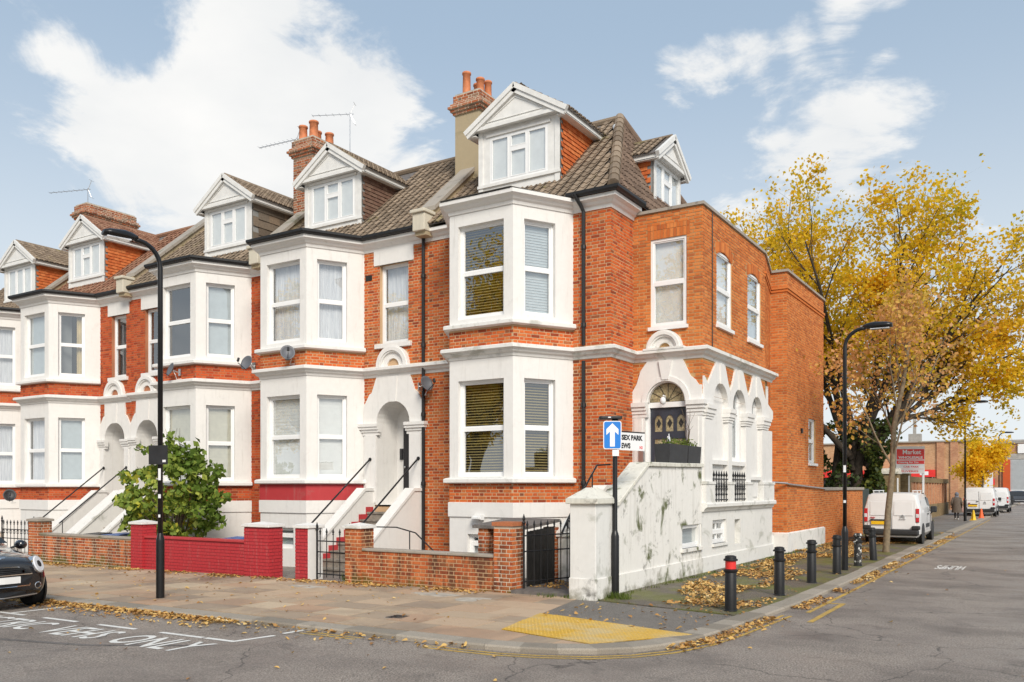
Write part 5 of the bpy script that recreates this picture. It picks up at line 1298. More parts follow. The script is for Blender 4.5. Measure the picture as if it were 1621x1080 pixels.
# planters on the wall
def planter(label, y0, y1, seed, twig):
    rr = random.Random(seed); t = thing('planter', label, 'planter', (-6.81,(y0+y1)/2,2.42)); m = MB()
    a, b, z0, z1 = -6.98, -6.64, 2.41, 2.80; e = .02
    m.add([(a+e,y0+e,z0),(b-e,y0+e,z0),(b-e,y1-e,z0),(a+e,y1-e,z0),(a,y0,z1),(b,y0,z1),(b,y1,z1),(a,y1,z1),(a+.03,y0+.03,z1),(b-.03,y0+.03,z1),(b-.03,y1-.03,z1),(a+.03,y1-.03,z1),(a+.03,y0+.03,z1-.05),(b-.03,y0+.03,z1-.05),(b-.03,y1-.03,z1-.05),(a+.03,y1-.03,z1-.05)],
          [(0,3,2,1),(0,1,5,4),(1,2,6,5),(2,3,7,6),(3,0,4,7),(4,5,9,8),(5,6,10,9),(6,7,11,10),(7,4,8,11),(8,9,13,12),(9,10,14,13),(10,11,15,14),(11,8,12,15)]); mk('box', m, 'planter', t)
    m = MB(); m.quad((a+.03,y0+.03,z1-.05),(b-.03,y0+.03,z1-.05),(b-.03,y1-.03,z1-.05),(a+.03,y1-.03,z1-.05)); mk('soil', m, 'soil', t)
    lf = MB()
    for i in range(150):
        c = Vector((rr.uniform(a+.05,b-.05), rr.uniform(y0+.05,y1-.05), z1+rr.uniform(-.04,.16)*(rr.random()**.5))); u = Vector((rr.gauss(0,1),rr.gauss(0,1),rr.gauss(0,1))).normalized()*rr.uniform(.02,.05); v = u.orthogonal().normalized()*.016
        lf.quad(c-u, c+v, c+u, c-v)
    mk('foliage', lf, 'grass_green', t)
    if twig:
        m = MB(); y = (y0+y1)/2
        for i in range(7): m.tube([(-6.81,y,z1-.05),(-6.81+rr.uniform(-.05,.05),y+rr.uniform(-.08,.08),z1+.35),(-6.81+rr.uniform(-.14,.14),y+rr.uniform(-.18,.18),z1+rr.uniform(.45,.85))], [.007,.005,.003], 4)
        mk('twig', m, 'bark', t)
    else:
        m = MB(); m.lathe([(.03,z1),(.035,z1+.12),(.014,z1+.17),(.014,z1+.22)], (-6.8,y0+.35,0), 8); mk('bottle', m, 'lamp_clear', t)
planter('dark square planter with low greenery on the white wall, nearer the steps', 16.55, 17.60, 1, False)
planter('dark square planter with bare twigs on the white wall, nearer the arcade', 17.62, 18.40, 2, True)
# side boundary wall beyond the rear block
for (y0, y1, lab) in ((30.25,33.0,'orange brick boundary wall section touching the rear block'),(33.35,37.3,'orange brick boundary wall section behind the white van')):
    w = thing('boundary_wall', lab, 'wall', (-6.7,(y0+y1)/2,0), 'boundary walls on the side street'); m = MB(); m.box(-6.92,-6.64,y0,y1,-.2,1.80); bk = Bricks('brick_orange', 300); bk.face((-6.64,y0),(-6.64,y1),.0,1.78); bk.face((-6.92,y0),(-6.64,y0),0,1.78)
    c = mk('masonry', m, 'mortar_orange', w); bk.build(c)
    m = MB(); m.box(-7.0,-6.57,y0-.04,y1+.04,1.80,1.91); bevel(mk('coping', m, 'coping_grey', w), .02, 2)
t = thing('yard_gate', 'dark green slatted yard gate beyond the boundary wall', 'gate', (-6.7,38.2,0))
for i in range(9): m = MB(); y = 37.4+i*.2; m.box(-6.75,-6.71,y,y+.18,.05,1.85); mk('board', m, 'green_gate', t)
# gate entry box by the door
m = MB(); m.box(-8.13,-8.01,18.37,18.45,2.47,2.82); o = mk('entry_panel', m, 'alloy', None, label='metal entry phone box on the white jamb left of the dark door', cat='entry phone'); bevel(o, .01)
m = MB(); m.tube([(-7.5,18.42,3.90),(-7.5,18.40,3.98),(-7.5,18.30,3.98)], .02, 6); m.lathe([(.02,3.78),(.06,3.80),(.07,3.87),(.05,3.93),(.02,3.95)], (-7.5,18.28,0), 12); mk('security_camera', m, 'white_plastic', None, smooth=True, label='white dome security camera over the dark front door', cat='camera')

# ================================================================ street furniture
def bollard(label, x, y, red=False, flaked=False, lean=0, h=.86):
    t = thing('bollard', label, 'bollard', (x,y,0), 'bollards along the side street'); t.rotation_euler = (0, lean, 0); pm = 'flaked_paint' if flaked else 'black_metal'
    loc = lambda m, n, mt: mk(n, m, mt, t, smooth=True, local=True)
    a = .082
    m = MB(); m.lathe([(a+.018,-.05),(a+.018,.02),(a+.008,.03),(a+.006,h*.70),(a+.002,h*.71)], (0,0,0), 20); o = loc(m,'shaft',pm); 
    m = MB(); m.lathe([(a-.005,h*.70),(a+.020,h*.705),(a+.028,h*.72),(a+.028,h*.745),(a+.012,h*.755),(a-.005,h*.76)], (0,0,0), 20); loc(m,'collar',pm)
    m = MB(); m.lathe([(a-.004,h*.755),(a,h*.76),(a,h*.90),(a-.004,h*.905)], (0,0,0), 20); loc(m,'band','sign_red' if red else pm)
    m = MB(); m.lathe([(a,h*.90),(a+.024,h*.905),(a+.028,h*.92),(a+.024,h*.935),(a+.006,h*.945),(a+.002,h*.985),(a-.03,h)], (0,0,0), 20); loc(m,'cap',pm)
    for c in t.children: c.data.set_sharp_from_angle(angle=R(35))
bollard('black bollard with a red band, nearest the corner', -4.21, 12.96, red=True)
bollard('second black bollard from the corner', -4.10, 15.31); bollard('third black bollard from the corner', -4.10, 17.68); bollard('fourth black bollard from the corner, just before the lamp post', -4.05, 19.78)
bollard('bollard with white paint showing through flaked black paint', -4.03, 22.05, flaked=True, h=.80); bollard('slightly leaning black bollard nearest the street tree and van', -4.0, 24.0, lean=R(-3))

def lamp_post(label, x, y, H, base_h, r0, r1, arm, head_len, ground=0.0, group='street lamps'):
    t = thing('street_lamp', label, 'street lamp', (x,y,ground), group); A = Vector(arm).normalized()
    loc = lambda m, n, mt, sm=True: mk(n, m, mt, t, smooth=sm, local=True)
    m = MB(); m.lathe([(r0,-.05),(r0,base_h-.08),(r0*.98,base_h-.05),(r1*1.05,base_h+.05),(r1,base_h+.06)], (0,0,0), 12); o = loc(m,'base','black_gloss'); o.data.set_sharp_from_angle(angle=R(35))
    R_ = .42; pts = [(0,0,base_h),(0,0,H-R_)]
    for k in range(1, 8):
        a = k/7*R(82); pts.append((A.x*R_*(1-math.cos(a)), A.y*R_*(1-math.cos(a)), H-R_+R_*math.sin(a)))
    e = Vector(pts[-1]); e2 = e+Vector((A.x,A.y,.10))*.08; pts.append(tuple(e2))
    m = MB(); m.tube(pts, [r1]*2+[r1*.92]*7+[r1*.9], 10); loc(m,'pole','black_gloss')
    hd = MB(); side = Vector((-A.y,A.x,0)); up = Vector((0,0,1)); secs = [(-.05,.04,.05,.04),(.05,.08,.085,.05),(.18,.135,.105,.06),(head_len*.8,.145,.085,.055),(head_len,.125,.05,.045)]
    vs = []; k = 10
    for (d, w, hu, hl) in secs:
        c = e2+A*d+up*.02
        for j in range(k):
            an = 2*math.pi*j/k; vs.append(c+side*w*math.cos(an)+up*((hu if math.sin(an) > 0 else hl)*math.sin(an)))
    fs = [(i*k+j,(i+1)*k+j,(i+1)*k+(j+1)%k,i*k+(j+1)%k) for i in range(len(secs)-1) for j in range(k)]+[tuple(range(k)), tuple((len(secs)-1)*k+j for j in range(k-1,-1,-1))]
    hd.add(vs, fs); loc(hd,'lantern','black_gloss')
    g_ = MB(); c = e2+A*(head_len*.55)-up*.032; g_.prism([tuple(c+A*.2*a+side*.085*b) for a, b in ((-1,-1),(1,-1),(1,1),(-1,1))], (0,0,-.018)); loc(g_,'lens','lamp_clear',False)
    return t
L1 = lamp_post('tall black street lamp at the kerb in front of the red wall', -13.48, 9.62, 6.30, 1.10, .072, .044, (-.25,-1,0), .52, gz(-13.48))
m = MB(); m.box(-.20,.20,-.062,-.046,2.38,2.72); o = mk('sign_back', m, 'plastic_black', L1, local=True); o.rotation_euler = (0,0,R(14))
m = MB(); m.box(.10,.17,-.065,-.0625,2.42,2.46); o = mk('sticker', m, 'sign_white', L1, local=True); o.rotation_euler = (0,0,R(14))
for (z, h, w) in ((2.10,.21,.04),(1.78,.07,.04),(1.44,.05,.03)):
    m = MB(); m.box(-w*.2,w,-.05,-.043,z,z+h); o = mk('sticker', m, 'sign_white', L1, local=True); o.rotation_euler = (0,0,R(20))
L2 = lamp_post('black street lamp standing among the bollards', -4.08, 20.78, 5.52, .95, .075, .045, (1,.05,0), .56)
for (z, h) in ((2.25,.16),(1.55,.06)):
    m = MB(); m.box(-.02,.035,-.055,-.045,z,z+h); mk('sticker', m, 'sign_white', L2, local=True)
lamp_post('distant black street lamp beside the walking person', -4.31, 55.0, 6.7, 1.2, .08, .05, (1,.05,0), .7)
lamp_post('farthest street lamp rising behind the small yellow tree', -4.6, 96.0, 7.2, 1.2, .09, .06, (1,.05,0), .8)
# one-way sign post
SP = thing('sign_post', 'black post with a blue one-way arrow sign and white street name plate', 'sign post', (-6.475,13.62,0)); SP.rotation_euler = (0,0,0)
lc = lambda m, n, mt, par=SP, sm=False: mk(n, m, mt, par, smooth=sm, local=True)
m = MB(); m.lathe([(.072,-.05),(.072,1.05),(.06,1.10),(.046,1.14),(.042,1.16),(.042,3.04)], (0,0,0), 14); o = lc(m,'post','black_gloss',sm=True); o.data.set_sharp_from_angle(angle=R(35))
def rrect(w, h, r, n=5):
    P = []
    for (cx, cz, a0) in ((w/2-r,h/2-r,0),(-w/2+r,h/2-r,90),(-w/2+r,-h/2+r,180),(w/2-r,-h/2+r,270)):
        for k in range(n+1): a = R(a0+90*k/n); P.append((cx+r*math.cos(a), cz+r*math.sin(a)))
    return P
SA = R(30)
m = MB(); m.prism([(x,0,z) for x, z in rrect(.315,.49,.04)], (0,-.006,0)); sg = lc(m,'arrow_sign','sign_white'); sg.location = (-.01,-.085,2.81); sg.rotation_euler = (0,0,SA)
m = MB(); m.prism([(x,-.0065,z) for x, z in rrect(.285,.46,.03)], (0,-.003,0)); mk('blue_field', m, 'sign_blue', sg)
AR = [(-.042,-.20),(.042,-.20),(.042,.06),(.105,0),(.105,.10),(0,.205),(-.105,.10),(-.105,0),(-.042,.06)]
m = MB(); m.prism([(x,-.0097,z) for x, z in AR], (0,-.002,0)); mk('arrow', m, 'sign_white', sg)
m = MB(); m.prism([(x,0,z) for x, z in rrect(.78,.33,.01,2)], (0,-.012,0)); ns = lc(m,'name_plate','sign_white'); ns.location = (.125,.345,2.72); ns.rotation_euler = (0,0,R(74))
m = MB(); m.box(-.39,.39,-.018,.004,.15,.17); mk('top_edge', m, 'sign_black', ns)
text_on(ns, 'lettering', 'ESSEX PARK', .12, 'sign_black', -.345, .335, .02, -.0135, .006); text_on(ns, 'lettering', 'MEWS', .12, 'sign_black', -.345, .0, -.125, -.0135, .006); text_on(ns, 'postcode', 'N3', .07, 'sign_red', .25, .33, -.13, -.0135, .002)
m = MB(); m.box(-.075,.075,-.012,0,-.045,.045); bx_ = lc(m,'small_plate','sign_white'); bx_.location = (.04,-.06,2.50); bx_.rotation_euler = (0,0,SA); bx_.scale = (.75,1,1.2)
m = MB(); m.lathe([(.05,3.02),(.065,3.05),(.05,3.09)], (0,0,0), 12); lc(m,'lamp_neck','black_metal')
m = MB(); m.prism([(x,y,3.09) for x, y in rrect(.40,.30,.05,4)], (0,0,.05)); o = lc(m,'solar_lamp','plastic_black'); o.location = (-.09,0,0); o.rotation_euler = (0,0,SA); bevel(o,.012)
m = MB(); m.box(-.05,.0,-.152,-.1505,3.105,3.125); o2 = mk('sticker', m, 'sign_white', o)

# satellite dishes and aerials
def dish(label, x, y, z, n, r=.205, tilt=20, matn='dish_grey'):
    t = thing('satellite_dish', label, 'satellite dish', (x,y,z), 'satellite dishes'); n = Vector((*n,0)).normalized(); rz = rot2(n)
    m = MB(); k = 5; vs = [(0,.0,0)]; N = 20
    for i in range(1, k+1):
        rr = r*i/k
        for j in range(N): a = 2*math.pi*j/N; vs.append((rr*.92*math.cos(a), -.07*(i/k)**2, rr*math.sin(a)))
    fs = [(0,1+(j+1)%N,1+j) for j in range(N)]+[(1+(i-1)*N+j,1+(i-1)*N+(j+1)%N,1+i*N+(j+1)%N,1+i*N+j) for i in range(1,k) for j in range(N)]
    m.add(vs, fs); o = mk('reflector', m, matn, t, smooth=True, local=True); o.rotation_euler = (R(-tilt),0,rz); so_ = o.modifiers.new('s','SOLIDIFY'); so_.thickness = .008
    m = MB(); m.tube([(0,-.0,-r*.95),(0,-.34,-r*.72)], .010, 6); m.lathe([(.02,0),(.035,.02),(.03,.11)], (0,-.36,-r*.62), 8); a = mk('feed_arm', m, 'plastic_black', o)
    m = MB(); m.tube([(0,0,0),(0,.10,-.02),(0,.22,-.06)], .018, 6); m.box(-.06,.06,.20,.23,-.14,.06); o2 = mk('bracket', m, 'steel', t, local=True); o2.rotation_euler = (0,0,rz)
    m = MB(); m.tube([(.02,.02,-.02),(.10,.05,-.14),(.06,.10,-.26),(.2,.18,-.24)], .008, 5); mk('cable', m, 'white_plastic', t, local=True).rotation_euler = (0,0,rz)
dish('grey satellite dish on the brick band left of the middle house bay corner', -16.74, 15.68, 5.36, (.75,-.65))
dish('grey satellite dish at the left end of the middle house band', -18.28, 15.72, 5.22, (.1,-1))
dish('grey satellite dish on the band of the house behind the lamp post', -21.45, 15.70, 5.27, (-.25,-1))
dish('grey satellite dish by the downpipe between the two nearest houses', -13.30, 17.02, 4.48, (.95,-.25), .20)
dish('black satellite dish low on the far left house', -30.2, 15.7, 1.62, (.9,-.45), .22, matn='plastic_black')
def aerial(label, x, y, z0, z1, d, L, nel):
    t = thing('tv_aerial', label, 'aerial', (x,y,z0), 'television aerials'); d = Vector((*d,0)).normalized(); s = Vector((-d.y,d.x,0)); m = MB(); m.tube([(0,0,0),(0,0,z1-z0)], .016, 6); mk('mast', m, 'steel', t, local=True)
    b = MB(); e = Vector((0,0,z1-z0-.05)); b.tube([e-d*.12, e+d*L], .012, 5); mk('boom', b, 'steel', t, local=True)
    for i in range(nel):
        c = e+d*(.1+(L-.12)*i/(nel-1)); m = MB(); w = .13-.03*i/nel; m.tube([c-s*w,c+s*w],.005,4); mk('element', m, 'steel', t, local=True)
    for a in (-1,1): m = MB(); m.tube([e-d*.02, e-d*.16+Vector((0,0,a*.32))], .012, 4); m.tube([e-d*.16+Vector((0,0,a*.32))-s*.14, e-d*.16+Vector((0,0,a*.32))+s*.14], .006, 4); mk('reflector', m, 'steel', t, local=True)
aerial('television aerial on the far left chimney', -31.0, 19.0, 12.2, 13.25, (-1,-.35), 1.7, 8)
aerial('tall television aerial behind the middle house dormer', -19.16, 20.6, 11.9, 13.95, (-1,-.5), 1.25, 6)
aerial('television aerial pointing left from the middle chimney', -19.9, 19.0, 12.0, 12.75, (-1,-.1), 1.5, 9)
# wheelie bins behind the orange wall
def bin_(label, x, y, lid, rz):
    t = thing('wheelie_bin', label, 'bin', (x,y,gz(x)-.12), 'wheelie bins', 0); t.rotation_euler = (0,0,rz)
    m = MB(); m.add([(-.24,-.28,0),(.24,-.28,0),(.24,.24,0),(-.24,.24,0),(-.29,-.36,.82),(.29,-.36,.82),(.29,.36,.82),(-.29,.36,.82)], [(0,3,2,1),(0,1,5,4),(1,2,6,5),(2,3,7,6),(3,0,4,7)]); bevel(mk('body', m, 'plastic_black', t, local=True), .03)
    m = MB(); m.box(-.31,.31,-.39,.38,.82,.86); m.prism([(-.28,-.34,.86),(.28,-.34,.86),(.28,.36,.90),(-.28,.36,.90)], (0,0,.035)); bevel(mk('lid', m, lid, t, local=True), .015)
    m = MB(); m.tube([(-.24,.42,.80),(.24,.42,.80)], .015, 6); mk('handle', m, lid, t, local=True)
bin_('black wheelie bin behind the orange brick wall', -22.45, 13.95, 'plastic_black', .1); bin_('blue lidded wheelie bin behind the orange brick wall, left of the shrub', -21.6, 14.1, 'plastic_blue', -.1); bin_('blue lidded bin just showing over the red wall', -16.6, 13.85, 'plastic_blue', .05)
# traffic cones by the far lamp
def cone(label, x, y, mt, flat):
    t = thing('traffic_cone', label, 'cone', (x,y,0), 'cones'); m = MB()
    m.lathe([(.15 if not flat else .14,.02),(.05,.55),(.035,.60),(.01,.61)], (0,0,0), 12 if not flat else 4); mk('cone', m, mt, t, local=True); m = MB(); m.box(-.19,.19,-.19,.19,0,.03); mk('base', m, mt, t, local=True)
    m = MB(); m.lathe([(.115,.17),(.085,.30)], (0,0,0), 12); 
    if not flat: mk('stripe', m, 'sign_white', t, local=True)
cone('yellow wet-floor style cone at the far kerb', -4.0, 56.5, 'yellow_plastic', True); cone('orange traffic cone at the far kerb', -3.85, 60.5, 'orange_plastic', False)

# ================================================================ vehicles
def loft(secs, sub=2, cap=True):
    m = MB(); n = len(secs[0][1]); K = 2*n-2
    for x, h in secs:
        ringp = [(x,y,z) for y, z in h]+[(x,-y,z) for y, z in h[-2:0:-1]]
        m.v.extend(ringp)
    N = len(secs)
    for i in range(N-1):
        for j in range(K): m.f.append((i*K+j, i*K+(j+1)%K, (i+1)*K+(j+1)%K, (i+1)*K+j)); m.m.append(0)
    if cap:
        m.f.append(tuple(range(K-1,-1,-1))); m.m.append(0); m.f.append(tuple((N-1)*K+j for j in range(K))); m.m.append(0)
    return m
def subsurf(o, l=2):
    s = o.modifiers.new('sub','SUBSURF'); s.levels = l; s.render_levels = l; return o
def wheel(t, x, y, r, w, rim='alloy', side=1):
    m = MB(); m.lathe([(r*.62,-w/2),(r*.92,-w/2),(r,-w*.38),(r,w*.38),(r*.92,w/2),(r*.62,w/2)], (x,y,r), 24, 'y'); wh = mk('wheel', m, 'tyre', t, smooth=True, local=True); wh.data.set_sharp_from_angle(angle=R(40))
    m = MB(); s = side; m.lathe([(r*.64,-w*.30),(r*.64,w*.47),(r*.58,w*.47),(r*.54,w*.36),(r*.16,w*.32),(r*.14,w*.42),(.01,w*.42)] if s > 0 else [(r*.64,w*.30),(r*.64,-w*.47),(r*.58,-w*.47),(r*.54,-w*.36),(r*.16,-w*.32),(r*.14,-w*.42),(.01,-w*.42)], (x,y,r), 20, 'y'); rm = mk('rim', m, 'trim_black', wh, smooth=True)
    for k in range(6):
        a = 2*math.pi*k/6; m = MB(); yy = y+s*w*.40; c, s_ = math.cos(a), math.sin(a); q = .045
        m.prism([(x+c*r*.12-s_*q*.8,yy,r+s_*r*.12+c*q*.8),(x+c*r*.12+s_*q*.8,yy,r+s_*r*.12-c*q*.8),(x+c*r*.60+s_*q,yy,r+s_*r*.60-c*q),(x+c*r*.60-s_*q,yy,r+s_*r*.60+c*q)], (0,s*.02,0)); mk('spoke', m, rim, wh)
def panel(m, pts, th=.006, d=(0,-1,0)): m.prism(pts, tuple(c*th for c in d))

def van(name, label, loc, rz, L, W, H, white='van_white', small=False, tail='tall'):
    t = thing(name, label, 'van', loc, 'white vans parked on the side street'); t.rotation_euler = (0,0,rz); w = W/2; zb = .24
    # x runs from the tailgate (0) to the nose (L); the tailgate leans slightly
    def prof(k, top, zt, sh=.94): return [(0,zb),(w*k*.9,zb),(w*k,zb+.12),(w*k,.62),(w*k,1.0),(w*k*.985,1.18),(w*k*sh,H*.80),(w*top,zt-.07),(w*top*.82,zt-.012),(0,zt)]
    secs = [(.05,prof(.955,.80,H-.06,.90)),(.06,prof(.97,.815,H-.04,.91)),(.16,prof(.995,.84,H-.01,.925)),(.5,prof(1,.86,H,.94)),(L*.42,prof(1,.86,H,.94)),(L*.60,prof(1,.84,H-.02,.93))]
    def prof2(k, zt, mid): return [(0,zb),(w*k*.9,zb),(w*k,zb+.12),(w*k,.60),(w*k*.985,mid*.85),(w*k*.97,mid*.92),(w*k*.93,mid*.97),(w*k*.80,zt-.03),(w*k*.6,zt-.01),(0,zt)]
    secs += [(L*.755,prof2(.985,1.14,1.10)),(L*.90,prof2(.93,1.02,.98)),(L*.98,prof2(.80,.80,.78)),(L,prof2(.68,.62,.60))]
    b = mk('body', loft(secs), white, t, smooth=True, local=True); b.data.set_sharp_from_angle(angle=R(38)); bevel(b,.02,2,30)
    # rear doors: seams, blanked window panels, handle, plate, lamps, bumper
    xr = .035
    def lean(z): return xr+max(0,(z-1.0))*.05
    def rp(m, y0, y1, z0, z1, th=.012, out=.0): m.add([(lean(z0)-out,y0,z0),(lean(z0)-out,y1,z0),(lean(z1)-out,y1,z1),(lean(z1)-out,y0,z1),(lean(z0)-out-th,y0+.01,z0+.01),(lean(z0)-out-th,y1-.01,z0+.01),(lean(z1)-out-th,y1-.01,z1-.01),(lean(z1)-out-th,y0+.01,z1-.01)], [(4,7,6,5),(0,4,5,1),(1,5,6,2),(2,6,7,3),(3,7,4,0)])
    for s in (-1,1):
        m = MB(); y0, y1 = sorted((s*.02, s*w*.86)); rp(m,y0,y1,.50,H*.86); d = mk('rear_door', m, white, t, local=True); bevel(d,.03,3)
        m = MB(); y0, y1 = sorted((s*.08, s*w*.76)); rp(m,y0,y1,H*.55,H*.82,.008,.012); mk('window_panel', m, white, d); 
        m = MB(); y0, y1 = sorted((s*w*.845, s*w*.975)); rp(m,y0,y1,.74 if tail=='tall' else .7,1.20,.03,.0); lm = mk('tail_lamp', m, 'lamp_red', t, local=True); bevel(lm,.012)
        m = MB(); rp(m,y0+.012,y1-.012,.90,1.02,.006,.031); mk('reverse_lamp', m, 'lamp_clear', lm)
    m = MB(); m.box(lean(.9)-.018,lean(.9)-.010,-.006,.006,.50,H*.86); mk('door_seam', m, 'trim_black', t, local=True)
    m = MB(); m.box(lean(1)-.05,lean(1)-.01,.03,.16,.98,1.02); mk('rear_handle', m, 'trim_black', t, local=True)
    m = MB(); m.box(-.03,.012,.10,.62,.66,.77); pl = mk('number_plate', m, 'plate_yellow', t, local=True)
    m = MB(); m.box(-.045,.02,.08,.66,.79,.83); mk('plate_lamp_bar', m, 'trim_black', t, local=True)
    # chevron badge and script on the right door
    m = MB()
    for dz in (0,.05): m.prism([(.006,-.42,.90+dz),(.006,-.35,.95+dz),(.006,-.28,.90+dz),(.006,-.28,.875+dz),(.006,-.35,.925+dz),(.006,-.42,.875+dz)], (-.012,0,0))
    m.box(-.004,.008,-.45,-.25,.835,.85); mk('badge', m, 'alloy', t, local=True)
    m = MB(); m.box(-.004,.008,.50,.66,.88,.905); m.box(-.004,.008,.52,.62,.85,.862); mk('script', m, 'lamp_red', t, local=True)
    m = MB(); m.box(-.10,.25,-w*.97,w*.97,.30,.50); bp = mk('rear_bumper', m, 'trim_black', t, local=True); bevel(bp,.06,3)
    for s in (-1,1): m = MB(); y0, y1 = sorted((s*w*.72,s*w*1.0)); m.box(-.09,.16,y0,y1,.49,.63); bevel(mk('bumper_corner', m, 'trim_black', t, local=True),.04,3)
    # side details, both sides
    for s in (-1,1):
        y = s*(w+.004)
        m = MB(); m.box(L*.36,L*.60,min(y,y-s*.03),max(y,y-s*.03),.52,.66); mk('side_rub_strip', m, 'trim_black', t, local=True)
        a = [(L*.475,H*.61),(L*.60,H*.61),(L*.685,H*.64),(L*.60,H*.88),(L*.50,H*.90)]
        m = MB(); m.add([(x,s*(w*(1.004-.10*max(0,(z-1.0)/.7))),z) for x, z in a]+[(x,s*(w*(1.004-.10*max(0,(z-1.0)/.7))-.03),z) for x, z in a], [(0,1,2,3,4) if s > 0 else (4,3,2,1,0)]+[(i,(i+1)%5,5+(i+1)%5,5+i) for i in range(5)]); mk('side_window', m, 'car_glass', t, local=True)
        a = [(L*.10,H*.62),(L*.42,H*.62),(L*.42,H*.86),(L*.14,H*.85)]
        m = MB(); m.add([(x,s*(w*(1.0-.10*max(0,(z-1.0)/.7))+.004),z) for x, z in a], [(0,1,2,3) if s > 0 else (3,2,1,0)]); mk('side_panel', m, white, t, local=True)
        for xs in (L*.435, L*.66):
            m = MB(); m.box(xs-.005,xs+.005,min(y-s*.03,y+s*.001),max(y-s*.03,y+s*.001),.42,1.0); mk('door_seam', m, 'trim_black', t, local=True)
        m = MB(); m.box(L*.645,L*.665+.08,min(y,y+s*.20),max(y,y+s*.20),1.02,1.24); bevel(mk('mirror', m, 'trim_black', t, local=True),.04,3)
        m = MB(); m.box(L*.46,L*.50,min(y-s*.01,y+s*.03),max(y-s*.01,y+s*.03),.96,1.0); mk('side_handle', m, 'trim_black', t, local=True)
        for xw in (L*.185, L*.80):
            m = MB(); m.lathe([(.37,-.02),(.37,.02)], (xw,s*(w-.005),.33), 22, 'y'); mk('wheel_arch', m, 'mesh_black', t, local=True); wheel(t, xw, s*(w-.09), .315, .20, side=s)
    m = MB(); m.add([(L*.605,-w*.78,H-.05),(L*.605,w*.78,H-.05),(L*.765,w*.88,1.15),(L*.765,-w*.88,1.15)], [(0,3,2,1)]); m.v = [(x+.03,y,z+.02) for x,y,z in m.v]; mk('windscreen', m, 'car_glass', t, local=True)
    m = MB()
    for s in (-1,1):
        m.tube([(L*.08,s*w*.70,H+.05),(L*.58,s*w*.70,H+.05)], .018, 6)
        for x in (.10,.35,.56): m.tube([(L*x,s*w*.70,H-.03),(L*x,s*w*.70,H+.05)], .014, 5)
    if not small: mk('roof_rack', m, 'white_plastic', t, local=True)
    m = MB(); m.box(.2,L-.2,-w*.85,w*.85,.20,.30); mk('underbody', m, 'mesh_black', t, local=True)
    return t
van('small_van', 'small white panel van parked on the side street behind the young tree', (-4.65,31.2,.0), R(90), 4.3, 1.76, 1.74)
van('panel_van', 'larger white panel van parked beyond the far street lamp', (-4.28,65.0,-.02), R(90), 4.8, 1.9, 1.94, small=True)
van('panel_van', 'white van parked farthest up the side street', (-3.95,76.5,-.02), R(90), 4.8, 1.9, 1.92, small=True)

def hatch_front(t, paint):
    pass
MC = thing('parked_car', 'black hatchback parked at the left edge, only its front showing', 'car', (-14.62,7.50,gz(-15.5)+KD)); MC.rotation_euler = (0,0,math.pi)
P = lambda *a: list(a)
secs = [(.02,[(0,.24),(.40,.24),(.56,.30),(.62,.48),(.60,.62),(.52,.72),(.34,.785),(0,.80)]),
        (.05,[(0,.20),(.52,.20),(.68,.28),(.725,.48),(.70,.66),(.60,.77),(.40,.835),(0,.85)]),
        (.22,[(0,.18),(.66,.18),(.80,.28),(.83,.52),(.80,.72),(.70,.84),(.46,.905),(0,.925)]),
        (.60,[(0,.18),(.72,.18),(.85,.28),(.865,.55),(.84,.78),(.74,.90),(.50,.96),(0,.985)]),
        (1.05,[(0,.18),(.72,.18),(.855,.28),(.865,.58),(.85,.84),(.76,.95),(.55,1.0),(0,1.02)]),
        (1.22,[(0,.18),(.72,.18),(.855,.28),(.865,.60),(.85,.87),(.78,.97),(.60,1.03),(0,1.05)]),
        (1.72,[(0,.18),(.72,.18),(.855,.28),(.865,.62),(.85,.90),(.76,1.12),(.58,1.36),(0,1.40)]),
        (3.20,[(0,.18),(.72,.18),(.855,.28),(.865,.62),(.85,.92),(.77,1.14),(.60,1.36),(0,1.41)]),
        (3.70,[(0,.20),(.70,.20),(.84,.30),(.85,.62),(.82,.92),(.72,1.05),(.55,1.10),(0,1.12)]),
        (3.84,[(0,.26),(.55,.26),(.70,.34),(.74,.60),(.70,.82),(.58,.90),(.42,.92),(0,.93)])]
body = mk('body', loft(secs), 'car_black', MC, smooth=True, local=True); subsurf(body, 2)
def nosex(y, z=.6): return -.005+.10*(abs(y)/.62)**2.4+(0.06*max(0,(z-.62)/.2))
def nose_panel(name, mt, pts, out, par=MC):
    m = MB(); front = [(nosex(y,z)-out, y, z) for y, z in pts]; back = [(nosex(y,z)+.03, y, z) for y, z in pts]; n = len(pts)
    m.add(front+back, [tuple(range(n))]+[(i,(i+1)%n,n+(i+1)%n,n+i) for i in range(n)]); return mk(name, m, mt, par, local=True)
def hex_(w, z0, z1, k=6):
    P_ = [(-w*.86,z0),(-w*.4,z0),(0,z0),(w*.4,z0),(w*.86,z0),(w,(z0+z1)/2),(w*.93,z1-.015),(w*.45,z1),(0,z1+.004),(-w*.45,z1),(-w*.93,z1-.015),(-w,(z0+z1)/2)]; return P_
nose_panel('grille_surround', 'chrome', hex_(.52,.405,.735), .018); nose_panel('grille', 'mesh_black', hex_(.50,.42,.72), .026)
for z in (.69,.66,.635): nose_panel('grille_bar', 'trim_black', [(-.47,z-.006),(0,z-.006),(.47,z-.006),(.47,z+.004),(0,z+.004),(-.47,z+.004)], .034)
nose_panel('grille_chrome', 'chrome', [(-.48,.595),(0,.595),(.48,.595),(.48,.612),(0,.612),(-.48,.612)], .038)
nose_panel('number_plate', 'plate_white', [(-.26,.465),(0,.465),(.26,.465),(.26,.572),(0,.572),(-.26,.572)], .045)
nose_panel('lower_intake', 'mesh_black', [(-.60,.27),(0,.25),(.60,.27),(.57,.36),(0,.375),(-.57,.36)], .022)
nose_panel('intake_trim', 'alloy', [(-.58,.245),(0,.225),(.58,.245),(.58,.262),(0,.243),(-.58,.262)], .032)
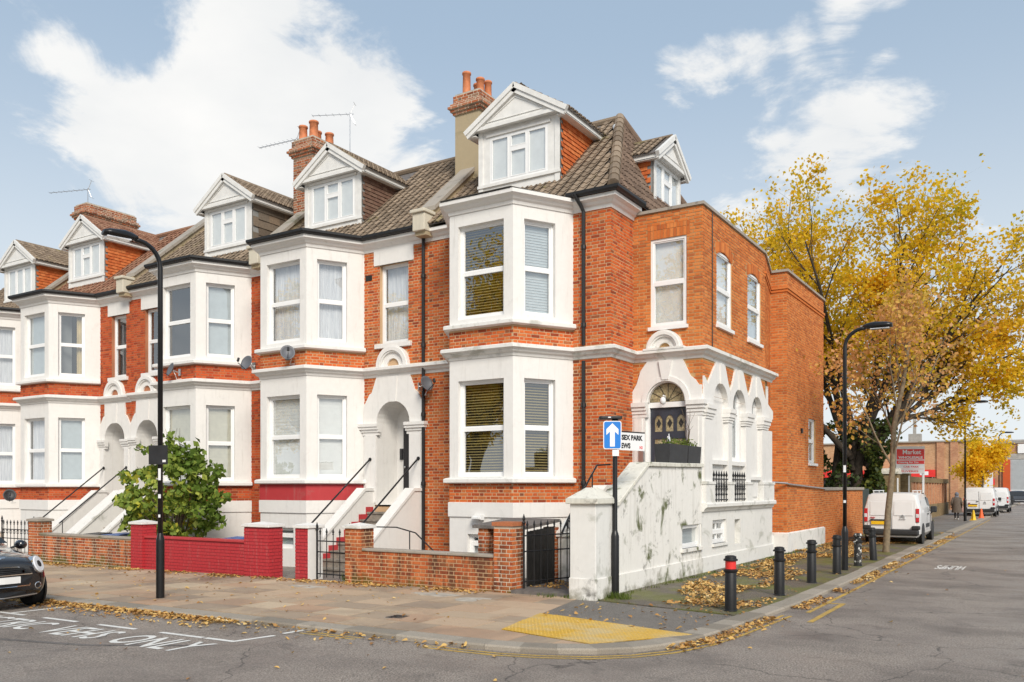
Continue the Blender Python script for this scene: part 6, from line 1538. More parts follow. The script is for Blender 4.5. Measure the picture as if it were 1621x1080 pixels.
o = text_mesh('S', .07, .006); 
for v in o.vertices: c = v.co.copy(); v.co = Vector((nosex(-.33,.66)-.046, -.30-c.x, .635+c.y*.9))
o.materials.append(MATS['sign_red']); mk('badge', o, None, MC, local=True)
for s in (-1,1):
    m = MB(); c = Vector((.125,s*.60,.735)); nr = Vector((-.82,s*.42,.38)).normalized(); u = nr.cross(Vector((0,0,1))).normalized(); v = u.cross(nr)
    def disc(r0, r1, d0, d1, k=24): 
        q = MB(); vs = []
        for (rr, dd) in ((r0,d0),(r1,d1)): vs += [tuple(c+nr*dd+(u*math.cos(2*math.pi*j/k)*rr*.92+v*math.sin(2*math.pi*j/k)*rr*1.14)) for j in range(k)]
        q.add(vs, [(j,(j+1)%k,k+(j+1)%k,k+j) for j in range(k)]+[tuple(k+j for j in range(k))]); return q
    h = mk('headlight', disc(.150,.140,-.06,.050), 'chrome', MC, smooth=False, local=True)
    mk('lens', disc(.135,.115,.045,.066), 'lamp_clear', h); mk('projector', disc(.055,.050,.062,.070), 'mesh_black', h)
    m = MB(); m.lathe([(.062,.02),(.062,-.02),(.045,-.03),(.042,-.012),(.005,-.012)], (.055,s*.585,.40), 18, 'x'); f = mk('fog_lamp', m, 'chrome', MC, local=True); f.rotation_euler = (0,0,0)
    m = MB(); m.lathe([(.04,.0),(.03,-.016),(.004,-.02)], (.055,s*.585,.40), 14, 'x'); mk('fog_lens', m, 'lamp_clear', f)
    m = MB(); m.lathe([(.02,-.12),(.07,-.10),(.085,-.02),(.085,.04),(.06,.075),(.01,.08)], (1.35,s*.99,1.02), 14, 'x'); mo = mk('mirror', m, 'car_black', MC, smooth=True, local=True)
    m = MB(); m.tube([(1.38,s*.82,.96),(1.37,s*.95,1.0)], .02, 6); mk('mirror_arm', m, 'trim_black', mo)
    for xw in (.62,3.10):
        m = MB(); m.lathe([(.345,-.02),(.345,.012)], (xw,s*.862,.31), 24, 'y'); mk('wheel_arch', m, 'trim_black', MC, local=True); wheel(MC, xw, s*.79, .305, .20, side=s)
m = MB(); m.prism([(.50,-.22,.957),(.66,-.24,.965),(.66,.24,.965),(.50,.22,.957)], (0,0,.035)); bevel(mk('bonnet_scoop', m, 'car_black', MC, local=True),.02,3)
m = MB(); m.box(.488,.50,-.20,.20,.958,.985); mk('scoop_slot', m, 'mesh_black', MC, local=True)
m = MB(); m.lathe([(.03,0),(.03,-.006),(.01,-.008)], (0,0,0), 14, 'z'); m.box(-.012,.012,-.085,-.025,.0,.006); m.box(-.012,.012,.025,.085,.0,.006); b_ = mk('emblem', m, 'chrome', MC, local=True); b_.location = (.12,0,.885); b_.rotation_euler = (0,R(-38),0)
m = MB(); m.add([(1.235,-.70,1.045),(1.235,.70,1.045),(1.70,.54,1.375),(1.70,-.54,1.375)], [(3,2,1,0)]); m.v = [(x-.012,y,z+.022) for x,y,z in m.v]; mk('windscreen', m, 'car_glass', MC, local=True)
for s in (-1,1):
    m = MB(); m.add([(1.50,s*.845,.95),(3.2,s*.845,.96),(3.05,s*.69,1.30),(1.85,s*.69,1.30)], [(0,1,2,3) if s < 0 else (3,2,1,0)]); mk('side_window', m, 'car_glass', MC, local=True)

# distant dark estate car standing across the end of the street
SV = thing('distant_car', 'dark blue estate car standing across the far end of the street', 'car', (-3.4,111.2,KD)); SV.rotation_euler = (0,0,math.atan2(.5337,.8457))
pr = lambda k, zt, sh: [(0,.28),(.80*k,.28),(.92*k,.42),(.93*k,.75),(.91*k,.95),(.72*k if sh else .86*k,zt-.06),(.55*k,zt),(0,zt+.02)]
secs = [(-2.3,pr(.85,.95,0)),(-2.2,pr(.95,1.10,0)),(-1.9,pr(1,1.52,1)),(-.2,pr(1,1.66,1)),(.5,pr(1,1.60,1)),(1.15,pr(1,1.12,0)),(2.0,pr(.97,1.0,0)),(2.3,pr(.85,.78,0))]
subsurf(mk('body', loft(secs), 'car_dark', SV, smooth=True, local=True),1)
for s in (-1,1):
    m = MB(); m.add([(-1.75,s*.90,1.05),(.95,s*.90,1.05),(.35,s*.72,1.52),(-1.5,s*.72,1.52)], [(0,1,2,3) if s<0 else (3,2,1,0)]); m.v = [(x,y+s*.03,z) for x,y,z in m.v]; mk('side_window', m, 'car_glass', SV, local=True)
    m = MB(); m.box(-1.0,.9,min(s*.93,s*.945),max(s*.93,s*.945),.50,.55); mk('side_trim', m, 'chrome', SV, local=True)
    for x in (-1.45,1.45): wheel(SV, x, s*.82, .36, .22, side=s)

# ================================================================ the walking person
PS = thing('person', 'person in long brown coat and grey hat walking away up the pavement', 'person', (-4.95,57.4,0)); PS.rotation_euler = (0,0,0); PS.scale = (.93,.93,.90)
me = bpy.data.meshes.new('body'); V_ = []; E_ = []; RD = []
def jn(p, r, par=None):
    V_.append(p); RD.append(r); i = len(V_)-1
    if par is not None: E_.append((par, i))
    return i
pel = jn((0,0,.92),.14); sp1 = jn((0,.03,1.15),.15,pel); ch = jn((0,.07,1.36),.16,sp1); nk_ = jn((0,.12,1.50),.055,ch); hd0 = jn((0,.15,1.56),.075,nk_); hd1 = jn((0,.16,1.66),.095,hd0); jn((0,.15,1.74),.06,hd1); jn((0,.26,1.62),.02,hd1)
for s, fy in ((-1,.16),(1,-.14)):
    h = jn((s*.10,0,.88),.105,pel); k = jn((s*.10,fy*.8+.03,.50),.07,h); a = jn((s*.10,fy*1.2-.02,.10),.045,k); f0 = jn((s*.10,fy*1.2+.04,.045),.045,a); jn((s*.10,fy*1.2+.16,.035),.035,f0)
    sh = jn((s*.19,.08,1.38),.075,ch); el = jn((s*.27,.02-fy*.3,1.12),.055,sh); wr = jn((s*.28,.10-fy*.7,.90),.036,el); pm = jn((s*.28,.12-fy*.8,.83),.038,wr)
    for q in range(4): fz = jn((s*.28-.03+.02*q,.13-fy*.8,.78),.010,pm); jn((s*.28-.03+.02*q,.15-fy*.8,.74-.008*(q%3)),.009,fz)
    th = jn((s*.25,.16-fy*.8,.80),.011,pm); jn((s*.25,.18-fy*.8,.77),.009,th)
me.from_pydata(V_, E_, []); bo_ = bpy.data.objects.new('body', me); COL.objects.link(bo_); bo_.parent = PS; me.materials.append(MATS['trouser_dark'])
sk_ = bo_.modifiers.new('skin','SKIN'); me.skin_vertices if False else None
if not me.skin_vertices: 
    pass
for i, v in enumerate(me.skin_vertices[0].data): v.radius = (RD[i], RD[i]); v.use_root = (i == 0)
sk_.use_smooth_shade = True; subsurf(bo_, 1)
def rings(R_, k=16):
    m = MB(); vs = []
    for (z, rx, ry, cx, cy) in R_: vs += [(cx+rx*math.cos(2*math.pi*j/k)*(1+.04*math.sin(5*j)), cy+ry*math.sin(2*math.pi*j/k)*(1+.05*math.sin(3*j+z*9)), z) for j in range(k)]
    n = len(R_); m.add(vs, [(i*k+j,i*k+(j+1)%k,(i+1)*k+(j+1)%k,(i+1)*k+j) for i in range(n-1) for j in range(k)]+[tuple((n-1)*k+j for j in range(k))]); return m
mk('coat', rings([(.46,.30,.29,.02,.0),(.75,.27,.25,.01,.01),(1.0,.23,.21,0,.02),(1.25,.24,.20,0,.05),(1.40,.22,.16,0,.08),(1.48,.13,.11,0,.11),(1.52,.085,.085,0,.13)]), 'coat_brown', PS, smooth=True, local=True)
for s, fy in ((-1,.16),(1,-.14)):
    m = MB(); m.tube([(s*.17,.08,1.42),(s*.27,.02-fy*.3,1.13),(s*.285,.09-fy*.66,.93)], [.095,.075,.055], 12); mk('sleeve', m, 'coat_brown', PS, smooth=True, local=True)
    m = MB(); m.lathe([(.01,.0),(.05,.012),(.055,.05),(.04,.085)], (0,0,0), 12); o = mk('shoe', m, 'shoe_white', PS, smooth=True, local=True); o.location = (s*.10, fy*1.2+.05, 0); o.scale = (.95,2.0,1)
    m = MB(); m.lathe([(.02,-.05),(.042,-.02),(.046,.03),(.034,.07)], (0,0,0), 10); o = mk('glove', m, 'skin', PS, smooth=True, local=True); o.location = (s*.285,.12-fy*.78,.86); o.scale = (.7,1,1)
mk('hat', rings([(1.60,.115,.125,0,.15),(1.66,.125,.135,0,.15),(1.73,.115,.12,0,.145),(1.79,.07,.075,0,.14),(1.81,.02,.02,0,.14)]), 'hat_grey', PS, smooth=True, local=True)
mk('scarf', rings([(1.44,.13,.12,0,.11),(1.50,.125,.12,0,.12),(1.57,.105,.105,0,.14)]), 'hat_grey', PS, smooth=True, local=True)
fc = MB(); fc.lathe([(.01,1.53),(.07,1.55),(.088,1.60),(.09,1.64)], (0,.165,0), 14); mk('face', fc, 'skin', PS, smooth=True, local=True)
BG = thing('handbag', 'pink cloth bag hanging from the hand of the walking person', 'bag', (-4.58,57.5,0)); mk('bag', rings([(.42,.09,.05,0,0),(.50,.13,.07,0,0),(.66,.12,.06,0,0),(.74,.03,.03,0,0)]), 'bag_pink', BG, smooth=True, local=True)
m = MB(); m.tube([(-.02,0,.72),(-.05,0,.82),(-.08,0,.72)], .008, 5); mk('strap', m, 'bag_pink', BG, local=True)
# broken chair lying against the far wall
CH = thing('broken_chair', 'broken white metal chair lying against the far pillar', 'chair', (-6.2,50.0,0)); CH.rotation_euler = (R(55),R(20),R(40))
m = MB(); m.box(-.24,.24,-.22,.22,.42,.46); mk('seat', m, 'plastic_black', CH, local=True)
m = MB(); m.box(-.24,.24,.22,.25,.55,1.0); mk('backrest', m, 'plastic_black', CH, local=True)
for sx in (-1,1):
    for sy in (-1,1): m = MB(); m.tube([(sx*.2,sy*.18,.44),(sx*.25,sy*.25,0)], .018, 6); mk('leg', m, 'white_plastic', CH, local=True)
    m = MB(); m.tube([(sx*.22,.22,.44),(sx*.22,.25,1.0)], .018, 6); mk('leg', m, 'white_plastic', CH, local=True)

# ================================================================ trees, shrub
def fast_mesh(name, V, F4, matn, smooth=False):
    me = bpy.data.meshes.new(name); n = len(V); k = len(F4)
    me.vertices.add(n); me.vertices.foreach_set('co', np.asarray(V, dtype=np.float32).ravel())
    me.loops.add(k*4); me.loops.foreach_set('vertex_index', np.asarray(F4, dtype=np.int32).ravel())
    me.polygons.add(k); me.polygons.foreach_set('loop_start', np.arange(0, 4*k, 4, dtype=np.int32))
    me.materials.append(MATS[matn]); me.update(calc_edges=True); me.validate(); return me
def leaves(points, size, rng, fold=.25, flat=0.0, tri=False):
    """rhombic leaves, folded along the midrib, around given points"""
    n = len(points); P = np.asarray(points)
    d = rng.normal(size=(n,3)); d[:,2] -= .35; d /= np.linalg.norm(d,axis=1)[:,None]
    u = rng.normal(size=(n,3)); u -= (u*d).sum(1)[:,None]*d; u /= np.linalg.norm(u,axis=1)[:,None]; w = np.cross(d,u)
    s = size*rng.uniform(.65,1.3,n)[:,None]
    a = P-d*s*.55; c = P+d*s*.60; b = P+u*s*.42+w*s*fold*.5; e = P-u*s*.42+w*s*fold*.5
    V = np.stack([a,b,c,e],1).reshape(-1,3); F = np.arange(4*n).reshape(n,4); return V, F
def grow(rng, base, segs, matn):
    """recursive limbs; returns branch mesh and twig tips"""
    m = MB(); tips = []
    def limb(p, d, L, r, lev, maxlev):
        n = 5 if lev < 2 else 4; pts = [Vector(p)]; dd = Vector(d).normalized(); rs = [r]
        for i in range(n):
            dd = (dd+Vector(rng.normal(0,segs['wob'],3))+Vector((0,0,segs['up']*(1 if lev else .4)))*.5).normalized(); pts.append(pts[-1]+dd*L/n); rs.append(r*(1-(i+1)/n*(.84 if lev == 0 and maxlev == 3 and L > 7 else .45 if lev < maxlev else .7)))
        m.tube(pts, rs, 8 if lev == 0 else (6 if lev == 1 else (5 if lev == 2 else 3)), caps=False)
        if lev >= maxlev-1:
            for q in pts[2:]: tips.append(q)
        if lev == maxlev: return
        k = segs['k'][lev]
        for i in range(k):
            f = segs['start'] if lev == 0 else .25; f = f+(1-f)*(i+rng.uniform(.1,.9))/k; f = min(f,.999); j = int(f*n); q = pts[j].lerp(pts[min(j+1,n)], f*n-j)
            az = rng.uniform(0,2*math.pi)+i*2.4; sp = segs['spread'][lev]*rng.uniform(.75,1.25); ax = (pts[min(j+1,n)]-pts[j]).normalized(); o = ax.orthogonal().normalized(); o2 = ax.cross(o)
            nd = ax*math.cos(sp)+(o*math.cos(az)+o2*math.sin(az))*math.sin(sp); limb(q, nd, L*segs['ratio'][lev]*rng.uniform(.75,1.15)*(1.15-.45*f if lev == 0 else 1), rs[j]*segs['rr'], lev+1, maxlev)
    for (p, d, L, r) in base: limb(p, d, L, r, 0, segs['lev'])
    return m, tips
def tree(name, label, loc, base, segs, seed, nleaf, size, lmat, bmat, spreadj, group=None, crown=None, stems=()):
    rng = np.random.default_rng(seed); t = thing(name, label, 'tree', loc, group); m, tips = grow(rng, base, segs, bmat)
    for q in stems: m.tube(q, [.40,.34,.24], 9, False)
    mk('trunk', m, bmat, t, smooth=True, local=True)
    T = np.array([tuple(p) for p in tips]); 
    if crown: T = T[[crown(p) for p in T]]
    # leaves gather in clumps at some tips and leave others thin
    wgt = rng.random(len(T))**2.6+.02; idx = rng.choice(len(T), nleaf, p=wgt/wgt.sum()); Pn = T[idx]+rng.normal(0,spreadj,(nleaf,3))*np.array([1,1,.75])
    V, F = leaves(Pn, size, rng); o = mk('crown', fast_mesh('crown', V, F, lmat), None, t, local=True); return t
big = dict(wob=.075, up=.07, k=[11,6,4], start=.22, spread=[.55,.65,.75], ratio=[.36,.50,.55], rr=.40, lev=3)
def fan_limbs(spec, seed):
    rr = random.Random(seed); out = []; rv = Vector((.8457,.5337,0)); fv = Vector((-.5337,.8457,0))
    for (th, L, z, dep) in spec:
        d = rv*math.sin(R(th))+Vector((0,0,1))*math.cos(R(th))+fv*(dep+rr.uniform(-.12,.12)); s0 = rv*(.5*math.sin(R(th))+rr.uniform(-.2,.2))
        out.append(((s0.x,s0.y,z), tuple(d), L, .085+.010*L))
    return out
TREE = tree('golden_tree', 'large golden autumn tree rising behind the boundary wall', (-8.2,42.0,-.2),
     fan_limbs(((-50,7.5,4.5,.1),(-36,9.5,4.2,-.1),(-24,11,4.0,.25),(-12,12.3,3.6,-.2),(-2,12.6,3.4,.2),(8,12.6,3.2,-.25),(17,12.4,3.4,.15),(27,12,3.6,-.1),(37,11,4.0,.2),(48,10.2,4.4,-.15),(60,9.2,5.0,.1),(70,7.6,5.6,-.1),(4,9,4.5,-.6),(22,9,4.5,.6)), 4),
     big, 11, 42000, .18, 'leaf_gold', 'bark_dark', .22, stems=[[(0,0,0),(0,.1,2.2),(-.1,.1,4.6)],[(.9,.5,0),(.8,.4,2.4),(.7,.35,5.2)],[(-1.2,.5,0),(-1.1,.4,2.5),(-.9,.3,5.0)]])
TREE.scale = (.90,.90,.85); TREE.location.x = -7.7
tree('golden_tree', 'second golden tree filling the gap left of the large one', (-13.2,46.0,-.2), fan_limbs(((-35,8,4,.1),(-20,10,4,-.1),(-6,11,4,.2),(8,11,4,-.2),(22,10.5,4,.1),(38,9,4.3,0)), 8), big, 12, 13000, .17, 'leaf_gold', 'bark_dark', .24, stems=[[(0,0,0),(0,.1,2.2),(.1,.1,4.6)]])
young = dict(wob=.09, up=.22, k=[9,5,4], start=.36, spread=[.55,.7,.8], ratio=[.42,.52,.55], rr=.42, lev=3)
tree('street_tree', 'young street tree with thinning rusty leaves beside the small van', (-4.2,27.2,0), [((0,0,-.1),(.13,.075,1),6.3,.098)], young, 5, 3300, .11, 'leaf_rust', 'bark_pale', .24)
sm = dict(wob=.08, up=.12, k=[8,5,3], start=.45, spread=[.8,.7,.8], ratio=[.42,.5,.5], rr=.45, lev=3)
tree('street_tree', 'small bright yellow street tree over the far white vans', (-4.1,66.0,0), [((0,0,0),(.02,0,1),3.9,.07)], sm, 9, 6500, .17, 'leaf_yellow', 'bark', .30)
# dark ivy mass on the lower trunks of the golden tree
rng = np.random.default_rng(3); pts = []
for (x, y) in ((-8.2,42.0),(-7.2,42.4),(-9.5,42.5),(-10.4,41.5),(-6.9,41.7)):
    for k in range(1300):
        a = rng.uniform(0,6.283); z = rng.uniform(.2,5.0); r = (.55+.35*math.sin(z*2+x))*rng.uniform(.6,1.15); pts.append((x+r*math.cos(a)+.05*z*(x+8.2)*.3, y+r*math.sin(a), z))
V, F = leaves(np.array(pts), .17, rng); mk('ivy', fast_mesh('ivy', V, F, 'leaf_ivy'), None, label='dark ivy clothing the lower trunks behind the boundary wall', cat='ivy')
# garden shrub
SH = thing('garden_shrub', 'big leafy green shrub behind the red painted wall', 'shrub', (-20.2,14.75,-.2))
rng = np.random.default_rng(21); m = MB(); P_ = []
for i in range(26):
    a = rng.uniform(0,6.283); rr = rng.uniform(.2,1.0)**.6; e = Vector((1.45*rr*math.cos(a), .85*rr*math.sin(a), rng.uniform(1.5,3.15-.6*rr*rr))); mid = e*.5+Vector((0,0,.35)); m.tube([(rng.uniform(-.2,.2),rng.uniform(-.2,.2),0),mid,e],[.03,.02,.006],5,False)
for i in range(6): a = rng.uniform(-1.1,1.1); m.tube([(a,0,2.3),(a+rng.uniform(-.1,.1),0,3.2),(a+rng.uniform(-.2,.2),0,3.7)],[.012,.009,.005],4,False); P_ += [(a+rng.normal(0,.06),rng.normal(0,.06),rng.uniform(2.8,3.6)) for k in range(9)]
mk('stem', m, 'bark', SH, local=True)
while len(P_) < 4300:
    a = rng.uniform(0,6.283); c = rng.uniform(-1,1); s_ = math.sqrt(1-c*c); r = rng.uniform(.55,1.0)**.5
    k = 1+.16*math.sin(3*a+1)+.13*math.sin(5*c*3+a*2)
    p = (1.62*r*k*s_*math.cos(a), .95*r*k*s_*math.sin(a), 1.78+1.42*r*k*c)
    if p[2] < .35: continue
    if mnoise.noise(Vector(p)*1.6) < -.22: continue
    P_.append(p)
V, F = leaves(np.array(P_), .155, rng, .3); mk('foliage', fast_mesh('foliage', V, F, 'leaf_green'), None, SH, local=True)
# ================================================================ fallen leaves, moss
def litter(name, label, pts, size, seed):
    rng = np.random.default_rng(seed); n = len(pts); P = np.array(pts); a = rng.uniform(0,6.283,n); tl = rng.normal(0,.28,(n,2)); s = size*rng.uniform(.45,1.5,n)
    d = np.stack([np.cos(a),np.sin(a),tl[:,0]],1); u = np.stack([-np.sin(a),np.cos(a),tl[:,1]],1); up = np.array([0,0,1.0]); sc = s[:,None]; lift = (s*.22)[:,None]*up
    c0 = P+np.array([0,0,.012]); k1 = rng.uniform(.25,.50,(n,1)); k2 = rng.uniform(.20,.45,(n,1))
    V = np.stack([c0-d*sc*.6, c0-d*sc*.12+u*sc*k1+lift, c0+d*sc*.30+u*sc*k2*.9+lift*1.2, c0+d*sc*.65, c0+d*sc*.28-u*sc*k1*.8+lift*rng.uniform(.1,1.2,(n,1)), c0-d*sc*.15-u*sc*k2+lift*rng.uniform(.1,1,(n,1))],1).reshape(-1,3)
    V[:,2] = np.maximum(V[:,2], np.repeat(P[:,2],6)+.003); I = np.arange(n)[:,None]*6; F = np.concatenate([I+np.array([0,1,2,3]), I+np.array([0,3,4,5])],1).reshape(-1,4); mk(name, fast_mesh(name, V, F, 'leaf_fallen'), None, kind='stuff', label=label, cat='leaves')
rng = np.random.default_rng(31); pts = []
kk = along(kp, .05)
for q in range(8500):                      # gutter of the side street
    p = kk[rng.integers(len(kk))]
    if p.x < -4.4 or p.y > 40: continue
    o = abs(rng.normal(0,.13)); dens = mnoise.noise(Vector((p.y*.7,3,1)))
    if dens < -.1: continue
    pts.append((p.x+.03+o, p.y, KD+.004+max(0,.03-o*.15)*rng.random()))
for q in range(3200):                      # gutter of the front street, thick on the left
    x = rng.uniform(-17,-6); w = (1 if x < -10.2 else .10); 
    if rng.random() > w: continue
    o = abs(rng.normal(0,.13)) if rng.random() < .8 else rng.uniform(0,.7); pts.append((x, KY-.02-o, gz(x)+KD+.004+max(0,.035-o*.15)*rng.random()))
litter('gutter_leaves', 'golden fallen leaves gathered in the gutters', pts, .052, 1)
pts = []
for q in range(30000):
    x = rng.uniform(-6.55,-3.9); y = rng.uniform(13.1,40); f = mnoise.noise(Vector((x*.9,y*.55,2.0)))+.5*mnoise.noise(Vector((x*2.3,y*2,5)))+(.25 if -6.2 < x < -4.6 else -.15)
    if f < .12+rng.uniform(0,.35): continue
    pts.append((x,y,.008+.02*rng.random()))
for q in range(90): pts.append((rng.uniform(-6.5,-3.9),rng.uniform(10.7,13),.004))
litter('footway_leaves', 'brown fallen leaves scattered over the mossy side footway', pts, .052, 2)
pts = []
for q in range(3600):
    x = rng.uniform(-26,-8.8); o = abs(rng.normal(0,.22)); 
    if mnoise.noise(Vector((x*1.1,7,2))) < rng.uniform(-.35,.35): continue
    if -14.5 < x < -13.9 or -13.3 < x < -12.4: pass
    pts.append((x, YW-.10-o, gz(x)+.004))
for q in range(260): x = rng.uniform(-26,-7.2); pts.append((x, rng.uniform(8.95,13.1), gz(x)+.004))
for q in range(60): x = rng.uniform(-16,4); pts.append((x, rng.uniform(5,8.3), gz(x)+KD+.003))
for q in range(45): pts.append((rng.uniform(-3.2,3), rng.uniform(8.5,30), KD+.003))
for q in range(260): pts.append((rng.uniform(-8.2,-7.1), rng.uniform(13.6,15.0), .06))
litter('pavement_leaves', 'fallen leaves along the garden walls and over the paving', pts, .050, 3)
# moss and weeds at wall feet
rng = np.random.default_rng(41); V = []; n = 0
def tuft(x, y, z, k, h):
    for i in range(k):
        a = rng.uniform(0,6.283); dx_, dy_ = math.cos(a), math.sin(a); w = .006; hh = h*rng.uniform(.5,1.2); px, py = x+rng.normal(0,.04), y+rng.normal(0,.04)
        V.extend([(px-dy_*w,py+dx_*w,z),(px+dy_*w,py-dx_*w,z),(px+dx_*hh*.5+dy_*w*.3,py+dy_*hh*.5-dx_*w*.3,z+hh),(px+dx_*hh*.5-dy_*w*.3,py+dy_*hh*.5+dx_*w*.3,z+hh)])
for q in range(150): tuft(-6.48+abs(rng.normal(0,.06)), rng.uniform(13.7,30), .006, 5, .05)
for q in range(26): tuft(-6.40+rng.normal(0,.12), 13.45+rng.normal(0,.14), .004, 12, .10)
for q in range(16): tuft(-7.2+rng.normal(0,.3), 13.0+rng.normal(0,.03), .0, 8, .06)
for q in range(12): tuft(-12.55+rng.normal(0,.07), 13.5+rng.normal(0,.07), -.05, 10, .14)
for q in range(60): x = rng.uniform(-24,-19.7); tuft(x, YW-.02, gz(x), 6, .04)
for q in range(60): tuft(-6.2+rng.normal(0,.3), 49.5+rng.normal(0,1.2), .0, 14, .22)
mk('weeds', fast_mesh('weeds', np.array(V), np.arange(len(V)).reshape(-1,4), 'grass_green'), None, kind='stuff', label='weeds and grass growing at the wall feet', cat='weeds')

# ================================================================ far end of the side street
def far_building(label, x0, x1, y, depth, h, brickm='brick_stock', coping='coping_grey'):
    t = thing('warehouse', label, 'building', ((x0+x1)/2,y,0), 'far warehouses'); m = MB(); m.box(x0,x1,y,y+depth,-.2,h); return t, m
def courses(t, P0, P1, z0, z1, matn, holes=()):   # far brickwork: still laid brick by brick, joined
    b = Bricks(matn, 0); b.face(P0, P1, z0, z1, holes, bond='flemish', course=.15 if False else .075); b.build(t)
WB, m = far_building('long stock brick warehouse with red fascia at the end of the side street', -24.0, -5.4, 86.0, 10, 6.0)
mk('wall', m, 'brick_stock_far', WB) if 'brick_stock_far' in MATS else None
def farbrick(name, c1, c2, mo):
    def f(t, bs):
        p = pos(t); x, y, z = t.sep(p); v = t.comb(t.math('ADD', x, y), z, 0.0)
        b = t.n('ShaderNodeTexBrick', {'Vector': v, 'Color1': (*c1,1), 'Color2': (*c2,1), 'Mortar': (*mo,1), 'Scale': 1.0, 'Mortar Size': .008, 'Brick Width': .225, 'Row Height': .075}); n = t.noise(.5, 6, .65, p); k = t.noise(9, 4, .6, p)
        col = t.mix(t.maprange(n, .5, .72, 0, .6), b.outputs[0], tuple(v_*.45 for v_ in c1)); col = t.mix(t.maprange(k, .5, .75, 0, .4), col, c2); setb(t, bs, col, .9, b.outputs['Fac'], .3, .01, .2)
    return mat(name, f)
farbrick('far_brick_a', (.46,.23,.105), (.58,.34,.18), (.50,.39,.27)); farbrick('far_brick_b', (.42,.17,.09), (.54,.27,.14), (.46,.34,.23)); farbrick('far_brick_c', (.18,.12,.055), (.28,.20,.10), (.25,.2,.13))
mk('wall', m, 'far_brick_a', WB)
for x in (-14.0,-8.7,-7.6): q = MB(); q.box(x-.3,x+.3,85.85,86.0,-.2,5.95); mk('pier', q, 'far_brick_b', WB)
q = MB(); q.box(-24.1,-5.3,85.8,96.1,6.0,6.12); mk('coping', q, 'coping_grey', WB)
q = MB(); q.box(-5.4,-5.0,85.9,94,-.2,5.95); mk('white_end', q, 'warehouse_white', WB)
q = MB(); q.box(-24,-9.1,85.2,85.9,2.85,3.5); q2 = mk('fascia', q, 'sign_red', WB)
q = MB(); q.box(-10.3,-9.6,85.18,85.2,3.02,3.35); mk('fascia_sign', q, 'sign_white', WB)
q = MB(); q.box(-24,-9.2,85.6,85.95,-.1,2.85); mk('shopfront', q, 'interior_dark', WB)
for x in (-22,-20,-18,-16,-14,-12,-9.3): q = MB(); q.box(x-.06,x+.06,85.45,85.6,-.1,2.85); mk('shopfront_post', q, 'white_plastic', WB)
SHD, m = far_building('pale white warehouse roof seen over the brick warehouse', -30.0, 2.0, 146.0, 20, 8.6); mk('wall', m, 'warehouse_white', SHD); q = MB(); q.box(-30.3,2.3,145.6,166,8.6,8.9); mk('roof_edge', q, 'concrete', SHD)
q = MB(); q.box(-13.2,-12.0,100.0,101.0,0,7.6); q.box(-12.8,-12.5,100.3,100.6,7.6,9.4); mk('stack', q, 'concrete', SHD)
W2, m = far_building('red brown brick warehouse with grey roller shutter at the right edge', -8.6, 14.0, 124.0, 10, 7.4); mk('wall', m, 'far_brick_b', W2)
q = MB(); q.box(-5.6,9.5,123.8,124.2,5.4,6.1); mk('lintel', q, 'concrete', W2)
q = MB(); q.box(-5.5,-4.7,123.7,124,-.2,5.4); mk('pier', q, 'brick_deep', W2)
q = MB(); q.box(-4.7,9.4,123.85,124,1.6,5.4); sh_ = mk('roller_shutter', q, 'shutter_grey', W2)
for i in range(25): q = MB(); q.box(-4.7,9.4,123.82,123.86,1.65+i*.148,1.65+i*.148+.10); mk('slat', q, 'shutter_grey', sh_)
q = MB(); q.box(-4.7,9.4,123.7,124,-.1,1.6); mk('loading_bay', q, 'warehouse_white', W2)
q = MB(); q.box(-8.7,14,123.8,134,7.4,7.55); mk('coping', q, 'coping_grey', W2)
q = MB(); q.box(-7.6,-6.4,123.6,123.8,2.2,3.0); mk('wall_sign', q, 'sign_red', W2); q = MB(); q.box(-7.9,-7.2,123.6,123.75,.6,2.0); mk('wall_notice', q, 'sign_white', W2)
q = MB(); q.box(-3.9,3.5,123.7,123.9,6.15,7.3); mk('name_board', q, 'sign_white', W2)
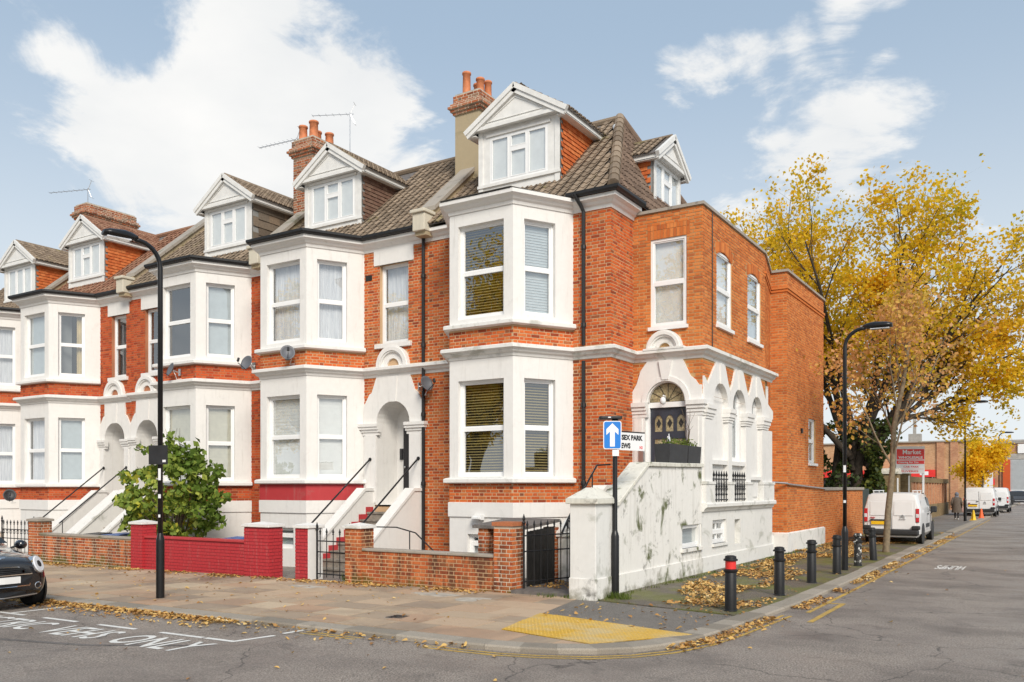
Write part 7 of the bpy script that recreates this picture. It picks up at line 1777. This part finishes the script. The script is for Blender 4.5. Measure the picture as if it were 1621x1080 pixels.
# yard wall with orange panels, gate pillars and the trade sign
YW2 = thing('yard_wall', 'low yard wall with orange brick panels between piers on the side street', 'wall', (-6.6,55,0))
q = MB(); q.box(-6.85,-6.65,49.2,70,-.1,2.2); mk('backing', q, 'far_brick_b', YW2); q = MB(); q.box(-6.7,-6.55,49.2,70,-.1,.85); mk('plinth', q, 'far_brick_c', YW2); q = MB(); q.box(-6.9,-6.55,49.2,70,2.2,2.5); mk('coping', q, 'far_brick_c', YW2)
for i in range(14): q = MB(); y = 49.6+i*1.45; q.box(-6.72,-6.58,y,y+.28,.85,2.2); mk('pier', q, 'far_brick_b', YW2)
for (y, h, lab) in ((48.3,2.9,'mossy stock brick gate pillar with rounded cap beside the yard wall'),(44.6,2.75,'mossy stock brick gate pillar behind the white van roof')):
    gp = thing('gate_pillar', lab, 'pillar', (-6.7,y,0), 'yard gate pillars'); q = MB(); q.box(-7.2,-6.3,y-.45,y+.45,-.1,h-.2); mk('shaft', q, 'far_brick_c', gp); q = MB(); q.sweep([(-6.75-.5,y-.5),(-6.75+.5,y-.5)],[(0,h-.2),(.03,h-.2),(.03,h-.08),(-.2,h+.04),(-.5,h+.08),(-.8,h+.04),(-1.03,h-.08),(-1.03,h-.2)]); mk('cap', q, 'cap_mossy', gp)
    q = MB(); q.box(-6.32,-6.26,y-.47,y-.40,0,h-.4); mk('corner_guard', q, 'sign_white', gp)
SB = thing('trade_sign', 'tall white and red trade sign board on posts over the yard gate', 'sign', (-6.05,46.5,0)); SB.rotation_euler = (0,0,R(28))
for x in (-.64,.64): q = MB(); q.box(x-.05,x+.05,.03,.10,0,3.95); mk('post', q, 'sign_white', SB, local=True)
q = MB(); q.box(-1.0,1.0,-.02,.02,2.75,4.95); bd = mk('board', q, 'sign_white', SB, local=True); bd.scale = (.68,1,.61); bd.location = (0,0,.92)
for (z0, z1) in ((3.88,4.72),(3.52,3.80)): q = MB(); q.box(-.97,.97,-.026,-.0205,z0,z1); mk('red_field', q, 'sign_red', bd)
text_on(bd, 'lettering', 'Market', .5, 'sign_white', -.55, .75, 4.32, -.028, .01); text_on(bd, 'lettering', 'WHOLESALE', .28, 'sign_white', -.85, .85, 3.95, -.028, .01); text_on(bd, 'lettering', 'Catering For You', .2, 'sign_white', -.85, .55, 3.60, -.028, .005)
text_on(bd, 'lettering', 'CAR PARK', .2, 'sign_red', -.5, .6, 3.22, -.022, .005); text_on(bd, 'lettering', 'DELIVERIES', .2, 'sign_red', -.85, .55, 2.86, -.022, .005)
q = MB(); q.box(-.9,.9,-.024,-.0205,3.10,3.12); mk('rule', q, 'sign_red', bd)
# trees across the front street, behind the camera: the panes mirror them
for i, (x, y, lab) in enumerate(((-34,-17,'autumn tree across the front street, mirrored in the windows'),(-50,-19,'autumn tree across the front street farther left, mirrored in the windows'),(-23,-20,'autumn tree across the front street nearer the viewer, mirrored in the windows'))):
    c = copy_tree(TREE); c.location = (x,y,-.3); c.rotation_euler = (0,0,i*2.1+.5); c.scale = (1,1,1); c['label'] = lab; c['group'] = 'trees across the front street'
mb = MB(); mb.box(-60,40,-14.0,-13.7,-.3,1.2); mk('opposite_wall', mb, 'far_brick_b', None, label='low brick wall across the front street behind the viewer', cat='wall')
